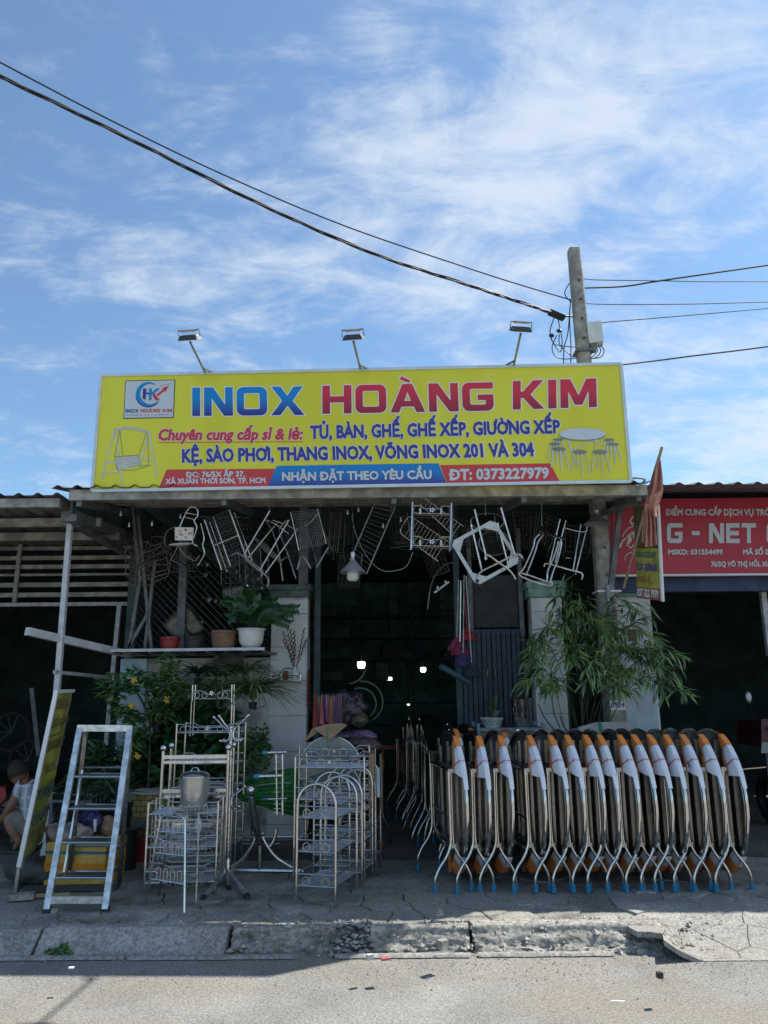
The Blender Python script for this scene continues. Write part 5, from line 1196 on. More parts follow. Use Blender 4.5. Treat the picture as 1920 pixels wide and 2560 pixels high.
for k, y in enumerate((1942, 2022, 2107, 2195, 2249)):
    lo, hi = 0.0, 1.0
    for _ in range(30):
        f_ = (lo+hi)/2; p, _q = onl(f_); d = CM3.transposed() @ (p-V((0, 0, CAMZ))); yy = 1280-FPX*d.y/-d.z
        if yy > y: lo = f_
        else: hi = f_
    p, q = onl(f_)
    if k == 4: t.part('spreader_bar', MB().bar(p, q, .03, .05, up=(0, 0, 1)), ALUB); continue
    p, q = p+V((.02, 0, 0)), q-V((.02, 0, 0)); d_ = .19
    tr = t.part('tread_frame', MB().tube([p, q], .010, 8).tube([p+V((.02, d_, .005)), q+V((-.02, d_, .005))], .009, 8).tube([p, p+V((.02, d_, .005))], .008, 6).tube([q, q+V((-.02, d_, .005))], .008, 6), STEEL)
    for j in range(3): t.part('tread_slat', MB().box((p+q)/2+V((0, .045+j*.05, .004)), ((q-p).length-.05, .034, .012)), STEELD, tr)
BLg, BRg = gnd(170, 2212), gnd(298, 2212)
for a, c in ((BLg, TL+V((.03, .06, -.02))), (BRg, TR+V((-.01, .06, -.02)))): t.part('rear_rail', MB().bar(a, c, .035, .02, up=up_), STEELD)
for z in (.25, .75): a, c = BLg.lerp(TL+V((.03, .06, 0)), z), BRg.lerp(TR+V((0, .06, 0)), z); t.part('rear_bar', MB().tube([a, c], .009, 6), STEELD)
t.part('strut', MB().tube([at(206, 1926, 6.75), at(160, 2180, 6.5)], .009, 6), STEEL)
t.part('rag', MB().sphere(TR+V((-.02, .0, -.05)), .022, 8, (1, 1, 2)), mat('rag', (.35, .30, .25), .9))

# foam box with stripes
a, c = gnd(108, 2214), gnd(258, 2217)
L0 = c-a; wd = L0.length; ang = math.atan2(L0.y, L0.x); zb = .30
t = T('foam_box', 'yellow foam box with orange and blue stripes behind the ladder', 'box', (a+c)/2, rz=ang)
Yb = mat('foam_yellow', (.62, .38, .05), .7, 0, .15, 4, .15, 30, col2=(.70, .47, .12)); Ob = mat('foam_orange', (.62, .22, .01), .7); Bb = mat('tape_blue', (.02, .16, .26), .5)
wlls = MB(); h_ = .34; d_ = .40
for cx, cy, sx, sy in ((0, .015, wd, .03), (0, d_-.015, wd, .03), (-wd/2+.015, d_/2, .03, d_-.062), (wd/2-.015, d_/2, .03, d_-.062)): wlls.box((cx, cy, h_/2), (sx, sy, h_))
t.part('body', wlls.box((0, d_/2, .02), (wd-.07, d_-.07, .03)), Yb)
for z, hh, m_ in ((.265, .022, Bb), (.155, .05, Ob), (.085, .018, Bb)): t.part('stripe', MB().box((0, -.002, z), (wd+.008, .006, hh)).box((wd/2+.002, d_/2, z), (.006, d_+.004, hh)), m_)
t.part('loose_contents', MB().grid(lambda u, v: (lerp(-wd/2+.04, wd/2-.04, u), lerp(.04, d_-.04, v), .30+.06*noise.noise(V((u*4, v*4, 3)))), 16, 10), mat('dim_rubbish', (.10, .09, .08), .9, 0, .5, 14, .3, 20))
bq = at(222, 2040, 7.6)
t = T('plastic_sack', 'dark blue printed plastic sack lying on the box', 'sack', at(222, 2100, 7.35), W=True)
def lump(c, sc, seed, n=28, am=.25): 
    mb = MB().sphere(c, 1, n*2, sc); 
    for i, v in enumerate(mb.v): d = v-V(c); mb.v[i] = V(c)+d*(1+am*noise.noise(V((v.x*9+seed, v.y*9, v.z*9)))+am*.5*(1-2*abs(noise.noise(V((v.x*22, v.y*22+seed, v.z*12)))))+am*.18*noise.noise(V((v.x*60, v.y*60+seed, v.z*60))))
    return mb
t.part('sack', lump(at(228, 2055, 7.4), (.115, .08, .10), 2), mat('sack_blue', (.03, .035, .12), .35, 0, .3, 9))
t.part('print', MB().poly([at(234, 2048, 7.31), at(242, 2048, 7.31), at(240, 2080, 7.31), at(233, 2080, 7.31)][::-1]), WPRINT)
single('rag_heap', lump(at(168, 2090, 7.25), (.16, .10, .10), 6, am=.5), mat('pinkish_rags', (.30, .25, .23), .9, 0, .4, 7), 'heap of pale pinkish rags at the left end of the foam box', 'rags', loc=at(168, 2110, 7.25), sharp=60)
single('paper_sack', lump(at(266, 2065, 7.45), (.085, .07, .085), 16), mat('sack_brown', (.32, .21, .12), .8, 0, .3, 12), 'brown sack with dark round mark beside the blue sack', 'sack', loc=at(266, 2085, 7.45), sharp=60)
# bricks and rubble on the ground
def debris(nm, px, py, sx, sy, sz, rz, m, lab, cat): 
    p = gnd(px, py); mb = MB().box((0, 0, 0), (sx, sy, sz), rz); mb.v = [v+p+V((0, 0, sz/2+.006)) for v in mb.v]; single(nm, mb, m, lab, cat, loc=p, group='bits lying on the ground')
debris('brick', 53, 2250, .19, .09, .045, .25, STONE, 'grey brick lying flat left of the ladder', 'brick')
debris('brick', 237, 2291, .07, .05, .02, .1, STONE, 'small pale chip of stone right of the ladder foot', 'stone')
debris('stone', 135, 2283, .05, .04, .03, .5, STONE, 'small stone between the ladder feet', 'stone')
debris('stone', 924, 2402, .035, .03, .03, .5, mat('pale_stone', (.5, .5, .48), .8), 'pale stone on the road under the kerb, left of the red scrap', 'stone')
debris('scrap', 962, 2402, .05, .04, .012, .3, mat('red_scrap', (.42, .10, .12), .7), 'small crumpled reddish scrap on the road by the kerb', 'litter')
debris('stone', 1650, 2448, .03, .03, .03, .2, BLKR, 'lone dark stone out on the road at the right', 'stone')
debris('stone', 1107, 2374, .06, .05, .05, .7, STONE, 'larger stone fallen against the broken kerb', 'stone')
debris('plank', 125, 2243, .30, .05, .02, .12, mat('yellow_board', (.45, .38, .2), .7), 'thin yellowish board end lying beside the ladder', 'board')
debris('litter', 178, 2424, .03, .02, .008, .2, WPRINT, 'tiny white scrap on the road below the weed', 'litter')
for k, (px, py) in enumerate(((1545, 2507),)): debris('litter', px, py, .07, .012, .004, -.1, WPRINT, 'white sliver of paper lying on the road surface', 'litter')
t = T('floor_board', 'dark flat board lying under the foam box', 'board', gnd(180, 2225)); t.part('board', MB().box((0, 0, .015), (.75, .16, .02), .05), mat('dark_board', (.06, .065, .065), .8))

# leaning yellow banner
BF, BT = gnd(35, 2235), at(137, 1730, 7.15); BBk = at(180, 1728, 7.75)
bn = (BBk-BT).cross(BT-BF).normalized(); bn = bn if bn.dot(V((0, 0, 1.6))-BF) > 0 else -bn
BP = Plane(BF, bn)
t = T('leaning_banner', 'tall worn yellow banner frame leaning at the left edge beside the squatting man', 'sign', BF, W=True)
q = [BP(46, 2160), BP(105, 2102), BP(180, 1729), BP(139, 1730)]
n1 = MB(); 
def bq_(u, v):
    e0 = q[0].lerp(q[3], v); e1 = q[1].lerp(q[2], v); return e0.lerp(e1, u)+bn*(.012*math.sin(v*19)*math.sin(u*3)+.006*math.sin(v*47))
t.part('panel', MB().grid(bq_, 6, 40), mat('banner_yellow', (.38, .40, .07), .55, 0, .2, 3, .1, 8, col2=(.50, .52, .10)))
t.part('side_rail', MB().bar(BP(44, 2168, .01), BP(138, 1728, .01), .035, .035, up=bn), WHITE)
t.part('top_rail', MB().bar(BP(138, 1729, .01), BP(181, 1727, .01), .03, .03, up=bn), WHITE)
t.part('rear_rail', MB().bar(BP(181, 1728, -.01), BP(102, 2112, -.01), .02, .02, up=bn), IRONL)
t.part('leg', MB().bar(BP(34, 2235, .01), BP(46, 2160, .01), .026, .026, up=bn), STEELD)
t.part('leg', MB().bar(gnd(89, 2182), BP(97, 2130, -.02), .022), IRON)
t.part('foot_bar', MB().bar(BF+V((0, 0, .012)), gnd(62, 2214)+V((0, 0, .012)), .02), STEELD)
for k in range(11): t.part('screw', MB().sphere(BP(*[lerp(a_, b__, k/10) for a_, b__ in zip((52, 2130), (136, 1745))], .03), .004, 6), BLACK)
BRN = mat('banner_brown', (.26, .17, .08), .6, 0, .3, 20); BLU = mat('banner_blue', (.04, .12, .20), .6, 0, .2, 20)
def btext(body, v0, v1, m_, u0=.1, u1=.95):
    a_, b__, c_ = bq_(u0, v0), bq_(u1, v0), bq_(u0, v1); a2 = q[0].lerp(q[3], v0).lerp(q[1].lerp(q[2], v0), u0)
    vs_, fs = horned(body, .025, 0); x0 = min(v.x for v in vs_); w_ = max(v.x for v in vs_)-x0
    U = (b__-a_)/w_; W_ = (c_-a_)/CAP; mb = MB().add([a_+U*(v.x-x0)+W_*v.y+bn*(.02+v.z) for v in vs_], fs); t.part('lettering', mb, m_)
btext('CHĂN GA', .885, .955, BRN); btext('GỐI NỆM', .77, .825, BRN); btext('GIA DỤNG', .62, .685, BRN); btext('INOX', .475, .535, BRN, .3, .8); btext('TỦ NHỰA', .325, .39, BLU); btext('TỦ NHÔM', .175, .24, BLU)
t.part('brown_band', MB().grid(lambda u, v: bq_(lerp(.02, .98, u), lerp(.06, .15, v))+bn*.008, 3, 4), mat('banner_rust', (.30, .24, .09), .6, 0, .2, 9))
t.part('white_flap', MB().grid(lambda u, v: bq_(u, -.045+.055*v)+bn*(.014+.01*math.sin(u*9)), 8, 3), mat('flap_white', (.45, .48, .46), .6))
btext('0373227979', -.03, .0, BLKR, .1, .95)
t.part('crease', MB().tube([bq_(.0, .715)+bn*.004, bq_(.5, .722)+bn*.01, bq_(1, .735)+bn*.004], .006, 5), mat('crease_grey', (.16, .15, .07), .7))
single('concrete_lump', lump(gnd(64, 2222)+V((0, .25, .09)), (.27, .17, .10), 4, am=.2), mat('dark_sack', (.07, .08, .075), .85, 0, .3, 5, .3, 20), 'dark grey cement lump lying under the leaning banner', 'sack', loc=gnd(64, 2222), sharp=60)

# ------------------------------------------------------------------ wire racks: builder in local coordinates
def tier(t, w_, d_, z, h, rr_=.006, scroll=True, m=STEEL, rings=3, wires=12, flowers=True):
    """one tray: top rail with the dipped front, bottom rails, wire floor"""
    P_ = [(-w_/2, 0), (w_/2, 0), (w_/2, d_), (-w_/2, d_)]
    for y in (0, d_):
        pts = [(-w_/2, y, z+h), (-w_*.36, y, z+h), (-w_*.27, y, z+h*.62), (w_*.27, y, z+h*.62), (w_*.36, y, z+h), (w_/2, y, z+h)] if scroll else [(-w_/2, y, z+h), (w_/2, y, z+h)]
        t.part('top_rail', MB().tube(pts, rr_, 6), m)
        t.part('bottom_rail', MB().tube([(-w_/2, y, z), (w_/2, y, z)], rr_, 6), m)
    for x in (-w_/2, w_/2):
        t.part('side_rail', MB().tube([(x, 0, z+h), (x, d_, z+h)], rr_*.85, 6), m); t.part('side_rail', MB().tube([(x, 0, z), (x, d_, z)], rr_*.85, 6), m)
    mb = MB()
    for i in range(1, wires): y = d_*i/wires; mb.tube([(-w_/2, y, z), (w_/2, y, z)], .0022, 4)
    for i in range(1, 4): x = -w_/2+w_*i/4; mb.tube([(x, 0, z-.004), (x, d_, z-.004)], .003, 4)
    t.part('wire_floor', mb, WIRE, kind='stuff')
    if rings:
        for k in range(rings):
            x = -w_/2+w_*(k+.5)/rings; r_ = h*.36
            t.part('scroll_ring', MB().tube([(x+r_*math.cos(a*.5236), -.001, z+h*.42+r_*math.sin(a*.5236)) for a in range(12)], .0026, 5, closed=True), WIRE)
    if flowers:
        fo = MB()
        for a in range(5): fo.sphere((.0+.010*math.cos(a*1.257), -.012, z+h*.5+.010*math.sin(a*1.257)), .009, 6)
        t.part('flower_ornament', fo, CHROME)
def posts(t, w_, d_, z0, z1, r_=.011, ball=False, m=STEEL, back=None):
    for x in (-w_/2, w_/2):
        for y in (0, d_):
            zt_ = z1 if y == 0 else (back or z1)
            p = t.part('post', MB().tube([(x, y, z0), (x, y, zt_)], r_, 10), m)
            if ball: t.part('ball', MB().sphere((x, y, zt_+r_*1.3), r_*1.9, 12), CHROME, p)
RG = 'steel wire racks standing on the pavement'
def place(px, py): return gnd(px, py)
# R3 low dish rack in front
def zat(px, py, Y): return at(px, py, Y).z
cR = lambda xl, xr, Y: ((at(xl, 2000, Y).x+at(xr, 2000, Y).x)/2, (at(xr, 2000, Y).x-at(xl, 2000, Y).x))
Y = 6.72; cx, w_ = cR(374, 545, Y)
t = T('dish_rack', 'three-tier chrome dish rack with hooked cups rails, steel bin on top', 'rack', (cx, Y, 0), rz=R(4), group=RG)
z1, z2, z3 = zat(460, 2035, Y), zat(460, 2118, Y), zat(460, 2206, Y); posts(t, w_, .30, 0, z1+.095)
for z in (z1, z2, z3): tier(t, w_, .30, z, .085, rings=0)
for z in (z1, z2, z3):
    for k in range(5):
        x = -w_/2+w_*(.35+k*.12); t.part('cup_hook', MB().tube(smooth([(x-.012, -.03, z-.02), (x-.014, -.03, z+.05), (x, -.03, z+.075), (x+.014, -.03, z+.05), (x+.012, -.03, z-.02)], 4), .0026, 5), WIRE)
Y = 6.98; cx, w_ = cR(384, 556, Y)
t = T('dish_rack', 'dark crowded four-tier rack wedged between the dish rack and the ball-topped one', 'rack', (cx, Y, 0), rz=R(1), group=RG)
posts(t, w_, .14, 0, zat(460, 2040, Y), .008, m=STEELD)
for y in (2055, 2095, 2140, 2180): tier(t, w_, .14, zat(460, y, Y), .075, .005, rings=3, wires=10, m=STEEL)
# R2 ball-topped rack
Y = 7.15; cx, w_ = cR(403, 566, Y)
t = T('ball_rack', 'tall tube rack with steel balls on its posts behind the dish rack', 'rack', (cx, Y, 0), rz=R(3), group=RG)
zt_ = zat(403, 1876, Y); posts(t, w_, .33, 0, zt_, .016, True)
for y, h in ((1905, .055), (1990, .055), (2075, .055), (2150, .05)):
    z = zat(480, y, Y); t.part('flat_rail', MB().box((0, -.006, z+.045), (w_, .012, .03)), STEEL); t.part('flat_rail', MB().box((0, -.006, z), (w_, .012, .022)), STEEL)
    mb = MB()
    for k in range(16): x = -w_/2+w_*(k+.5)/16; mb.tube([(x-.015, 0, z), (x+.015, 0, z+.045)], .004, 4)
    t.part('slanted_wires', mb, WIRE, kind='stuff')
    mb = MB()
    for k in range(14): mb.tube([(-w_/2, .33*k/14, z), (w_/2, .33*k/14, z)], .003, 4)
    t.part('shelf_wires', mb, WIRE, kind='stuff'); t.part('back_rail', MB().tube([(-w_/2, .33, z+.03), (w_/2, .33, z+.03)], .008, 6), STEEL)
    for k in (-.22, .22): t.part('stud', MB().sphere((w_*k, -.014, z+.025), .008, 8), CHROME)
# R1 tall stepped rack at the back
Y = 7.55; cx, w_ = cR(432, 592, Y)
t = T('stepped_rack', 'tallest rack, stepped narrow top tier rising before the green leaves', 'rack', (cx, Y, 0), rz=R(-2), group=RG)
zt_ = zat(500, 1832, Y); posts(t, w_, .30, 0, zt_+.085, .010)
for y in (1832, 1910, 1968, 2040, 2110): tier(t, w_, .30, zat(500, y, Y), .075, rings=5, wires=8, flowers=(y == 1832))
cx2, w2 = cR(470, 574, Y+.3); dx = cx2-cx; z = zat(520, 1747, Y+.3); z0 = zt_-.04; ztop = zat(520, 1712, Y+.3)
for x in (-w2/2, w2/2):
    for y in (.22, .32): t.part('upper_post', MB().tube([(dx+x, y, z0), (dx+x, y, z-.04), (dx+x*.97, y, z+.0), (dx+x*.97, y, ztop)], .007, 8), STEEL)
t.part('upper_rail', MB().tube([(dx-w2/2, .22, z), (dx+w2/2, .22, z)], .0065, 6), STEEL); t.part('upper_rail', MB().tube([(dx-w2/2, .22, z+.075), (dx-w2*.25, .22, z+.075), (dx-w2*.15, .22, z+.04), (dx+w2*.15, .22, z+.04), (dx+w2*.25, .22, z+.075), (dx+w2/2, .22, z+.075)], .0065, 6), STEEL)
for k in (-.38, -.18, .2, .32): t.part('scroll_ring', MB().tube([(dx+w2*k+.028*math.cos(a*.5236), .22, z+.037+.028*math.sin(a*.5236)) for a in range(12)], .0028, 5, closed=True), WIRE)
fo = MB()
for a in range(5): fo.sphere((dx+.014*math.cos(a*1.257), .20, z+.055+.014*math.sin(a*1.257)), .012, 6)
t.part('flower_ornament', fo, CHROME)
# R4 splayed plant stand
A1, A2, A3, A4 = gnd(364, 2262), gnd(461, 2284), gnd(490, 2260), gnd(396, 2240)
Yt = (A1.y+A2.y)/2+.06; B1, B2 = at(401, 2046, Yt), at(463, 2050, Yt-.05); B3, B4 = B2+V((.06, .20, .0)), B1+V((.04, .20, 0))
t = T('plant_stand', 'low splayed stand with curved top bar and cup hooks, standing foremost', 'stand', (A1+A2)/2, W=True, group=RG)
t.part('front_frame', MB().tube(smooth([A1, A1.lerp(B1, .9), B1+V((.015, 0, .01)), B1+V((.05, 0, .018)), B2+V((-.04, 0, .018)), B2+V((-.01, 0, .008)), A2.lerp(B2, .9), A2], 5), .0085, 8), STEEL)
t.part('rear_frame', MB().tube(smooth([A4, A4.lerp(B4, .9), B4+V((.015, 0, .01)), B4+V((.05, 0, .018)), B3+V((-.04, 0, .018)), B3+V((-.01, 0, .008)), A3.lerp(B3, .9), A3], 5), .0085, 8), STEELD)
for f_ in (.30, .60, .85):
    c4 = [A1.lerp(B1, f_), A2.lerp(B2, f_), A3.lerp(B3, f_), A4.lerp(B4, f_)]; z = sum(p.z for p in c4)/4
    c4 = [V((p.x, p.y, z)) for p in c4]
    t.part('shelf_rim', MB().tube(c4, .007, 6, closed=True), STEEL); t.part('shelf_wires', rods(c4, 5, 8, .0024), WIRE, kind='stuff')
    for k in range(4): p = c4[0].lerp(c4[1], .2+k*.2); t.part('cup_hook', MB().tube(smooth([p, p+V((-.004, 0, .07)), p+V((.012, 0, .09)), p+V((.026, 0, .07)), p+V((.024, 0, 0))], 4), .0028, 5), WIRE)
t.part('film', lump(B3+V((.02, -.1, -.05)), (.03, .03, .06), 3), GLASSP)
# bin
Yb_ = 6.85; pb = at(482, 2012, Yb_); rb = (at(517, 2000, Yb_)-at(446, 2000, Yb_)).x/2
t = T('steel_bin', 'cylindrical stainless bin with domed handle on top of the dish rack', 'bin', (pb.x, Yb_+.03, z1+.012))
hb = zat(480, 1942, Yb_)-z1
t.part('body', MB().lathe([(.001, 0), (rb*.80, 0), (rb*.84, .01), (rb*.93, hb*.5), (rb*.99, hb*.9), (rb*1.0, hb*.94), (rb*1.04, hb*.95), (rb*1.04, hb*.985), (rb, hb)], n=40), mat('bin_steel', (.66, .63, .58), .16, 1, .06, 10, .12, 9))
t.part('band', MB().lathe([(rb*.935, hb*.60), (rb*.955, hb*.62), (rb*.955, hb*.64), (rb*.94, hb*.66)], n=40), STEEL)
t.part('lid', MB().lathe([(rb*1.03, hb), (rb*.9, hb+.018), (rb*.5, hb+.03), (.001, hb+.034)], n=32), mat('bin_lid', (.30, .33, .36), .25, .9))
t.part('lid_handle', MB().tube(arc((0, 0, hb+.028), .032, 0, math.pi, 10), .005, 6), CHROME)
t.part('film', MB().lathe([(rb*.90, .0), (rb*1.05, hb*.5), (rb*1.10, hb*.95)], n=24), GLASSP)
# ------------------------------------------------------------------ coat rack
cb0 = gnd(568, 2200); Yc = cb0.y; 
t = T('coat_rack', 'steel coat rack with ball-tipped hooks and a three-legged base', 'coat rack', cb0, W=True)
cb = V((cb0.x, Yc, .06)); ct = at(578, 1822, Yc)
zc = lambda y: at(572, y, Yc).z
def cpt(z): return cb.lerp(ct, (z-cb.z)/(ct.z-cb.z))
t.part('pole', MB().tube([cpt(.10), ct], .018, 14), STEEL)
for y in (1876, 1890, 1916, 1928, 1940, 1956, 1964, 2070, 2078, 2106, 2116, 2124, 2146, 2155): p = cpt(zc(y)); t.part('collar_ring', MB().lathe([(.0185, -.005), (.0215, 0), (.0185, .005)], p, 14), CHROME)
t.part('finial', MB().sphere(ct+V((0, 0, .01)), .021, 12), CHROME)
t.part('hub', MB().lathe([(.02, .10), (.028, .04), (.03, -.0), (.001, -.01)], cpt(.07), 14), STEEL)
for px_, py_ in ((505, 2252), (621, 2248), (572, 2224)):
    f_ = gnd(px_, py_)+V((0, 0, .012)); s0 = cpt(.09); lg_ = t.part('leg', MB().bar(s0, f_, .030, .018), ALUB if px_ != 572 else STEELD); t.part('rubber_foot', MB().bar(s0.lerp(f_, .9), f_, .036, .024), BLKR, lg_)
def chook(pts_, dy=0):
    P_ = [at(x, y, Yc+dy*k/(len(pts_)-1)) for k, (x, y) in enumerate(pts_)]; P_ = smooth(P_, 5); h_ = t.part('hook', MB().tube(P_, .008, 8), STEEL)
    t.part('ball', MB().sphere(P_[0], .015, 10), CHROME, h_); t.part('ball', MB().sphere(P_[-1], .0125, 10), CHROME, h_)
chook([(535, 1793), (558, 1816), (574, 1832), (573, 1846), (564, 1853), (551, 1852)], -.06); chook([(548, 1790), (563, 1812), (576, 1828), (577, 1844), (569, 1850), (560, 1849)], .12)
chook([(618, 1791), (603, 1806), (586, 1824), (583, 1842), (590, 1852), (602, 1851)], -.06); chook([(622, 1788), (606, 1804), (589, 1822), (586, 1840), (594, 1849), (606, 1847)], .12)
chook([(543, 1973), (557, 1986), (568, 2000), (569, 2013), (560, 2021), (550, 2020)], -.06); chook([(563, 1965), (566, 1978), (571, 1990), (572, 2005), (564, 2014), (553, 2017)], .12)
chook([(612, 1966), (597, 1980), (581, 1992), (578, 2008), (582, 2018), (598, 2016)], -.06); chook([(594, 1973), (586, 1982), (579, 1994), (576, 2008), (580, 2020), (588, 2022)], .12)

# ------------------------------------------------------------------ hammock stand with green cloth
hs_b = gnd(650, 2182); Yh = hs_b.y+.0
t = T('hammock_stand', 'curved steel hammock stand with a big ball finial and ground bar', 'hammock stand', hs_b, W=True)
t.part('base_bar', MB().tube([at(556, 2176, Yh), at(760, 2178, Yh)], .026, 12), STEEL)
t.part('upright', MB().tube([at(649, 2172, Yh), at(650, 2108, Yh)], .026, 12, r2=.022), STEELD)
t.part('main_tube', MB().tube(smooth([at(628, 1990, Yh-.15), at(633, 2030, Yh-.12), at(641, 2070, Yh-.08), at(650, 2108, Yh)], 5), .030, 14), mat('mirror_steel', (.42, .41, .40), .12, 1, .1, 9))
t.part('ball', MB().sphere(at(627, 1975, Yh-.16), .044, 20), CHROME); t.part('collar', MB().sphere(at(628, 1993, Yh-.15), .034, 14, (1, 1, .5)), STEELD)
for pts_ in ([(640, 2092), (630, 2115), (605, 2150), (570, 2172)], [(656, 2092), (668, 2115), (692, 2145), (735, 2172)], [(690, 2072), (688, 2092), (680, 2110), (672, 2118)]): t.part('curved_leg', MB().tube(smooth([at(x, y, Yh-.02) for x, y in pts_], 6), .017, 10), STEEL)
for x in (633, 656): t.part('bolt', MB().sphere(at(x, 2084, Yh-.05), .012, 8), CHROME)
t.part('rear_bar', MB().tube([at(598, 2093, Yh+.4), at(770, 2092, Yh+.4)], .014, 8), STEEL)
t.part('rear_bar', MB().tube([at(608, 2110, Yh+.2), at(700, 2110, Yh+.2)], .010, 8), STEELD)
Yg = Yh+.35
t = T('green_hammock', 'green striped hammock cloth slung between the racks', 'hammock', at(650, 2050, Yg), W=True)
def ham(u, v):
    xl, xr = lerp(587, 600, v), lerp(760, 770, v); yl = lerp(1962, 2002, v); yr = lerp(1918, 2052, v) if v > .3 else lerp(1918, 1958, v/.3)
    x = lerp(xl, xr, u); y = lerp(yl, yr, u)-10*math.sin(math.pi*u)*(1-v); return at(x, y, Yg+.06*math.sin(v*5+u*3)+.012*math.sin(v*60+u*8))
t.part('cloth', MB().grid(ham, 30, 40), GREENT)
t.part('hem', MB().tube([ham(u/20, .30)+V((0, -.03, 0)) for u in range(17)], .006, 5), mat('pale_hem', (.30, .40, .30), .7)); t.part('hem', MB().tube([ham(u/20, 1.0)+V((0, -.02, 0)) for u in range(20)], .006, 5), MATS['pale_hem'])
for k, (x0, y0, x1) in enumerate(((661, 1882, 717), (640, 1941, 706), (662, 1998, 717))):
    Yk = (7.2, 7.0, 7.4)[k]
    t2 = T('blue_capped_tube', ('highest', 'middle', 'lowest')[k]+' of three short steel tubes with blue end cap by the green cloth', 'tube', at(x0, y0, Yk), W=True, group='blue-capped tubes')
    r_ = (.013, .016, .009)[k]; t2.part('tube', MB().tube([at(x0, y0, Yk), at(x1, y0-2, Yk+.02)], r_, 10), STEEL); t2.part('cap', MB().tube([at(x0-5, y0, Yk), at(x0+8, y0, Yk)], r_*1.4, 10), BLUEF)
t = T('net_frame', 'upright chrome frame strips standing in front of the green cloth', 'frame', at(690, 2040, 7.1), W=True)
for xa, xb in ((688, 692), (704, 706)): t.part('strip', MB().tube([at(xa+2, 1886, 7.1), at(xb, 2038, 7.1)], .008, 6), CHROME)
for y in (1893, 1906, 1922, 1981, 2010, 2022, 2032): t.part('cross_bar', MB().tube([at(684, y, 7.1), at(702, y, 7.1)], .004, 5), CHROME)

# ------------------------------------------------------------------ arched shoe racks
AG = 'arched wire shoe racks'
def arch_rack(cx, Y, w_, d_, ztop, tiers, rz, lab, foot0=0, sk=0):
    t = T('arched_rack', lab, 'rack', (cx, Y, foot0), rz=rz, group=AG)
    za = ztop-w_/2
    for y in (0, d_):
        t.part('arch', MB().tube([(-w_/2, y, 0), (-w_/2, y, za)]+arc((0, y, za), w_/2, math.pi, 0, 14)[1:]+[(w_/2, y, 0)], .0105, 10), STEEL if y == 0 else STEEL)
    for z in tiers: tier(t, w_, d_, z, .085, .006, False, rings=2, wires=16, flowers=False)
    return t
Y = 6.37; cx, w_ = cR(731, 833, Y)
arch_rack(cx+.03, Y, w_, .52, zat(780, 1960, Y), [zat(780, y, Y)-.0 for y in (2046, 2131, 2217)], R(-16), 'foremost arched three-tier shoe rack with arch over its front')
arch_rack(cx+.21, 6.95, w_*1.02, .45, zat(845, 1938, 6.95), [zat(845, y, 6.95) for y in (2030, 2105, 2180)], R(-14), 'second arched shoe rack nested behind the foremost one')
arch_rack(cx+.10, 7.1, w_*1.0, .4, zat(815, 1930, 7.1), [zat(815, y, 7.1) for y in (2010, 2090, 2165)], R(-12), 'third arched shoe rack, arch left of the second')
arch_rack(cx+.30, 7.3, w_*.95, .4, zat(850, 1912, 7.3), [zat(850, y, 7.3) for y in (2000, 2080, 2150)], R(-10), 'rearmost arched shoe rack, its arch highest')
# big wire shelf units behind
def unit(xl, xr, Y, d_, ytop, tiers, rz, lab, skew=0):
    cx, w_ = cR(xl, xr, Y); t = T('wire_shelf_unit', lab, 'rack', (cx, Y, 0), rz=rz, group='big wire shelf units'); zt_ = zat((xl+xr)/2, ytop, Y); posts(t, w_, d_, .28, zt_, .010)
    for y in tiers: tier(t, w_, d_, zat((xl+xr)/2, y, Y), .10, rings=4, wires=14)
    for x in (-w_/2, w_/2): t.part('leg', MB().tube([(x, 0, .28), (x, 0, 0)], .010, 8), STEELD)
unit(735, 912, 7.05, .45, 1893, (1920, 2000), R(-7), 'wide wire shelf unit standing above the arched racks, nearer one')
unit(745, 925, 7.55, .4, 1866, (1892, 1975), R(-7), 'wide wire shelf unit behind, its top rail higher')
# wrapped round glass table
gc = at(826, 1905, 7.75)
t = T('wrapped_glass_table', 'round glass tabletop in plastic film with a cardboard corner and green string', 'tabletop', V((gc.x, 7.75, 0)), W=True)
rg = (at(904, 1905, 7.75)-at(750, 1905, 7.75)).x/2
t.part('glass', MB().lathe([(.001, 0), (rg, 0), (rg, .012), (.001, .012)], gc-V((0, 0, .06)), 40, Matrix.Rotation(R(90), 3, 'X')), mat('smoky_glass', (.16, .19, .17), .15, 0, .2, 5))
t.part('rim', MB().tube(arc(gc-V((0, .02, .06)), rg, R(-20), R(200), 30), .010, 8), STEEL)
t.part('film', MB().grid(lambda u, v: gc-V((0, .05+.02*noise.noise(V((u*5, v*5, 1))), .06))+V((math.cos(R(200-220*u))*rg*1.04*v, 0, math.sin(R(200-220*u))*rg*1.04*v)), 24, 8), GLASSP)
t.part('cardboard_corner', MB().poly([at(782, 1820, 7.66), at(824, 1850, 7.6), at(868, 1812, 7.66), at(852, 1808, 7.68), at(820, 1810, 7.7)], .01), BROWN); t.part('cardboard_corner', MB().poly([at(780, 1822, 7.7), at(815, 1816, 7.7), at(765, 1852, 7.7), at(757, 1860, 7.7)][::-1], .01), BROWN)
t.part('green_string', MB().tube([at(817, 1816, 7.6), at(819, 1866, 7.56)], .006, 5), mat('string_green', (.02, .22, .12), .7))

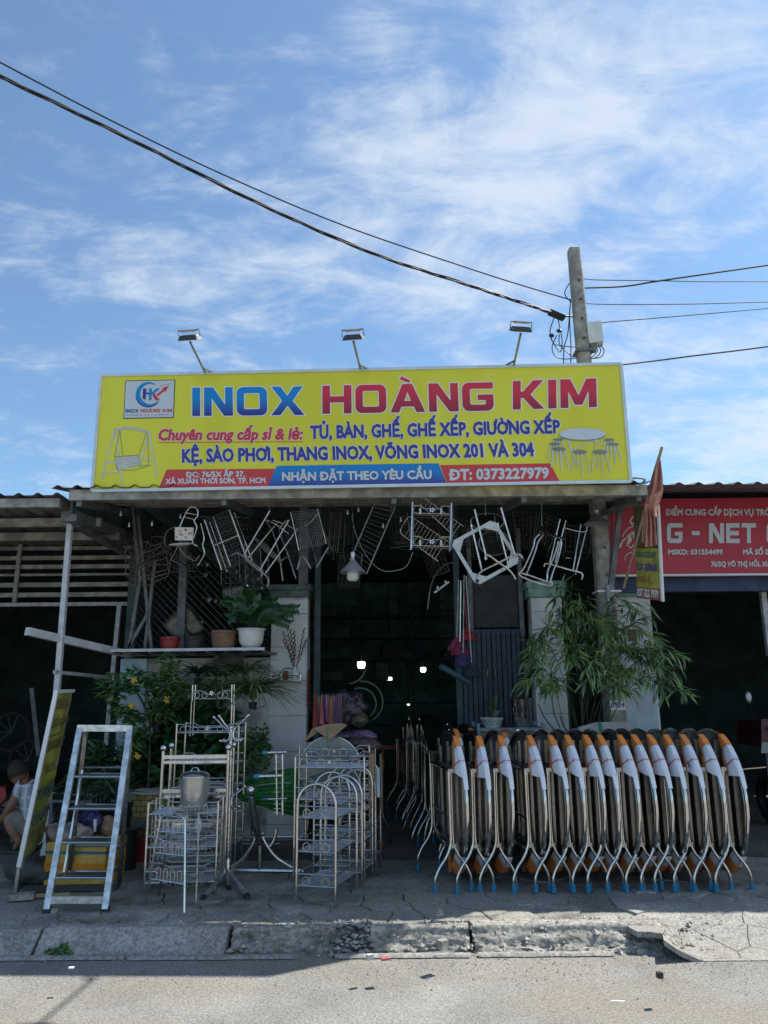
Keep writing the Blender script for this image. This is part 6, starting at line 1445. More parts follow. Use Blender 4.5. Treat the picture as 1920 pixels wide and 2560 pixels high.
# ------------------------------------------------------------------ plants
def leafmesh(mb, p, d, n_, L_, W_, bend=.25, seg=3):
    d = d.normalized(); s_ = d.cross(n_)
    if s_.length < .01: s_ = d.orthogonal()
    s_.normalize(); u = s_.cross(d); pts = []
    prof = (0.12, 1.0, .72, 0.0) if seg == 3 else (.15, .9, 1.0, .6, 0)
    k = len(prof)-1; o = len(mb.v)
    for i, wv in enumerate(prof):
        t = i/k; c = p+d*(L_*t)-u*(bend*L_*t*t)*1.0
        fold = u*(.18*W_*wv)
        mb.v += [c-s_*(W_/2*wv)+fold, c, c+s_*(W_/2*wv)+fold]
    for i in range(k):
        a = o+i*3; mb.f += [[a, a+1, a+4, a+3], [a+1, a+2, a+5, a+4]]
def foliage(mb, c, rad, n, L_, W_, rs, up=.2, clump=6, bend=.3):
    c = V(c)
    for i in range(n//clump):
        while True:
            q = V((rs.uniform(-1, 1), rs.uniform(-1, 1), rs.uniform(-1, 1)))
            if q.length <= 1: break
        q = V((q.x*rad[0], q.y*rad[1], q.z*rad[2])); cc = c+q; out_ = q.normalized() if q.length else V((0, 0, 1))
        for k in range(clump):
            a = 2*math.pi*k/clump+rs.random(); d = V((math.cos(a), math.sin(a)*.8-.2, rs.uniform(-.5, .6)+up))+out_*.5
            leafmesh(mb, cc+V((rs.uniform(-.5, .5), rs.uniform(-.5, .5), rs.uniform(-.5, .5)))*L_*.6, d, V((rs.uniform(-.5, .5), -.5, 1)), L_*rs.uniform(.65, 1.2), W_*rs.uniform(.7, 1.2), bend)
    return mb
rp = random.Random(21)
# flowering shrub on the left
tb = gnd(372, 2080); 
t = T('flowering_shrub', 'leafy shrub with a few yellow flowers climbing at the corner of the wall', 'shrub', V((at(372, 1900, 8.3).x, 8.3, 0)), W=True)
br = [[(372, 1960), (375, 1800), (370, 1740), (355, 1700)], [(372, 1790), (400, 1740), (430, 1690), (425, 1665)], [(368, 1780), (340, 1730), (300, 1710), (270, 1725)], [(372, 1830), (350, 1800), (310, 1790)], [(371, 1850), (395, 1810), (445, 1770)]]
for b_ in br: t.part('stem', MB().tube(smooth([at(x, y, 8.3) for x, y in b_], 5), .012, 6, r2=.005), BARK)
t.part('stem', MB().tube([at(372, 1955, 8.3), V((at(372, 1955, 8.3).x, 8.3, 0))], .014, 6), BARK)
mb = MB()
for x, y, rx, rz_, n in ((280, 1722, .16, .13, 200), (335, 1700, .15, .10, 170), (300, 1765, .10, .10, 100), (425, 1665, .08, .10, 110), (415, 1710, .18, .12, 300), (445, 1730, .14, .10, 180), (405, 1770, .16, .10, 150), (315, 1795, .11, .08, 130), (338, 1845, .10, .14, 150), (330, 1870, .10, .10, 110), (365, 1720, .10, .08, 80)):
    foliage(mb, at(x, y, 8.25), (rx, .16, rz_), n, .085, .032, rp)
t.part('leaves', mb, LEAF, kind='stuff', sharp=180)
for k, (x, y) in enumerate(((336, 1700), (418, 1748), (345, 1888), (330, 1762))):
    fm = MB()
    for a in range(5): leafmesh(fm, at(x, y, 8.05), V((math.cos(a*1.1+k), -.6, math.sin(a*1.1+k)*1.2-.4)), V((0, -1, .3)), .045, .028)
    t.part('yellow_flower', fm, mat('petal_yellow', (.50, .33, .03), .6))
# dark broad leaves in the middle
t = T('broadleaf_shrub', 'dark broad-leaved shrub filling the middle behind the racks', 'shrub', V((at(480, 1900, 8.4).x, 8.4, 0)), W=True)
mb = MB()
for x, y, rx, rz_, n in ((430, 1790, .20, .18, 130), (500, 1780, .30, .18, 160), (470, 1870, .38, .22, 260), (420, 1930, .26, .22, 150), (550, 1840, .2, .24, 130), (350, 1930, .18, .14, 80), (390, 1860, .2, .14, 120), (530, 1930, .26, .2, 120)):
    foliage(mb, at(x, y, 8.5), (rx, .15, rz_), n, .16, .11, rp, up=.1, clump=4)
t.part('leaves', mb, mat('broad_leaf', (.03, .10, .035), .36, 0, .4, 6, col2=(.07, .19, .06)), kind='stuff', sharp=180)
for x in (420, 470, 530): t.part('stem', MB().tube([at(x, 1850, 8.5), V((at(x, 1850, 8.5).x, 8.5, 0))], .012, 6), BARK)
t = T('boxleaf_bush', 'fine-leaved green bush hanging at the foot of the left pillar', 'bush', V((at(640, 1900, 8.3).x, 8.3, 0)), W=True)
mb = MB()
for x, y, rx, rz_, n in ((628, 1850, .16, .14, 420), (645, 1890, .16, .15, 420), (615, 1920, .12, .16, 300), (600, 1880, .10, .12, 180), (655, 1840, .08, .12, 120), (600, 1960, .12, .12, 200)):
    foliage(mb, at(x, y, 8.3), (rx, .15, rz_), n, .042, .024, rp)
t.part('leaves', mb, LEAF, kind='stuff', sharp=180)
t.part('stem', MB().tube([at(635, 1880, 8.35), V((at(635, 1880, 8.35).x, 8.35, 0))], .01, 6), BARK)
t = T('yam_plant', 'feathery dark green plants sprouting behind the ladder', 'plant', V((at(250, 1950, 8.3).x, 8.3, 0)), W=True)
mb = MB()
for x, y, rx, rz_, n in ((240, 1905, .18, .10, 150), (275, 1890, .12, .12, 110), (225, 1950, .20, .10, 150), (290, 1940, .12, .14, 110), (180, 1975, .10, .05, 40)):
    foliage(mb, at(x, y, 8.3), (rx, .15, rz_), n, .14, .035, rp, up=.3, clump=5)
t.part('leaves', mb, LEAFD, kind='stuff', sharp=180)
for k in range(9): x = 215+k*10; t.part('stem', MB().tube([at(x, 1940, 8.3), V((at(x, 1940, 8.3).x+.02, 8.25, 0))], .006, 5), LEAFD)
# arching blade tufts
def tuft(name, lab, px, py, Y, n, L_, W_, m, z0=None, grp=None, spread=1.0, pot=None, cat='plant', droop=1.0):
    p = at(px, py, Y); t = T(name, lab, cat, p, group=grp)
    mb = MB()
    for k in range(n):
        a = rp.uniform(0, 2*math.pi); l = L_*rp.uniform(.6, 1.15); o = V((math.cos(a)*spread, math.sin(a)*.7*spread-.15, 0)); pts = []
        e = rp.uniform(.35, 1.0)
        for i in range(7):
            s_ = i/6; pts.append(o*(l*s_*(.35+.65*s_*e))+V((0, 0, l*(.75*s_-(.95*droop*e)*s_*s_))))
        sd2 = V((-o.y, o.x, 0)).normalized(); q = len(mb.v)
        for i, c in enumerate(pts):
            w_ = W_*(.4, .8, 1, 1, .85, .5, .05)[i]; mb.v += [c-sd2*w_/2+V((0, 0, w_*.25)), c, c+sd2*w_/2+V((0, 0, w_*.25))]
        for i in range(6): b0 = q+i*3; mb.f += [[b0, b0+1, b0+4, b0+3], [b0+1, b0+2, b0+5, b0+4]]
    t.part('leaves', mb, m, kind='stuff', sharp=180)
    return t, p
SG = 'spider plants on the planter wall'
for k, (x, y, Y, n, L_, lab) in enumerate(((495, 1695, 8.55, 60, .50, 'leftmost upper spider plant on the stained wall'), (545, 1700, 8.6, 60, .48, 'upper spider plant between two others on the wall'), (612, 1692, 8.55, 80, .56, 'upper right spider plant against the dark bracket'), (545, 1750, 8.15, 110, .66, 'pale striped spider plant spilling over the rack top'), (632, 1755, 8.1, 150, .84, 'largest spider plant, reaching across the white pillar'), (392, 1810, 8.3, 40, .42, 'small thin-bladed tuft at the shrub stem'))):
    t, p = tuft('spider_plant', lab, x, y, Y, n, L_, .022, LEAFS if k > 1 else LEAFD, grp=SG)
    t.part('hanging_pot', MB().lathe([(.001, -.07), (.035, -.07), (.045, -.01), (.048, 0), (.04, 0), (.035, -.02), (.001, -.02)], n=14), BLACK)
    t.part('pot_bracket', MB().bar((0, .05, -.08), (0, 8.99-Y, -.05), .012), IRON)
t, p = tuft('aloe_plant', 'grey-green blade plant drooping in front of the yellow planter', 290, 2010, 7.7, 50, .55, .022, mat('aloe_leaf', (.08, .13, .10), .5, 0, .3, 8, col2=(.14, .20, .15)), droop=.8)
t.part('pot', MB().lathe([(.001, -p.z), (.12, -p.z), (.15, -.02), (.16, 0), (.13, 0), (.13, -.04), (.001, -.04)], n=18), BLACK)
# yellow brick planter, dark dish, red bucket
t = T('yellow_planter', 'square yellow brick-patterned planter behind the dish rack', 'planter', V((at(370, 2000, 8.0).x, 8.0, 0)), W=True)
a, c = at(326, 1985, 8.0), at(425, 1975, 8.0); zt_ = a.z; zb_ = at(330, 2048, 8.0).z
pm = mat('planter_yellow', (.36, .30, .10), .75, 0, .2, 7, .1, 30, col2=(.42, .36, .15))
core = t.part('core', MB().box(((a.x+c.x)/2, 8.18, zt_/2), (c.x-a.x-.02, .34, zt_)), mat('planter_joint', (.16, .13, .05), .9))
for rw_ in range(int((zt_)/.055)):
    for k in range(6):
        w_ = (c.x-a.x)/5; x = a.x+w_*(k+.5*(rw_ % 2)); xr_ = min(c.x, x+w_-.008); 
        if xr_-x > .03: t.part('brick', MB().box(((x+xr_)/2, 8.003, zt_-.03-rw_*.055), (xr_-x, .022, .046)), pm, core)
t.part('rim', MB().box(((a.x+c.x)/2, 8.16, zt_+.006), (c.x-a.x+.02, .38, .02)), mat('planter_rim', (.45, .45, .42), .8), core)
t = T('cement_dish', 'wide shallow grey dish on a dark stand right of the sacks', 'dish', at(320, 2080, 7.7), W=True)
p = at(318, 2062, 7.7); t.part('dish', MB().lathe([(.001, -.05), (.14, -.04), (.22, 0), (.225, .008), (.20, .004), (.001, -.03)], p, 26), mat('dish_grey', (.13, .14, .14), .8)); t.part('stand', MB().lathe([(.10, -p.z), (.10, -.045), (.12, -.04)], p, 16), BLACK)
q = gnd(335, 2160)
t = T('red_bucket', 'dull red plastic bucket holding dark soil beside the ladder', 'bucket', (q.x+.02, q.y+.15, 0)); hb_ = .24
t.part('body', MB().lathe([(.001, 0), (.135, 0), (.16, hb_*.85), (.172, hb_*.88), (.172, hb_), (.160, hb_), (.155, hb_*.9), (.001, hb_*.86)], n=28), REDP)
mb = MB(); foliage(mb, (0, 0, hb_+.03), (.08, .08, .03), 30, .10, .02, rp); t.part('sprouts', mb, LEAFD, kind='stuff')
# pots on the shelf
def pot(name, lab, px0, px1, pyt, Y, prof, m, cat='flower pot'):
    p = at((px0+px1)/2, pyt, Y); r_ = (at(px1, pyt, Y)-at(px0, pyt, Y)).x/2; zb = 2.045; h = p.z-zb
    t = T(name, lab, cat, (p.x, Y, zb)); t.part('body', MB().lathe([(a_*r_, b_*h) for a_, b_ in prof], n=30), m)
    t.part('soil', MB().lathe([(.001, h*.88), (r_*.9, h*.88)], n=16), SOIL); return t, r_, h
PS = [(.001, 0), (.80, 0), (.86, .3), (.92, .75), (1.0, .78), (1.0, 1.0), (.93, 1.0), (.90, .86)]
t, r_, h = pot('red_pot', 'square-looking red plastic flower pot at the left end of the shelf', 400, 452, 1593, 8.6, PS, REDP)
mb = MB(); 
def blades(mb, c, n, L_, W_, sp=1.0):
    for k in range(n):
        a = rp.uniform(0, 6.28); l = L_*rp.uniform(.6, 1.1); o = V((math.cos(a)*sp, math.sin(a)*.8*sp, 0)); q = len(mb.v); sd2 = V((-o.y, o.x, 0)).normalized()
        for i in range(6):
            s_ = i/5; cc = V(c)+o*(l*s_*.9)+V((0, 0, l*(.8*s_-1.05*s_*s_))); w_ = W_*(.5, 1, 1, .8, .5, .05)[i]; mb.v += [cc-sd2*w_/2, cc+sd2*w_/2]
        for i in range(5): b0 = q+i*2; mb.f.append([b0, b0+1, b0+3, b0+2])
blades(mb, (0, 0, h), 22, .22, .010); t.part('leaves', mb, LEAFD, kind='stuff', sharp=180)
t, r_, h = pot('black_pot', 'black plastic pot with thin grassy leaves, second on the shelf', 460, 514, 1592, 8.6, PS, mat('pot_black', (.02, .025, .03), .5))
mb = MB(); blades(mb, (0, 0, h), 40, .28, .010); t.part('leaves', mb, LEAFD, kind='stuff', sharp=180)
t, r_, h = pot('clay_pot', 'wide old terracotta pot on the shelf left of the white pot', 528, 592, 1577, 8.58, [(.001, 0), (.78, 0), (.92, .35), (.96, .85), (1.02, .88), (1.02, .97), (.98, 1.0), (.92, .97), (.88, .86)], TERRA)
mb = MB(); blades(mb, (0, 0, h), 14, .16, .03); t.part('leaves', mb, LEAFD, kind='stuff', sharp=180)
t, r_, h = pot('white_pot', 'white scalloped ceramic pot holding the big feathery plant', 593, 664, 1572, 8.56, [(.001, 0), (.45, 0), (.50, .04), (.62, .10), (.82, .35), (.88, .7), (.90, .88), (1.02, .97), (1.05, 1.0), (.97, .98), (.86, .9)], mat('white_ceramic', (.68, .70, .70), .3, 0, .05, 20, .05, 30))
p0 = V((t.loc.x, t.loc.y, t.loc.z+h*.9))
z_ = T('zz_plant', 'big glossy feathery-leaved plant growing out of the white pot', 'plant', p0, W=True)
ml = MB()
for k, (x, y, dy) in enumerate(((600, 1490, 0), (615, 1478, .1), (632, 1478, -.05), (650, 1500, -.1), (588, 1520, -.1), (690, 1505, .05), (728, 1530, -.1), (741, 1523, -.02), (720, 1560, -.15), (668, 1500, .1), (575, 1545, -.05), (640, 1520, -.2), (700, 1540, -.2), (560, 1500, .1), (610, 1530, -.2))):
    e = at(x, y, 8.5+dy); mid_ = p0.lerp(e, .5)+V((0, 0, .10)); st = smooth([p0, mid_, e], 8); z_.part('stem', MB().tube(st, .006, 5, r2=.002), LEAFD)
    for i in range(4, len(st)):
        d = (st[i]-st[i-1]).normalized(); s_ = d.cross(V((0, -1, .3))).normalized()
        for sg in (1, -1): leafmesh(ml, st[i], s_*sg*.9+d*.5, V((0, -1, .6)), .085*rp.uniform(.8, 1.15), .036, .15)
z_.part('leaves', ml, mat('zz_leaf', (.022, .075, .028), .3, 0, .4, 9, col2=(.045, .13, .04)), kind='stuff', sharp=180)
# tilted framed board and clutter behind the chain link
q4 = [at(x, y, 9.25) for x, y in ((466, 1508), (512, 1572), (452, 1610), (410, 1562))]
t = T('tilted_frame', 'old pale board in a dark frame standing on its corner behind the mesh', 'board', q4[2], W=True)
t.part('board', MB().poly(q4, .02, V((0, -1, 0))), mat('stained_board', (.42, .36, .28), .8, 0, .3, 6)); 
for i in range(4): t.part('frame_side', MB().bar(q4[i]+V((0, -.02, 0)), q4[(i+1) % 4]+V((0, -.02, 0)), .022), mat('dark_wood', (.07, .05, .04), .7))
t.part('middle_strip', MB().bar(q4[0].lerp(q4[3], .5)+V((0, -.02, 0)), q4[1].lerp(q4[2], .5)+V((0, -.02, 0)), .016), MATS['dark_wood'])
for k in range(26):
    rq = random.Random(100+k); x, y = rq.uniform(480, 680), rq.uniform(1400, 1570); Y = rq.uniform(9.3, 9.9)
    a = at(x, y, Y); c = a+V((rq.uniform(-.12, .12), .05, rq.uniform(-.18, .18)))
    single('utensil', (MB().tube([a, c], .007, 5).sphere(c, .028, 8, (1, .3, 1.4)) if k % 3 else MB().tube([a, c], .010, 6)), STEELD, 'dim steel utensil hanging among others behind the mesh above the shelf', 'utensil', loc=a, group='dim utensils hung behind the mesh')
t = T('cutlery_rack', 'leaning dim rack of parallel steel rods above the clay pot', 'rack', at(590, 1520, 8.9), W=True)
for k in range(12):
    x = lerp(563, 612, k/11)
    t.part('rod', MB().tube([at(x-6, 1476-k, 8.9), at(x+8, 1520-k, 8.9)], .005, 5), WIRE)
t.part('back_plate', MB().poly([at(556, 1470, 8.93), at(610, 1462, 8.93), at(628, 1512, 8.93), at(570, 1528, 8.93)], .01, V((0, -1, 0))), DARK)

# ------------------------------------------------------------------ altar shelf with vase
sa, sb_ = at(676, 1702, 8.72), at(750, 1702, 8.72)
t = T('altar_shelf', 'small chrome railed shelf fixed on the tiled pillar', 'shelf', V(((sa.x+sb_.x)/2, 8.95, sa.z)), W=True)
t.part('tray', MB().box(((sa.x+sb_.x)/2, 8.84, sa.z), (sb_.x-sa.x, .25, .02)), mat('marble', (.5, .52, .52), .3))
t.part('front_rail', MB().tube([sa+V((0, 0, .055)), sb_+V((0, 0, .055))], .006, 6), CHROME)
for x in (sa.x, (sa.x+sb_.x)/2-.05, sb_.x): t.part('rail_post', MB().tube([(x, 8.725, sa.z), (x, 8.725, sa.z+.075)], .007, 6).sphere((x, 8.725, sa.z+.08), .011, 8), CHROME)
t.part('arch', MB().tube([at(720+22*math.cos(R(a)), 1690-20*math.sin(R(a)), 8.9) for a in range(0, 181, 15)], .006, 6), CHROME)
vb = at(736, 1695, 8.85)
v_ = T('vase', 'slender white vase on the altar shelf', 'vase', (vb.x, 8.85, sa.z+.01)); v_.part('body', MB().lathe([(.001, 0), (.028, 0), (.030, .01), (.022, .05), (.016, .10), (.024, .135), (.026, .14), (.018, .136), (.012, .09)], n=18), WHITE)
vt = V((vb.x, 8.85, sa.z+.14))
w_ = T('willow_stems', 'dark red pussy willow stems standing in the white vase', 'branches', vt, W=True)
for x, y in ((707, 1580), (726, 1574), (735, 1579), (761, 1571), (708, 1600), (720, 1586), (765, 1600)):
    e = at(x, y, 8.8); st = smooth([vt-V((0, 0, .08)), vt.lerp(e, .5)+V((.008, 0, 0)), e], 8); w_.part('stem', MB().tube(st, .003, 4), mat('willow_red', (.10, .02, .02), .7))
    bm = MB()
    for i in range(5, len(st)): bm.sphere(st[i]+V((.006*(-1)**i, 0, 0)), .0085, 6, (1, 1, 1.5))
    w_.part('buds', bm, MATS['willow_red'], kind='stuff')
for k, (x, m_, lab) in enumerate(((694, WHITE, 'leftmost small white cup on the altar shelf'), (704, mat('cream_cup', (.55, .50, .40), .4), 'cream cup between two others on the altar shelf'), (724, MATS['cream_cup'], 'cream cup nearest the vase on the altar shelf'))):
    p = at(x, 1698, 8.8); c_ = T('cup', lab, 'cup', (p.x, 8.8, sa.z+.01), group='altar cups'); c_.part('cup_body', MB().lathe([(.001, 0), (.02, 0), (.024, .045), (.020, .045), (.018, .01)], n=12), m_)
p = at(714, 1698, 8.88); c_ = T('incense_holder', 'red holder between the cups on the altar shelf', 'holder', (p.x, 8.88, sa.z+.01)); c_.part('holder_body', MB().lathe([(.001, 0), (.028, 0), (.03, .09), (.02, .10), (.001, .10)], n=12), mat('altar_red', (.30, .04, .02), .5))

# ------------------------------------------------------------------ bamboo
bt = T('bamboo', 'arching bamboo clump with long drooping leaves in front of the pole', 'bamboo', V((at(1440, 1850, 8.15).x, 8.15, 0)), W=True)
base = at(1440, 1850, 8.15); ml = MB(); 
tips = [(1680, 1637, 7.6), (1705, 1725, 7.5), (1675, 1681, 7.7), (1608, 1530, 8.0), (1580, 1691, 7.8), (1640, 1600, 7.9), (1478, 1677, 7.8), (1467, 1543, 8.1), (1391, 1518, 8.2), (1322, 1640, 8.0), (1330, 1700, 7.9), (1377, 1713, 7.8), (1420, 1640, 7.8), (1514, 1605, 7.9), (1550, 1580, 8.1), (1420, 1560, 8.2), (1350, 1600, 8.0), (1660, 1660, 7.7), (1600, 1640, 7.8), (1480, 1600, 8.1), (1560, 1725, 7.7)]
rb_ = random.Random(8)
for k, (x, y, Y) in enumerate(tips):
    e = at(x, y, Y); b0 = V((base.x+rb_.uniform(-.10, .14), 8.15+rb_.uniform(-.1, .1), 0)); apex = V((lerp(b0.x, e.x, .62), lerp(b0.y, e.y, .6), e.z+rb_.uniform(.03, .15)))
    mid_ = V((lerp(b0.x, apex.x, .35), lerp(b0.y, apex.y, .4), lerp(b0.z, apex.z, .62)))
    st = smooth([b0, mid_, apex, e], 9); bt.part('cane', MB().tube(st, .006, 6, r2=.0012), mat('cane_green', (.03, .045, .02), .5, 0, .3, 8))
    n0 = int(len(st)*.58)
    for i in range(n0, len(st)):
        f_ = (i-n0)/(len(st)-n0)
        for j in range(2 if rb_.random() < .6 else 3):
            # a twig with a fan of leaves
            tw = (st[i]-st[i-1]).normalized()*.6+V((rb_.uniform(-.9, .9), rb_.uniform(-.9, .6), rb_.uniform(-.5, .4))); tw.normalize(); l = rb_.uniform(.04, .16); p = st[i]+tw*l
            ml.tube([st[i], p], .0016, 3)
            for q in range(rb_.choice((1, 3, 4))):
                d = tw*.8+V((rb_.uniform(-.9, .9), rb_.uniform(-.7, .5), rb_.uniform(-.95, .30))); leafmesh(ml, p-tw*l*.15*q, d, V((rb_.uniform(-.4, .4), -.6, 1)), rb_.uniform(.10, .20), rb_.uniform(.015, .026), rb_.uniform(.1, .45), 4)
for (x, y, ex, ey) in ((1345, 1760, 1390, 1830), (1380, 1745, 1400, 1820), (1400, 1790, 1428, 1840)):
    st = [at(x, y, 8.3), at((x+ex)/2-6, (y+ey)/2, 8.3), at(ex, ey, 8.3)]; bt.part('cane', MB().tube(st, .006, 5), CABLE)
bt.part('leaves', ml, LEAFB, kind='stuff', sharp=180)
# weed at the kerb
wd_ = T('weed', 'small bright green weed growing in the kerb joint', 'weed', gnd(150, 2392, -.13), W=True)
mb = MB(); foliage(mb, gnd(150, 2392, -.13)+V((0, 0, .035)), (.085, .03, .03), 110, .040, .024, rp, clump=5); wd_.part('leaves', mb, mat('weed_leaf', (.05, .16, .035), .5, 0, .3, 12, col2=(.09, .24, .05)), kind='stuff', sharp=180)
mb = MB()
for k in range(90):
    x = rp.choice((rp.uniform(-2.5, -1.0), rp.uniform(-1.1, .4), rp.uniform(.4, 2.6))); y = rp.choice((5.97, 6.05, 5.66))+rp.uniform(-.03, .05); z = 0 if y > 5.9 else -.13
    for j in range(4): leafmesh(mb, V((x+rp.uniform(-.01, .01), y, z)), V((rp.uniform(-.6, .6), rp.uniform(-.6, .6), 1)), V((1, 0, 0)), rp.uniform(.015, .05), .005, .3)
single('grass', mb, LEAF, None, None, kind='stuff', sharp=180)

# ------------------------------------------------------------------ inside the shop
rq0 = random.Random(77)
LAMP = mat('lit_lamp', (.9, .95, .92), .5, emit=(.85, 1.0, .92), es=5)
for k, (x, y, Y, r_, lab) in enumerate(((903, 1662, 12.5, .06, 'brightest lit ceiling bulb inside, left of the centre'), (1058, 1674, 13.5, .045, 'lit ceiling bulb inside on the right'), (974, 1698, 15.5, .05, 'small dim lit bulb deep in the middle'), (1021, 1760, 16.2, .03, 'tiny lit point lowest inside the shop'))):
    p = at(x, y, Y); t = T('ceiling_bulb', lab, 'lamp', p, group='lit bulbs inside the shop'); t.part('bulb', MB().lathe([(.001, -r_), (r_*.7, -r_*.9), (r_, -r_*.3), (r_, r_*.6), (r_*.8, r_*.8), (.001, r_*.85)], n=14), LAMP if k < 2 else mat('lit_dim', (.5, .6, .55), .5, emit=(.8, 1, .92), es=1.5)); t.part('cord', MB().tube([(0, 0, r_*.8), (0, 0, 3.85-p.z)], .008, 4), CABLE)
t = T('back_shelving', 'dim stacked shelving along the back wall of the shop', 'shelving', (0, 15.5, 0), W=True)
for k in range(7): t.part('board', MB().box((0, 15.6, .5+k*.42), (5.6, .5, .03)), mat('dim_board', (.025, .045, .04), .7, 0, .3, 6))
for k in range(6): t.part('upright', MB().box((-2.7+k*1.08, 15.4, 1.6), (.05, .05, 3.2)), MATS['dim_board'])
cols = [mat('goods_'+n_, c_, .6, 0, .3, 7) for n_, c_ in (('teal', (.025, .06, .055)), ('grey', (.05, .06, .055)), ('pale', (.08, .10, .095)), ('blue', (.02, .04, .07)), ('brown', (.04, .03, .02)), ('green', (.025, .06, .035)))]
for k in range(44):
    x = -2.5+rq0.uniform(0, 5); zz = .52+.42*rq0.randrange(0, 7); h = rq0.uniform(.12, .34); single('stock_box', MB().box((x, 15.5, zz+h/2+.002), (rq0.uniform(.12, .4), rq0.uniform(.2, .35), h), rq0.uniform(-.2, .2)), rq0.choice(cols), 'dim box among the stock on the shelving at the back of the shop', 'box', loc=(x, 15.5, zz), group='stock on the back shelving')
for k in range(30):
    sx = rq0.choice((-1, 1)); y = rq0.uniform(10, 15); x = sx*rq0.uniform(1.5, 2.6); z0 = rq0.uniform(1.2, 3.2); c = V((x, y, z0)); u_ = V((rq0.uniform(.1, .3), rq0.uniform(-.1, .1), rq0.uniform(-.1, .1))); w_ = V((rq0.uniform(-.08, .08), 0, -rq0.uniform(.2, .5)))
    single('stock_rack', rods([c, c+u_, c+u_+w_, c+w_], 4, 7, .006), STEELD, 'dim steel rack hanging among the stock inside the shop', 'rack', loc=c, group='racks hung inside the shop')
# brooms and mops at the gate post
BG = 'brooms and mops by the folding gate'
for k, (xt, yt, xb, yb, Y, mh, hd, lab) in enumerate(((1146, 1450, 1142, 1600, 8.9, STEELD, (.25, .03, .10), 'leftmost mop with silver handle and pink head'), (1152, 1452, 1150, 1612, 8.85, STEEL, (.20, .02, .05), 'broom with silver handle and red head'), (1160, 1438, 1158, 1640, 8.8, STEELD, (.05, .03, .12), 'mop with round purple plate and dotted handle'), (1165, 1440, 1180, 1665, 8.75, STEELD, (.02, .03, .05), 'longest mop with grey string head at the right'), (1157, 1450, 1168, 1575, 8.9, REDF, (.30, .02, .02), 'red-handled broom among the silver ones'))):
    t = T('broom', lab, 'broom', at(xb, yb, Y), W=True, group=BG); hm = mat('broom_head_%s' % 'abcde'[k] if 0 else 'broom_bristle', (.10, .02, .05), .8, 0, .4, 20)
    t.part('handle', MB().tube([at(xt, yt, Y), at(xb, yb, Y)], .0075, 8), mh)
    t.part('head', MB().lathe([(.015, .05), (.05, .02), (.10, -.06), (.11, -.10), (.001, -.11)], at(xb, yb+4, Y), 14, Matrix.Diagonal((1, .5, 1))), mat('bristle_'+('pink', 'red', 'purple', 'grey', 'crimson')[k], hd, .8, 0, .4, 20))
t = T('blue_roller', 'blue-grey padded tube leaning diagonally under the brooms', 'tube', at(1110, 1668, 8.6), W=True); t.part('roller', MB().tube([at(1102, 1666, 8.6), at(1172, 1706, 8.8)], .032, 12), mat('roller_blue', (.05, .12, .16), .6))
t = T('steel_hoop', 'curved steel pipe arching to the left of the brooms', 'pipe', at(1070, 1525, 9.0), W=True); t.part('pipe', MB().tube(smooth([at(*p, 9.0) for p in ((1069, 1523), (1076, 1470), (1090, 1435), (1112, 1412), (1136, 1405))], 6), .007, 6), STEELD)
t = T('slotted_bracket', 'pale slotted bracket hanging beside the curved pipe', 'bracket', at(1086, 1480, 8.9), W=True); t.part('strip', MB().bar(at(1086, 1482, 8.9), at(1122, 1455, 8.9), .02, .02), WHITE)
for x, y in ((1094, 1471), (1114, 1457)): t.part('peg', MB().box(at(x, y, 8.9), (.018, .02, .05)), WHITE)
for k in range(7): single('wire_grate', rods([at(1100+k*3, 1480+k*25, 9.4), at(1150, 1484+k*25, 9.4), at(1150, 1500+k*25, 9.4), at(1102, 1498+k*25, 9.4)], 1, 4, .003), WIRED, 'dim small wire grate stacked behind the curved pipe', 'grate', loc=at(1125, 1500+k*25, 9.4), group='dim grates behind the pipe')
# coat hangers of coloured plastic
hc = ((.42, .05, .05), (.45, .10, .07), (.45, .36, .26), (.55, .20, .22), (.28, .04, .20), (.55, .55, .52), (.50, .06, .18), (.48, .50, .08), (.60, .25, .28), (.16, .06, .28), (.30, .16, .16), (.25, .14, .14))
for k, cl in enumerate(hc):
    x = 786+k*6.0; Y = 8.35+.05*(k % 3); y0 = 1738+(k*7) % 5; yb = 1815-(k*11) % 14
    t = T('plastic_hanger_bundle', ('red', 'orange-red', 'beige', 'pink', 'purple', 'white', 'magenta', 'lime', 'salmon', 'violet', 'dull brown', 'brownish grey')[k]+' bundle of plastic hangers hanging on the line by the pillar', 'hangers', at(x, y0, Y), W=True, group='coloured plastic hangers')
    m_ = mat('plastic_'+('red', 'orange', 'beige', 'pink', 'purple', 'white', 'magenta', 'lime', 'salmon', 'violet', 'brown', 'greyish')[k], cl, .45)
    t.part('strip', MB().add([at(x-1.5, y0, Y), at(x+2, y0, Y), at(x+5, yb, Y-.02), at(x-5, yb+1, Y-.02)], [[3, 2, 1, 0]]).tube([at(x-3.5, yb, Y-.03), at(x, y0, Y-.02), at(x+4, yb, Y-.03)], .008, 6), m_); t.part('hook', MB().tube(smooth([at(x, y0, Y), at(x+1, y0-6, Y), at(x+4, y0-7, Y)], 3), .0035, 4), WIRE)
PUR = mat('purple_bag', (.055, .032, .055), .3, 0, .4, 6)
single('purple_bag', lump(at(868, 1775, 8.7), (.17, .10, .19), 12, am=.5), PUR, 'large dim purple plastic bag hanging beside the coloured hangers', 'bag', loc=at(868, 1810, 8.6), sharp=80)
single('yellow_bag', lump(at(898, 1800, 8.5), (.08, .06, .07), 15, am=.5), mat('olive_bag', (.09, .085, .05), .4), 'small olive plastic bag below the purple bag', 'bag', loc=at(898, 1815, 8.45), sharp=80)
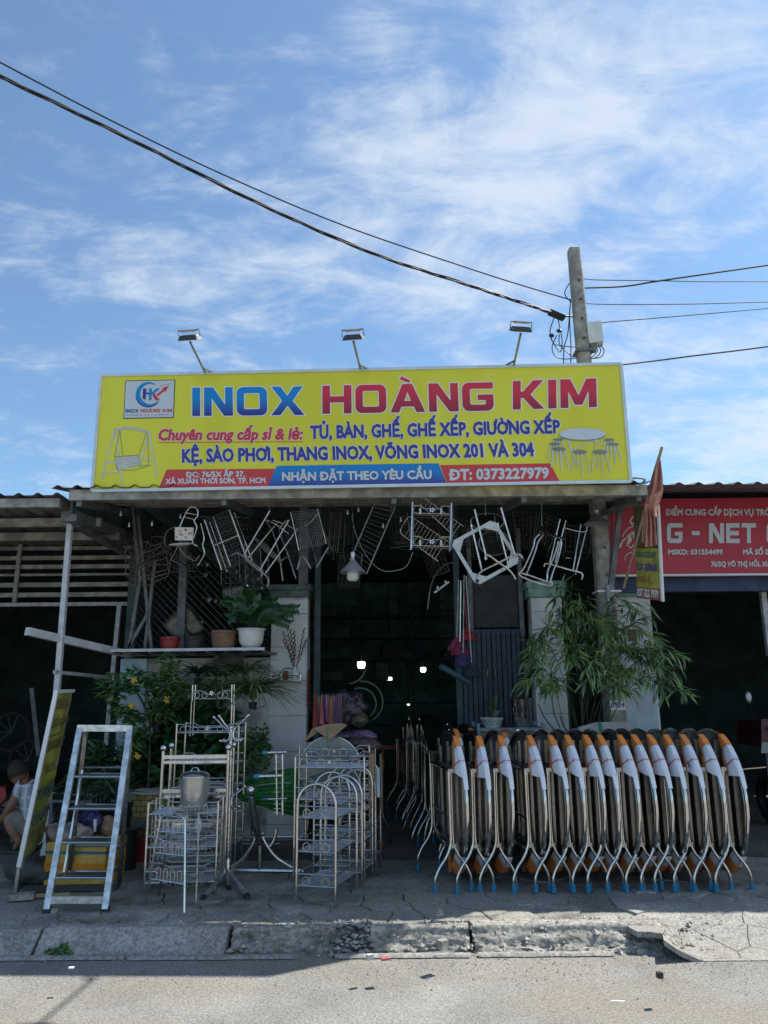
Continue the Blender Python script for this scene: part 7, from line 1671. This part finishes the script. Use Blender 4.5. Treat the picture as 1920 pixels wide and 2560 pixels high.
single('violet_packet', lump(at(895, 1838, 8.1), (.17, .12, .035), 18, am=.6), mat('violet_pack', (.12, .07, .14), .3, 0, .5, 5), 'flat shiny violet packet lying on the wrapped goods', 'packet', loc=at(895, 1845, 8.1), sharp=80)
single('brown_packet', lump(at(905, 1862, 8.0), (.17, .14, .07), 19), mat('brown_pack', (.11, .065, .055), .5, 0, .4, 7), 'brown printed packet under the violet one', 'packet', loc=at(905, 1880, 8.0), sharp=80)
for k, (cx_, cy_, r_, a0, a1, lab) in enumerate(((900, 1760, 40, -50, 110, 'smaller plastic hoop behind the purple bag'), (905, 1755, 52, -60, 95, 'larger plastic hoop behind the purple bag'), (870, 1665, 44, -85, 0, 'hoop section under the brightest bulb'))):
    single('plastic_hoop', MB().tube([at(cx_+r_*math.cos(R(lerp(a0, a1, i/16))), cy_-r_*math.sin(R(lerp(a0, a1, i/16))), 9.4) for i in range(17)], .010, 6), mat('hoop_green', (.16, .20, .13), .4), lab, 'hoop', loc=at(cx_, cy_, 9.4), group='hoops inside the door')
t = T('dark_stack', 'dim stack of boxes and goods behind the coloured hangers', 'boxes', (-.3, 9.9, 0), W=True)
rq = random.Random(4)
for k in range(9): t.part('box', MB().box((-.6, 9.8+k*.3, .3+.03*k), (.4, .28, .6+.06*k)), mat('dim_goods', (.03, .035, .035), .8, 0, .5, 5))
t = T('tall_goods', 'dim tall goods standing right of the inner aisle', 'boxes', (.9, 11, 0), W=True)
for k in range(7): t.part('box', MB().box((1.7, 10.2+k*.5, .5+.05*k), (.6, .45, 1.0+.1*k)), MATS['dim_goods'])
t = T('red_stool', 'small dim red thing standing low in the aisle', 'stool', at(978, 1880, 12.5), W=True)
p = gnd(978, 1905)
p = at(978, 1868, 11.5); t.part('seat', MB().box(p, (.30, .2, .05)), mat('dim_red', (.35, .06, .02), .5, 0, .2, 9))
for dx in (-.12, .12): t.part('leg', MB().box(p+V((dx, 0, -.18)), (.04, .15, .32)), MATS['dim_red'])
# motorbike at the right edge
mbk = T('motorbike', 'dark motorbike with red tail and number plate, cut by the right edge', 'motorbike', (at(1925, 2000, 9.5).x, 9.5, 0), W=True)
mx = at(1915, 1900, 9.5).x; 
mbk.part('rear_wheel', MB().lathe([(.20, -.045), (.27, -.05), (.29, 0), (.27, .05), (.20, .045)], (mx+.12, 9.75, .29), 26, Matrix.Rotation(R(90), 3, 'Y')), BLKR)
mbk.part('rear_mudguard', MB().poly([(mx-.02, 9.45, .35), (mx+.26, 9.45, .35), (mx+.24, 9.5, .95), (mx, 9.5, .95)], .03), mat('bike_dark', (.03, .035, .045), .4))
mbk.part('tail', MB().add([(mx-.06, 9.45, .90), (mx+.30, 9.45, .90), (mx+.22, 9.5, 1.22), (mx+.0, 9.5, 1.22), (mx-.02, 10.2, .90), (mx+.26, 10.2, .90), (mx+.20, 10.2, 1.18), (mx+.02, 10.2, 1.18)], [[0, 1, 2, 3], [4, 7, 6, 5], [0, 4, 5, 1], [1, 5, 6, 2], [2, 6, 7, 3], [3, 7, 4, 0]]), mat('bike_red', (.09, .008, .012), .35))
mbk.part('number_plate', MB().box((mx+.0, 9.40, .90), (.17, .012, .13), M=Matrix.Rotation(R(20), 3, 'X')), mat('plate', (.38, .40, .40), .5))
mbk.part('mirror', MB().sphere((mx-.03, 9.7, 1.47), .06, 12, (.7, .3, 1.2)), mat('mirror_glass', (.40, .42, .44), .1, .5)); mbk.part('mirror_stem', MB().tube([(mx-.02, 9.7, 1.42), (mx+.05, 9.8, 1.2)], .006, 5), BLACK)
mbk.part('tail_light', MB().sphere((mx+.10, 9.42, 1.12), .05, 10, (1, .5, .6)), mat('tail_lamp', (.3, .25, .25), .2))

# ------------------------------------------------------------------ squatting man
def skin_body(name, joints, edges, m, root, parent, sub=2):
    me = bpy.data.meshes.new(name); me.from_pydata([tuple(j[0]) for j in joints], edges, []); o = bpy.data.objects.new(name, me); COL.objects.link(o)
    md = o.modifiers.new('s', 'SKIN'); md.use_smooth_shade = True
    for i, j in enumerate(joints): me.skin_vertices[0].data[i].radius = (j[1], j[2] if len(j) > 2 else j[1]); me.skin_vertices[0].data[i].use_root = (i == root)
    sb = o.modifiers.new('b', 'SUBSURF'); sb.levels = sub; sb.render_levels = sub
    bpy.context.view_layer.update(); m2 = bpy.data.meshes.new_from_object(o.evaluated_get(bpy.context.evaluated_depsgraph_get())); bpy.data.objects.remove(o)
    m2.materials.clear(); m2.materials.append(m); m2.polygons.foreach_set('use_smooth', [True]*len(m2.polygons)); m2.name = name
    o = bpy.data.objects.new(name, m2); COL.objects.link(o); o.parent = parent; return o
mp_ = gnd(52, 2124); Ym = mp_.y
man = T('person', 'man in a pale checked shirt and khaki shorts squatting at the left edge', 'person', V((mp_.x, Ym+.1, 0)))
B0 = V((mp_.x, Ym+.1, 0))
def jp(x, y, dy=0): return at(x, y, Ym+dy)-B0
# local joints read from the photo: hips low, back rounded to the left, head bent forward away from us
J = [ (jp(92, 2055, .10), .15, .14), (jp(94, 2012, .08), .15, .12), (jp(84, 1984, .02), .14, .10), (jp(66, 1958, .0), .085, .07), (jp(54, 1948, -.02), .055, .055),
      (jp(46, 1932, -.03), .075, .085), (jp(44, 1920, -.03), .055, .065),
      (jp(52, 1968, -.04), .07, .065), (jp(30, 2010, -.08), .052, .05), (jp(12, 2040, -.05), .040, .040), (jp(-8, 2062, .05), .030, .034), (jp(-18, 2070, .10), .03, .04),
      (jp(102, 1972, .12), .07, .065), (jp(96, 2010, .25), .05, .05), (jp(60, 2035, .35), .04, .04),
      (jp(72, 2066, .0), .095, .095), (jp(12, 2030, -.02), .066, .068), (jp(30, 2075, -.06), .055, .055), (jp(46, 2104, -.06), .036, .038), (jp(44, 2114, -.14), .035, .028), (jp(34, 2120, -.20), .030, .018),
      (jp(98, 2066, .22), .095, .095), (jp(50, 2030, .35), .066, .066), (jp(60, 2085, .32), .05, .05), (jp(66, 2105, .30), .035, .035), (jp(52, 2112, .28), .035, .025)]
E_ = [(0,1),(1,2),(2,3),(3,4),(4,5),(5,6),(2,7),(7,8),(8,9),(9,10),(10,11),(2,12),(12,13),(13,14),(0,15),(15,16),(16,17),(17,18),(18,19),(19,20),(0,21),(21,22),(22,23),(23,24),(24,25)]
skin_body('body', J, E_, SKIN, 0, man.e)
SHIRT = mat('checked_shirt', (.44, .46, .54), .8, 0, .10, 30)
nt_ = SHIRT.node_tree; bs = nt_.nodes['Principled BSDF']; tcx = nt_.nodes.new('ShaderNodeTexCoord')
old = bs.inputs['Base Color'].links[0].from_socket
cur = old
for ax, sc in (('X', 9), ('Z', 8)):
    wv = nt_.nodes.new('ShaderNodeTexWave'); wv.bands_direction = ax; wv.inputs['Scale'].default_value = sc/3.0; nt_.links.new(tcx.outputs['Object'], wv.inputs['Vector'])
    rmp = nt_.nodes.new('ShaderNodeValToRGB'); rmp.color_ramp.elements[0].position = .86; rmp.color_ramp.elements[1].position = .92; nt_.links.new(wv.outputs[0], rmp.inputs[0])
    mm = nt_.nodes.new('ShaderNodeMix'); mm.data_type = 'RGBA'; nt_.links.new(rmp.outputs[0], mm.inputs[0]); nt_.links.new(cur, mm.inputs[6]); mm.inputs[7].default_value = (.68, .70, .76, 1); cur = mm.outputs[2]
nt_.links.new(cur, bs.inputs['Base Color'])
g_ = lambda i, k: (J[i][0], J[i][1]*k+.006, (J[i][2])*k+.006)
skin_body('shirt', [(J[0][0]+V((.03, .0, -.02)), .205, .18), (J[1][0], .20, .165), (J[2][0], .20, .155), (J[3][0].lerp(J[2][0], .15), .115, .105), (J[7][0], .10, .095), (J[7][0].lerp(J[8][0], .75), .078, .078), (J[12][0], .10, .095), (J[12][0].lerp(J[13][0], .8), .075, .075)], [(0,1),(1,2),(2,3),(2,4),(4,5),(2,6),(6,7)], SHIRT, 1, man.e)
skin_body('shorts', [(J[0][0]+V((-.02, 0, -.05)), .15, .15), (J[15][0], .115, .12), (J[15][0].lerp(J[16][0], .55), .10, .105), (J[16][0].lerp(J[15][0], .12), .088, .09), (J[21][0], .115, .12), (J[21][0].lerp(J[22][0], .7), .095, .1)], [(0,1),(1,2),(2,3),(0,4),(4,5)], mat('khaki_shorts', (.25, .22, .19), .85, 0, .15, 10, .1, 30), 0, man.e)
hd_ = J[5][0]+V((0, 0, .0)); 
Mh = Matrix.Rotation(R(-20), 3, 'Y')
man.part('head', MB().sphere(hd_+V((.0, .0, .0)), .104, 20, (.92, 1.05, 1.15), Mh), SKIN)
man.part('hair', MB().lathe([(.112*math.sin(a*.1745), .112*math.cos(a*.1745)) for a in range(0, 12)][::1], hd_+V((.010, -.030, .014)), 22, Mh @ Matrix.Diagonal((.96, 1.05, 1.12))), HAIR)
for sx in (-1, 1): man.part('ear', MB().sphere(hd_+V((sx*.098, .01, -.015)), .024, 10, (.4, .8, 1.2)), SKIN)
man.part('nose', MB().sphere(hd_+V((-.03, .10, -.02)), .016, 8), SKIN)
man.part('mouth', MB().sphere(hd_+V((-.025, .092, -.055)), .016, 8, (1.4, .4, .4)), mat('lip', (.25, .09, .07), .5))
for sx in (-.045, .0): man.part('eye', MB().sphere(hd_+V((sx-.01, .092, .008)), .010, 8), WPRINT)
# hand with five fingers on the tool side
hp_ = J[10][0]
for k in range(5):
    d = V((-.035-.004*k, .03, -.01-.012*k)) if k < 4 else V((-.005, .03, .03)); p = J[11][0]+V((-.0, 0, .018-.012*k)); man.part('finger', MB().tube(smooth([p, p+d*.6, p+d+V((.01, .01, -.012))], 3), .0085, 6), SKIN)
for f0, f1 in ((19, 20), (24, 25)):
    a, c = J[f0][0], J[f1][0]; fl_ = MB().sphere((a+c)/2+V((-.01, -.0, -.02)), .13, 14, (1.0, .42, .16)); man.part('sandal', MB().box(((a+c)/2).xy.to_3d()+V((0, 0, .015)), (.25, .10, .022)), mat('sandal_green', (.04, .07, .055), .6))
ms = mat('lower_dark', (.02, .025, .04), .7)
t = T('motor_scooter', 'red and black scooter front the man is mending, at the left edge', 'scooter', V((at(-10, 2050, Ym+.5).x, Ym+.5, 0)), W=True)
c = at(0, 1990, Ym+.45); t.part('front_panel', MB().add([c+V(q) for q in ((-.25, 0, .10), (.05, 0, .09), (.07, 0, -.02), (-.05, 0, -.14), (-.25, 0, -.14), (-.25, .15, .1), (.0, .15, .1), (.02, .15, 0), (-.05, .15, -.14), (-.25, .15, -.14))], [[4, 3, 2, 1, 0], [5, 6, 7, 8, 9], [0, 1, 6, 5], [1, 2, 7, 6], [2, 3, 8, 7], [3, 4, 9, 8]]), mat('scooter_red', (.35, .02, .02), .35))
t.part('under_panel', MB().box(at(12, 2025, Ym+.55), (.34, .1, .22), M=Matrix.Rotation(R(25), 3, 'Y')), mat('scooter_grey', (.13, .14, .13), .5))
wc = at(-5, 2078, Ym+.5); t.part('wheel', MB().tube([wc+V((math.cos(a*.314)*.22, 0, math.sin(a*.314)*.22-.0)) for a in range(20)], .045, 8, closed=True), BLKR)
t.part('wheel_hub', MB().sphere(wc, .05, 10, (1, .6, 1)), STEELD)
# dim bikes and goods in the left shed
for k, (x, lab) in enumerate(((28, 'dim bicycle wheel hung far left in the shed'), (70, 'dim bicycle wheel standing behind the squatting man'))):
    p = at(x, 1830 if k == 0 else 1900, 11.5); t = T('spare_wheel', lab, 'wheel', p, group='dim wheels in the shed'); t.part('tyre', MB().tube([(math.cos(a*.26)*.26, 0, math.sin(a*.26)*.26) for a in range(24)], .022, 6, closed=True), mat('dim_tyre', (.03, .03, .032), .7))
    mb = MB()
    for a in range(10): mb.tube([(0, 0, 0), (math.cos(a*.628)*.25, 0, math.sin(a*.628)*.25)], .002, 3)
    t.part('spokes', mb, WIRED, kind='stuff')
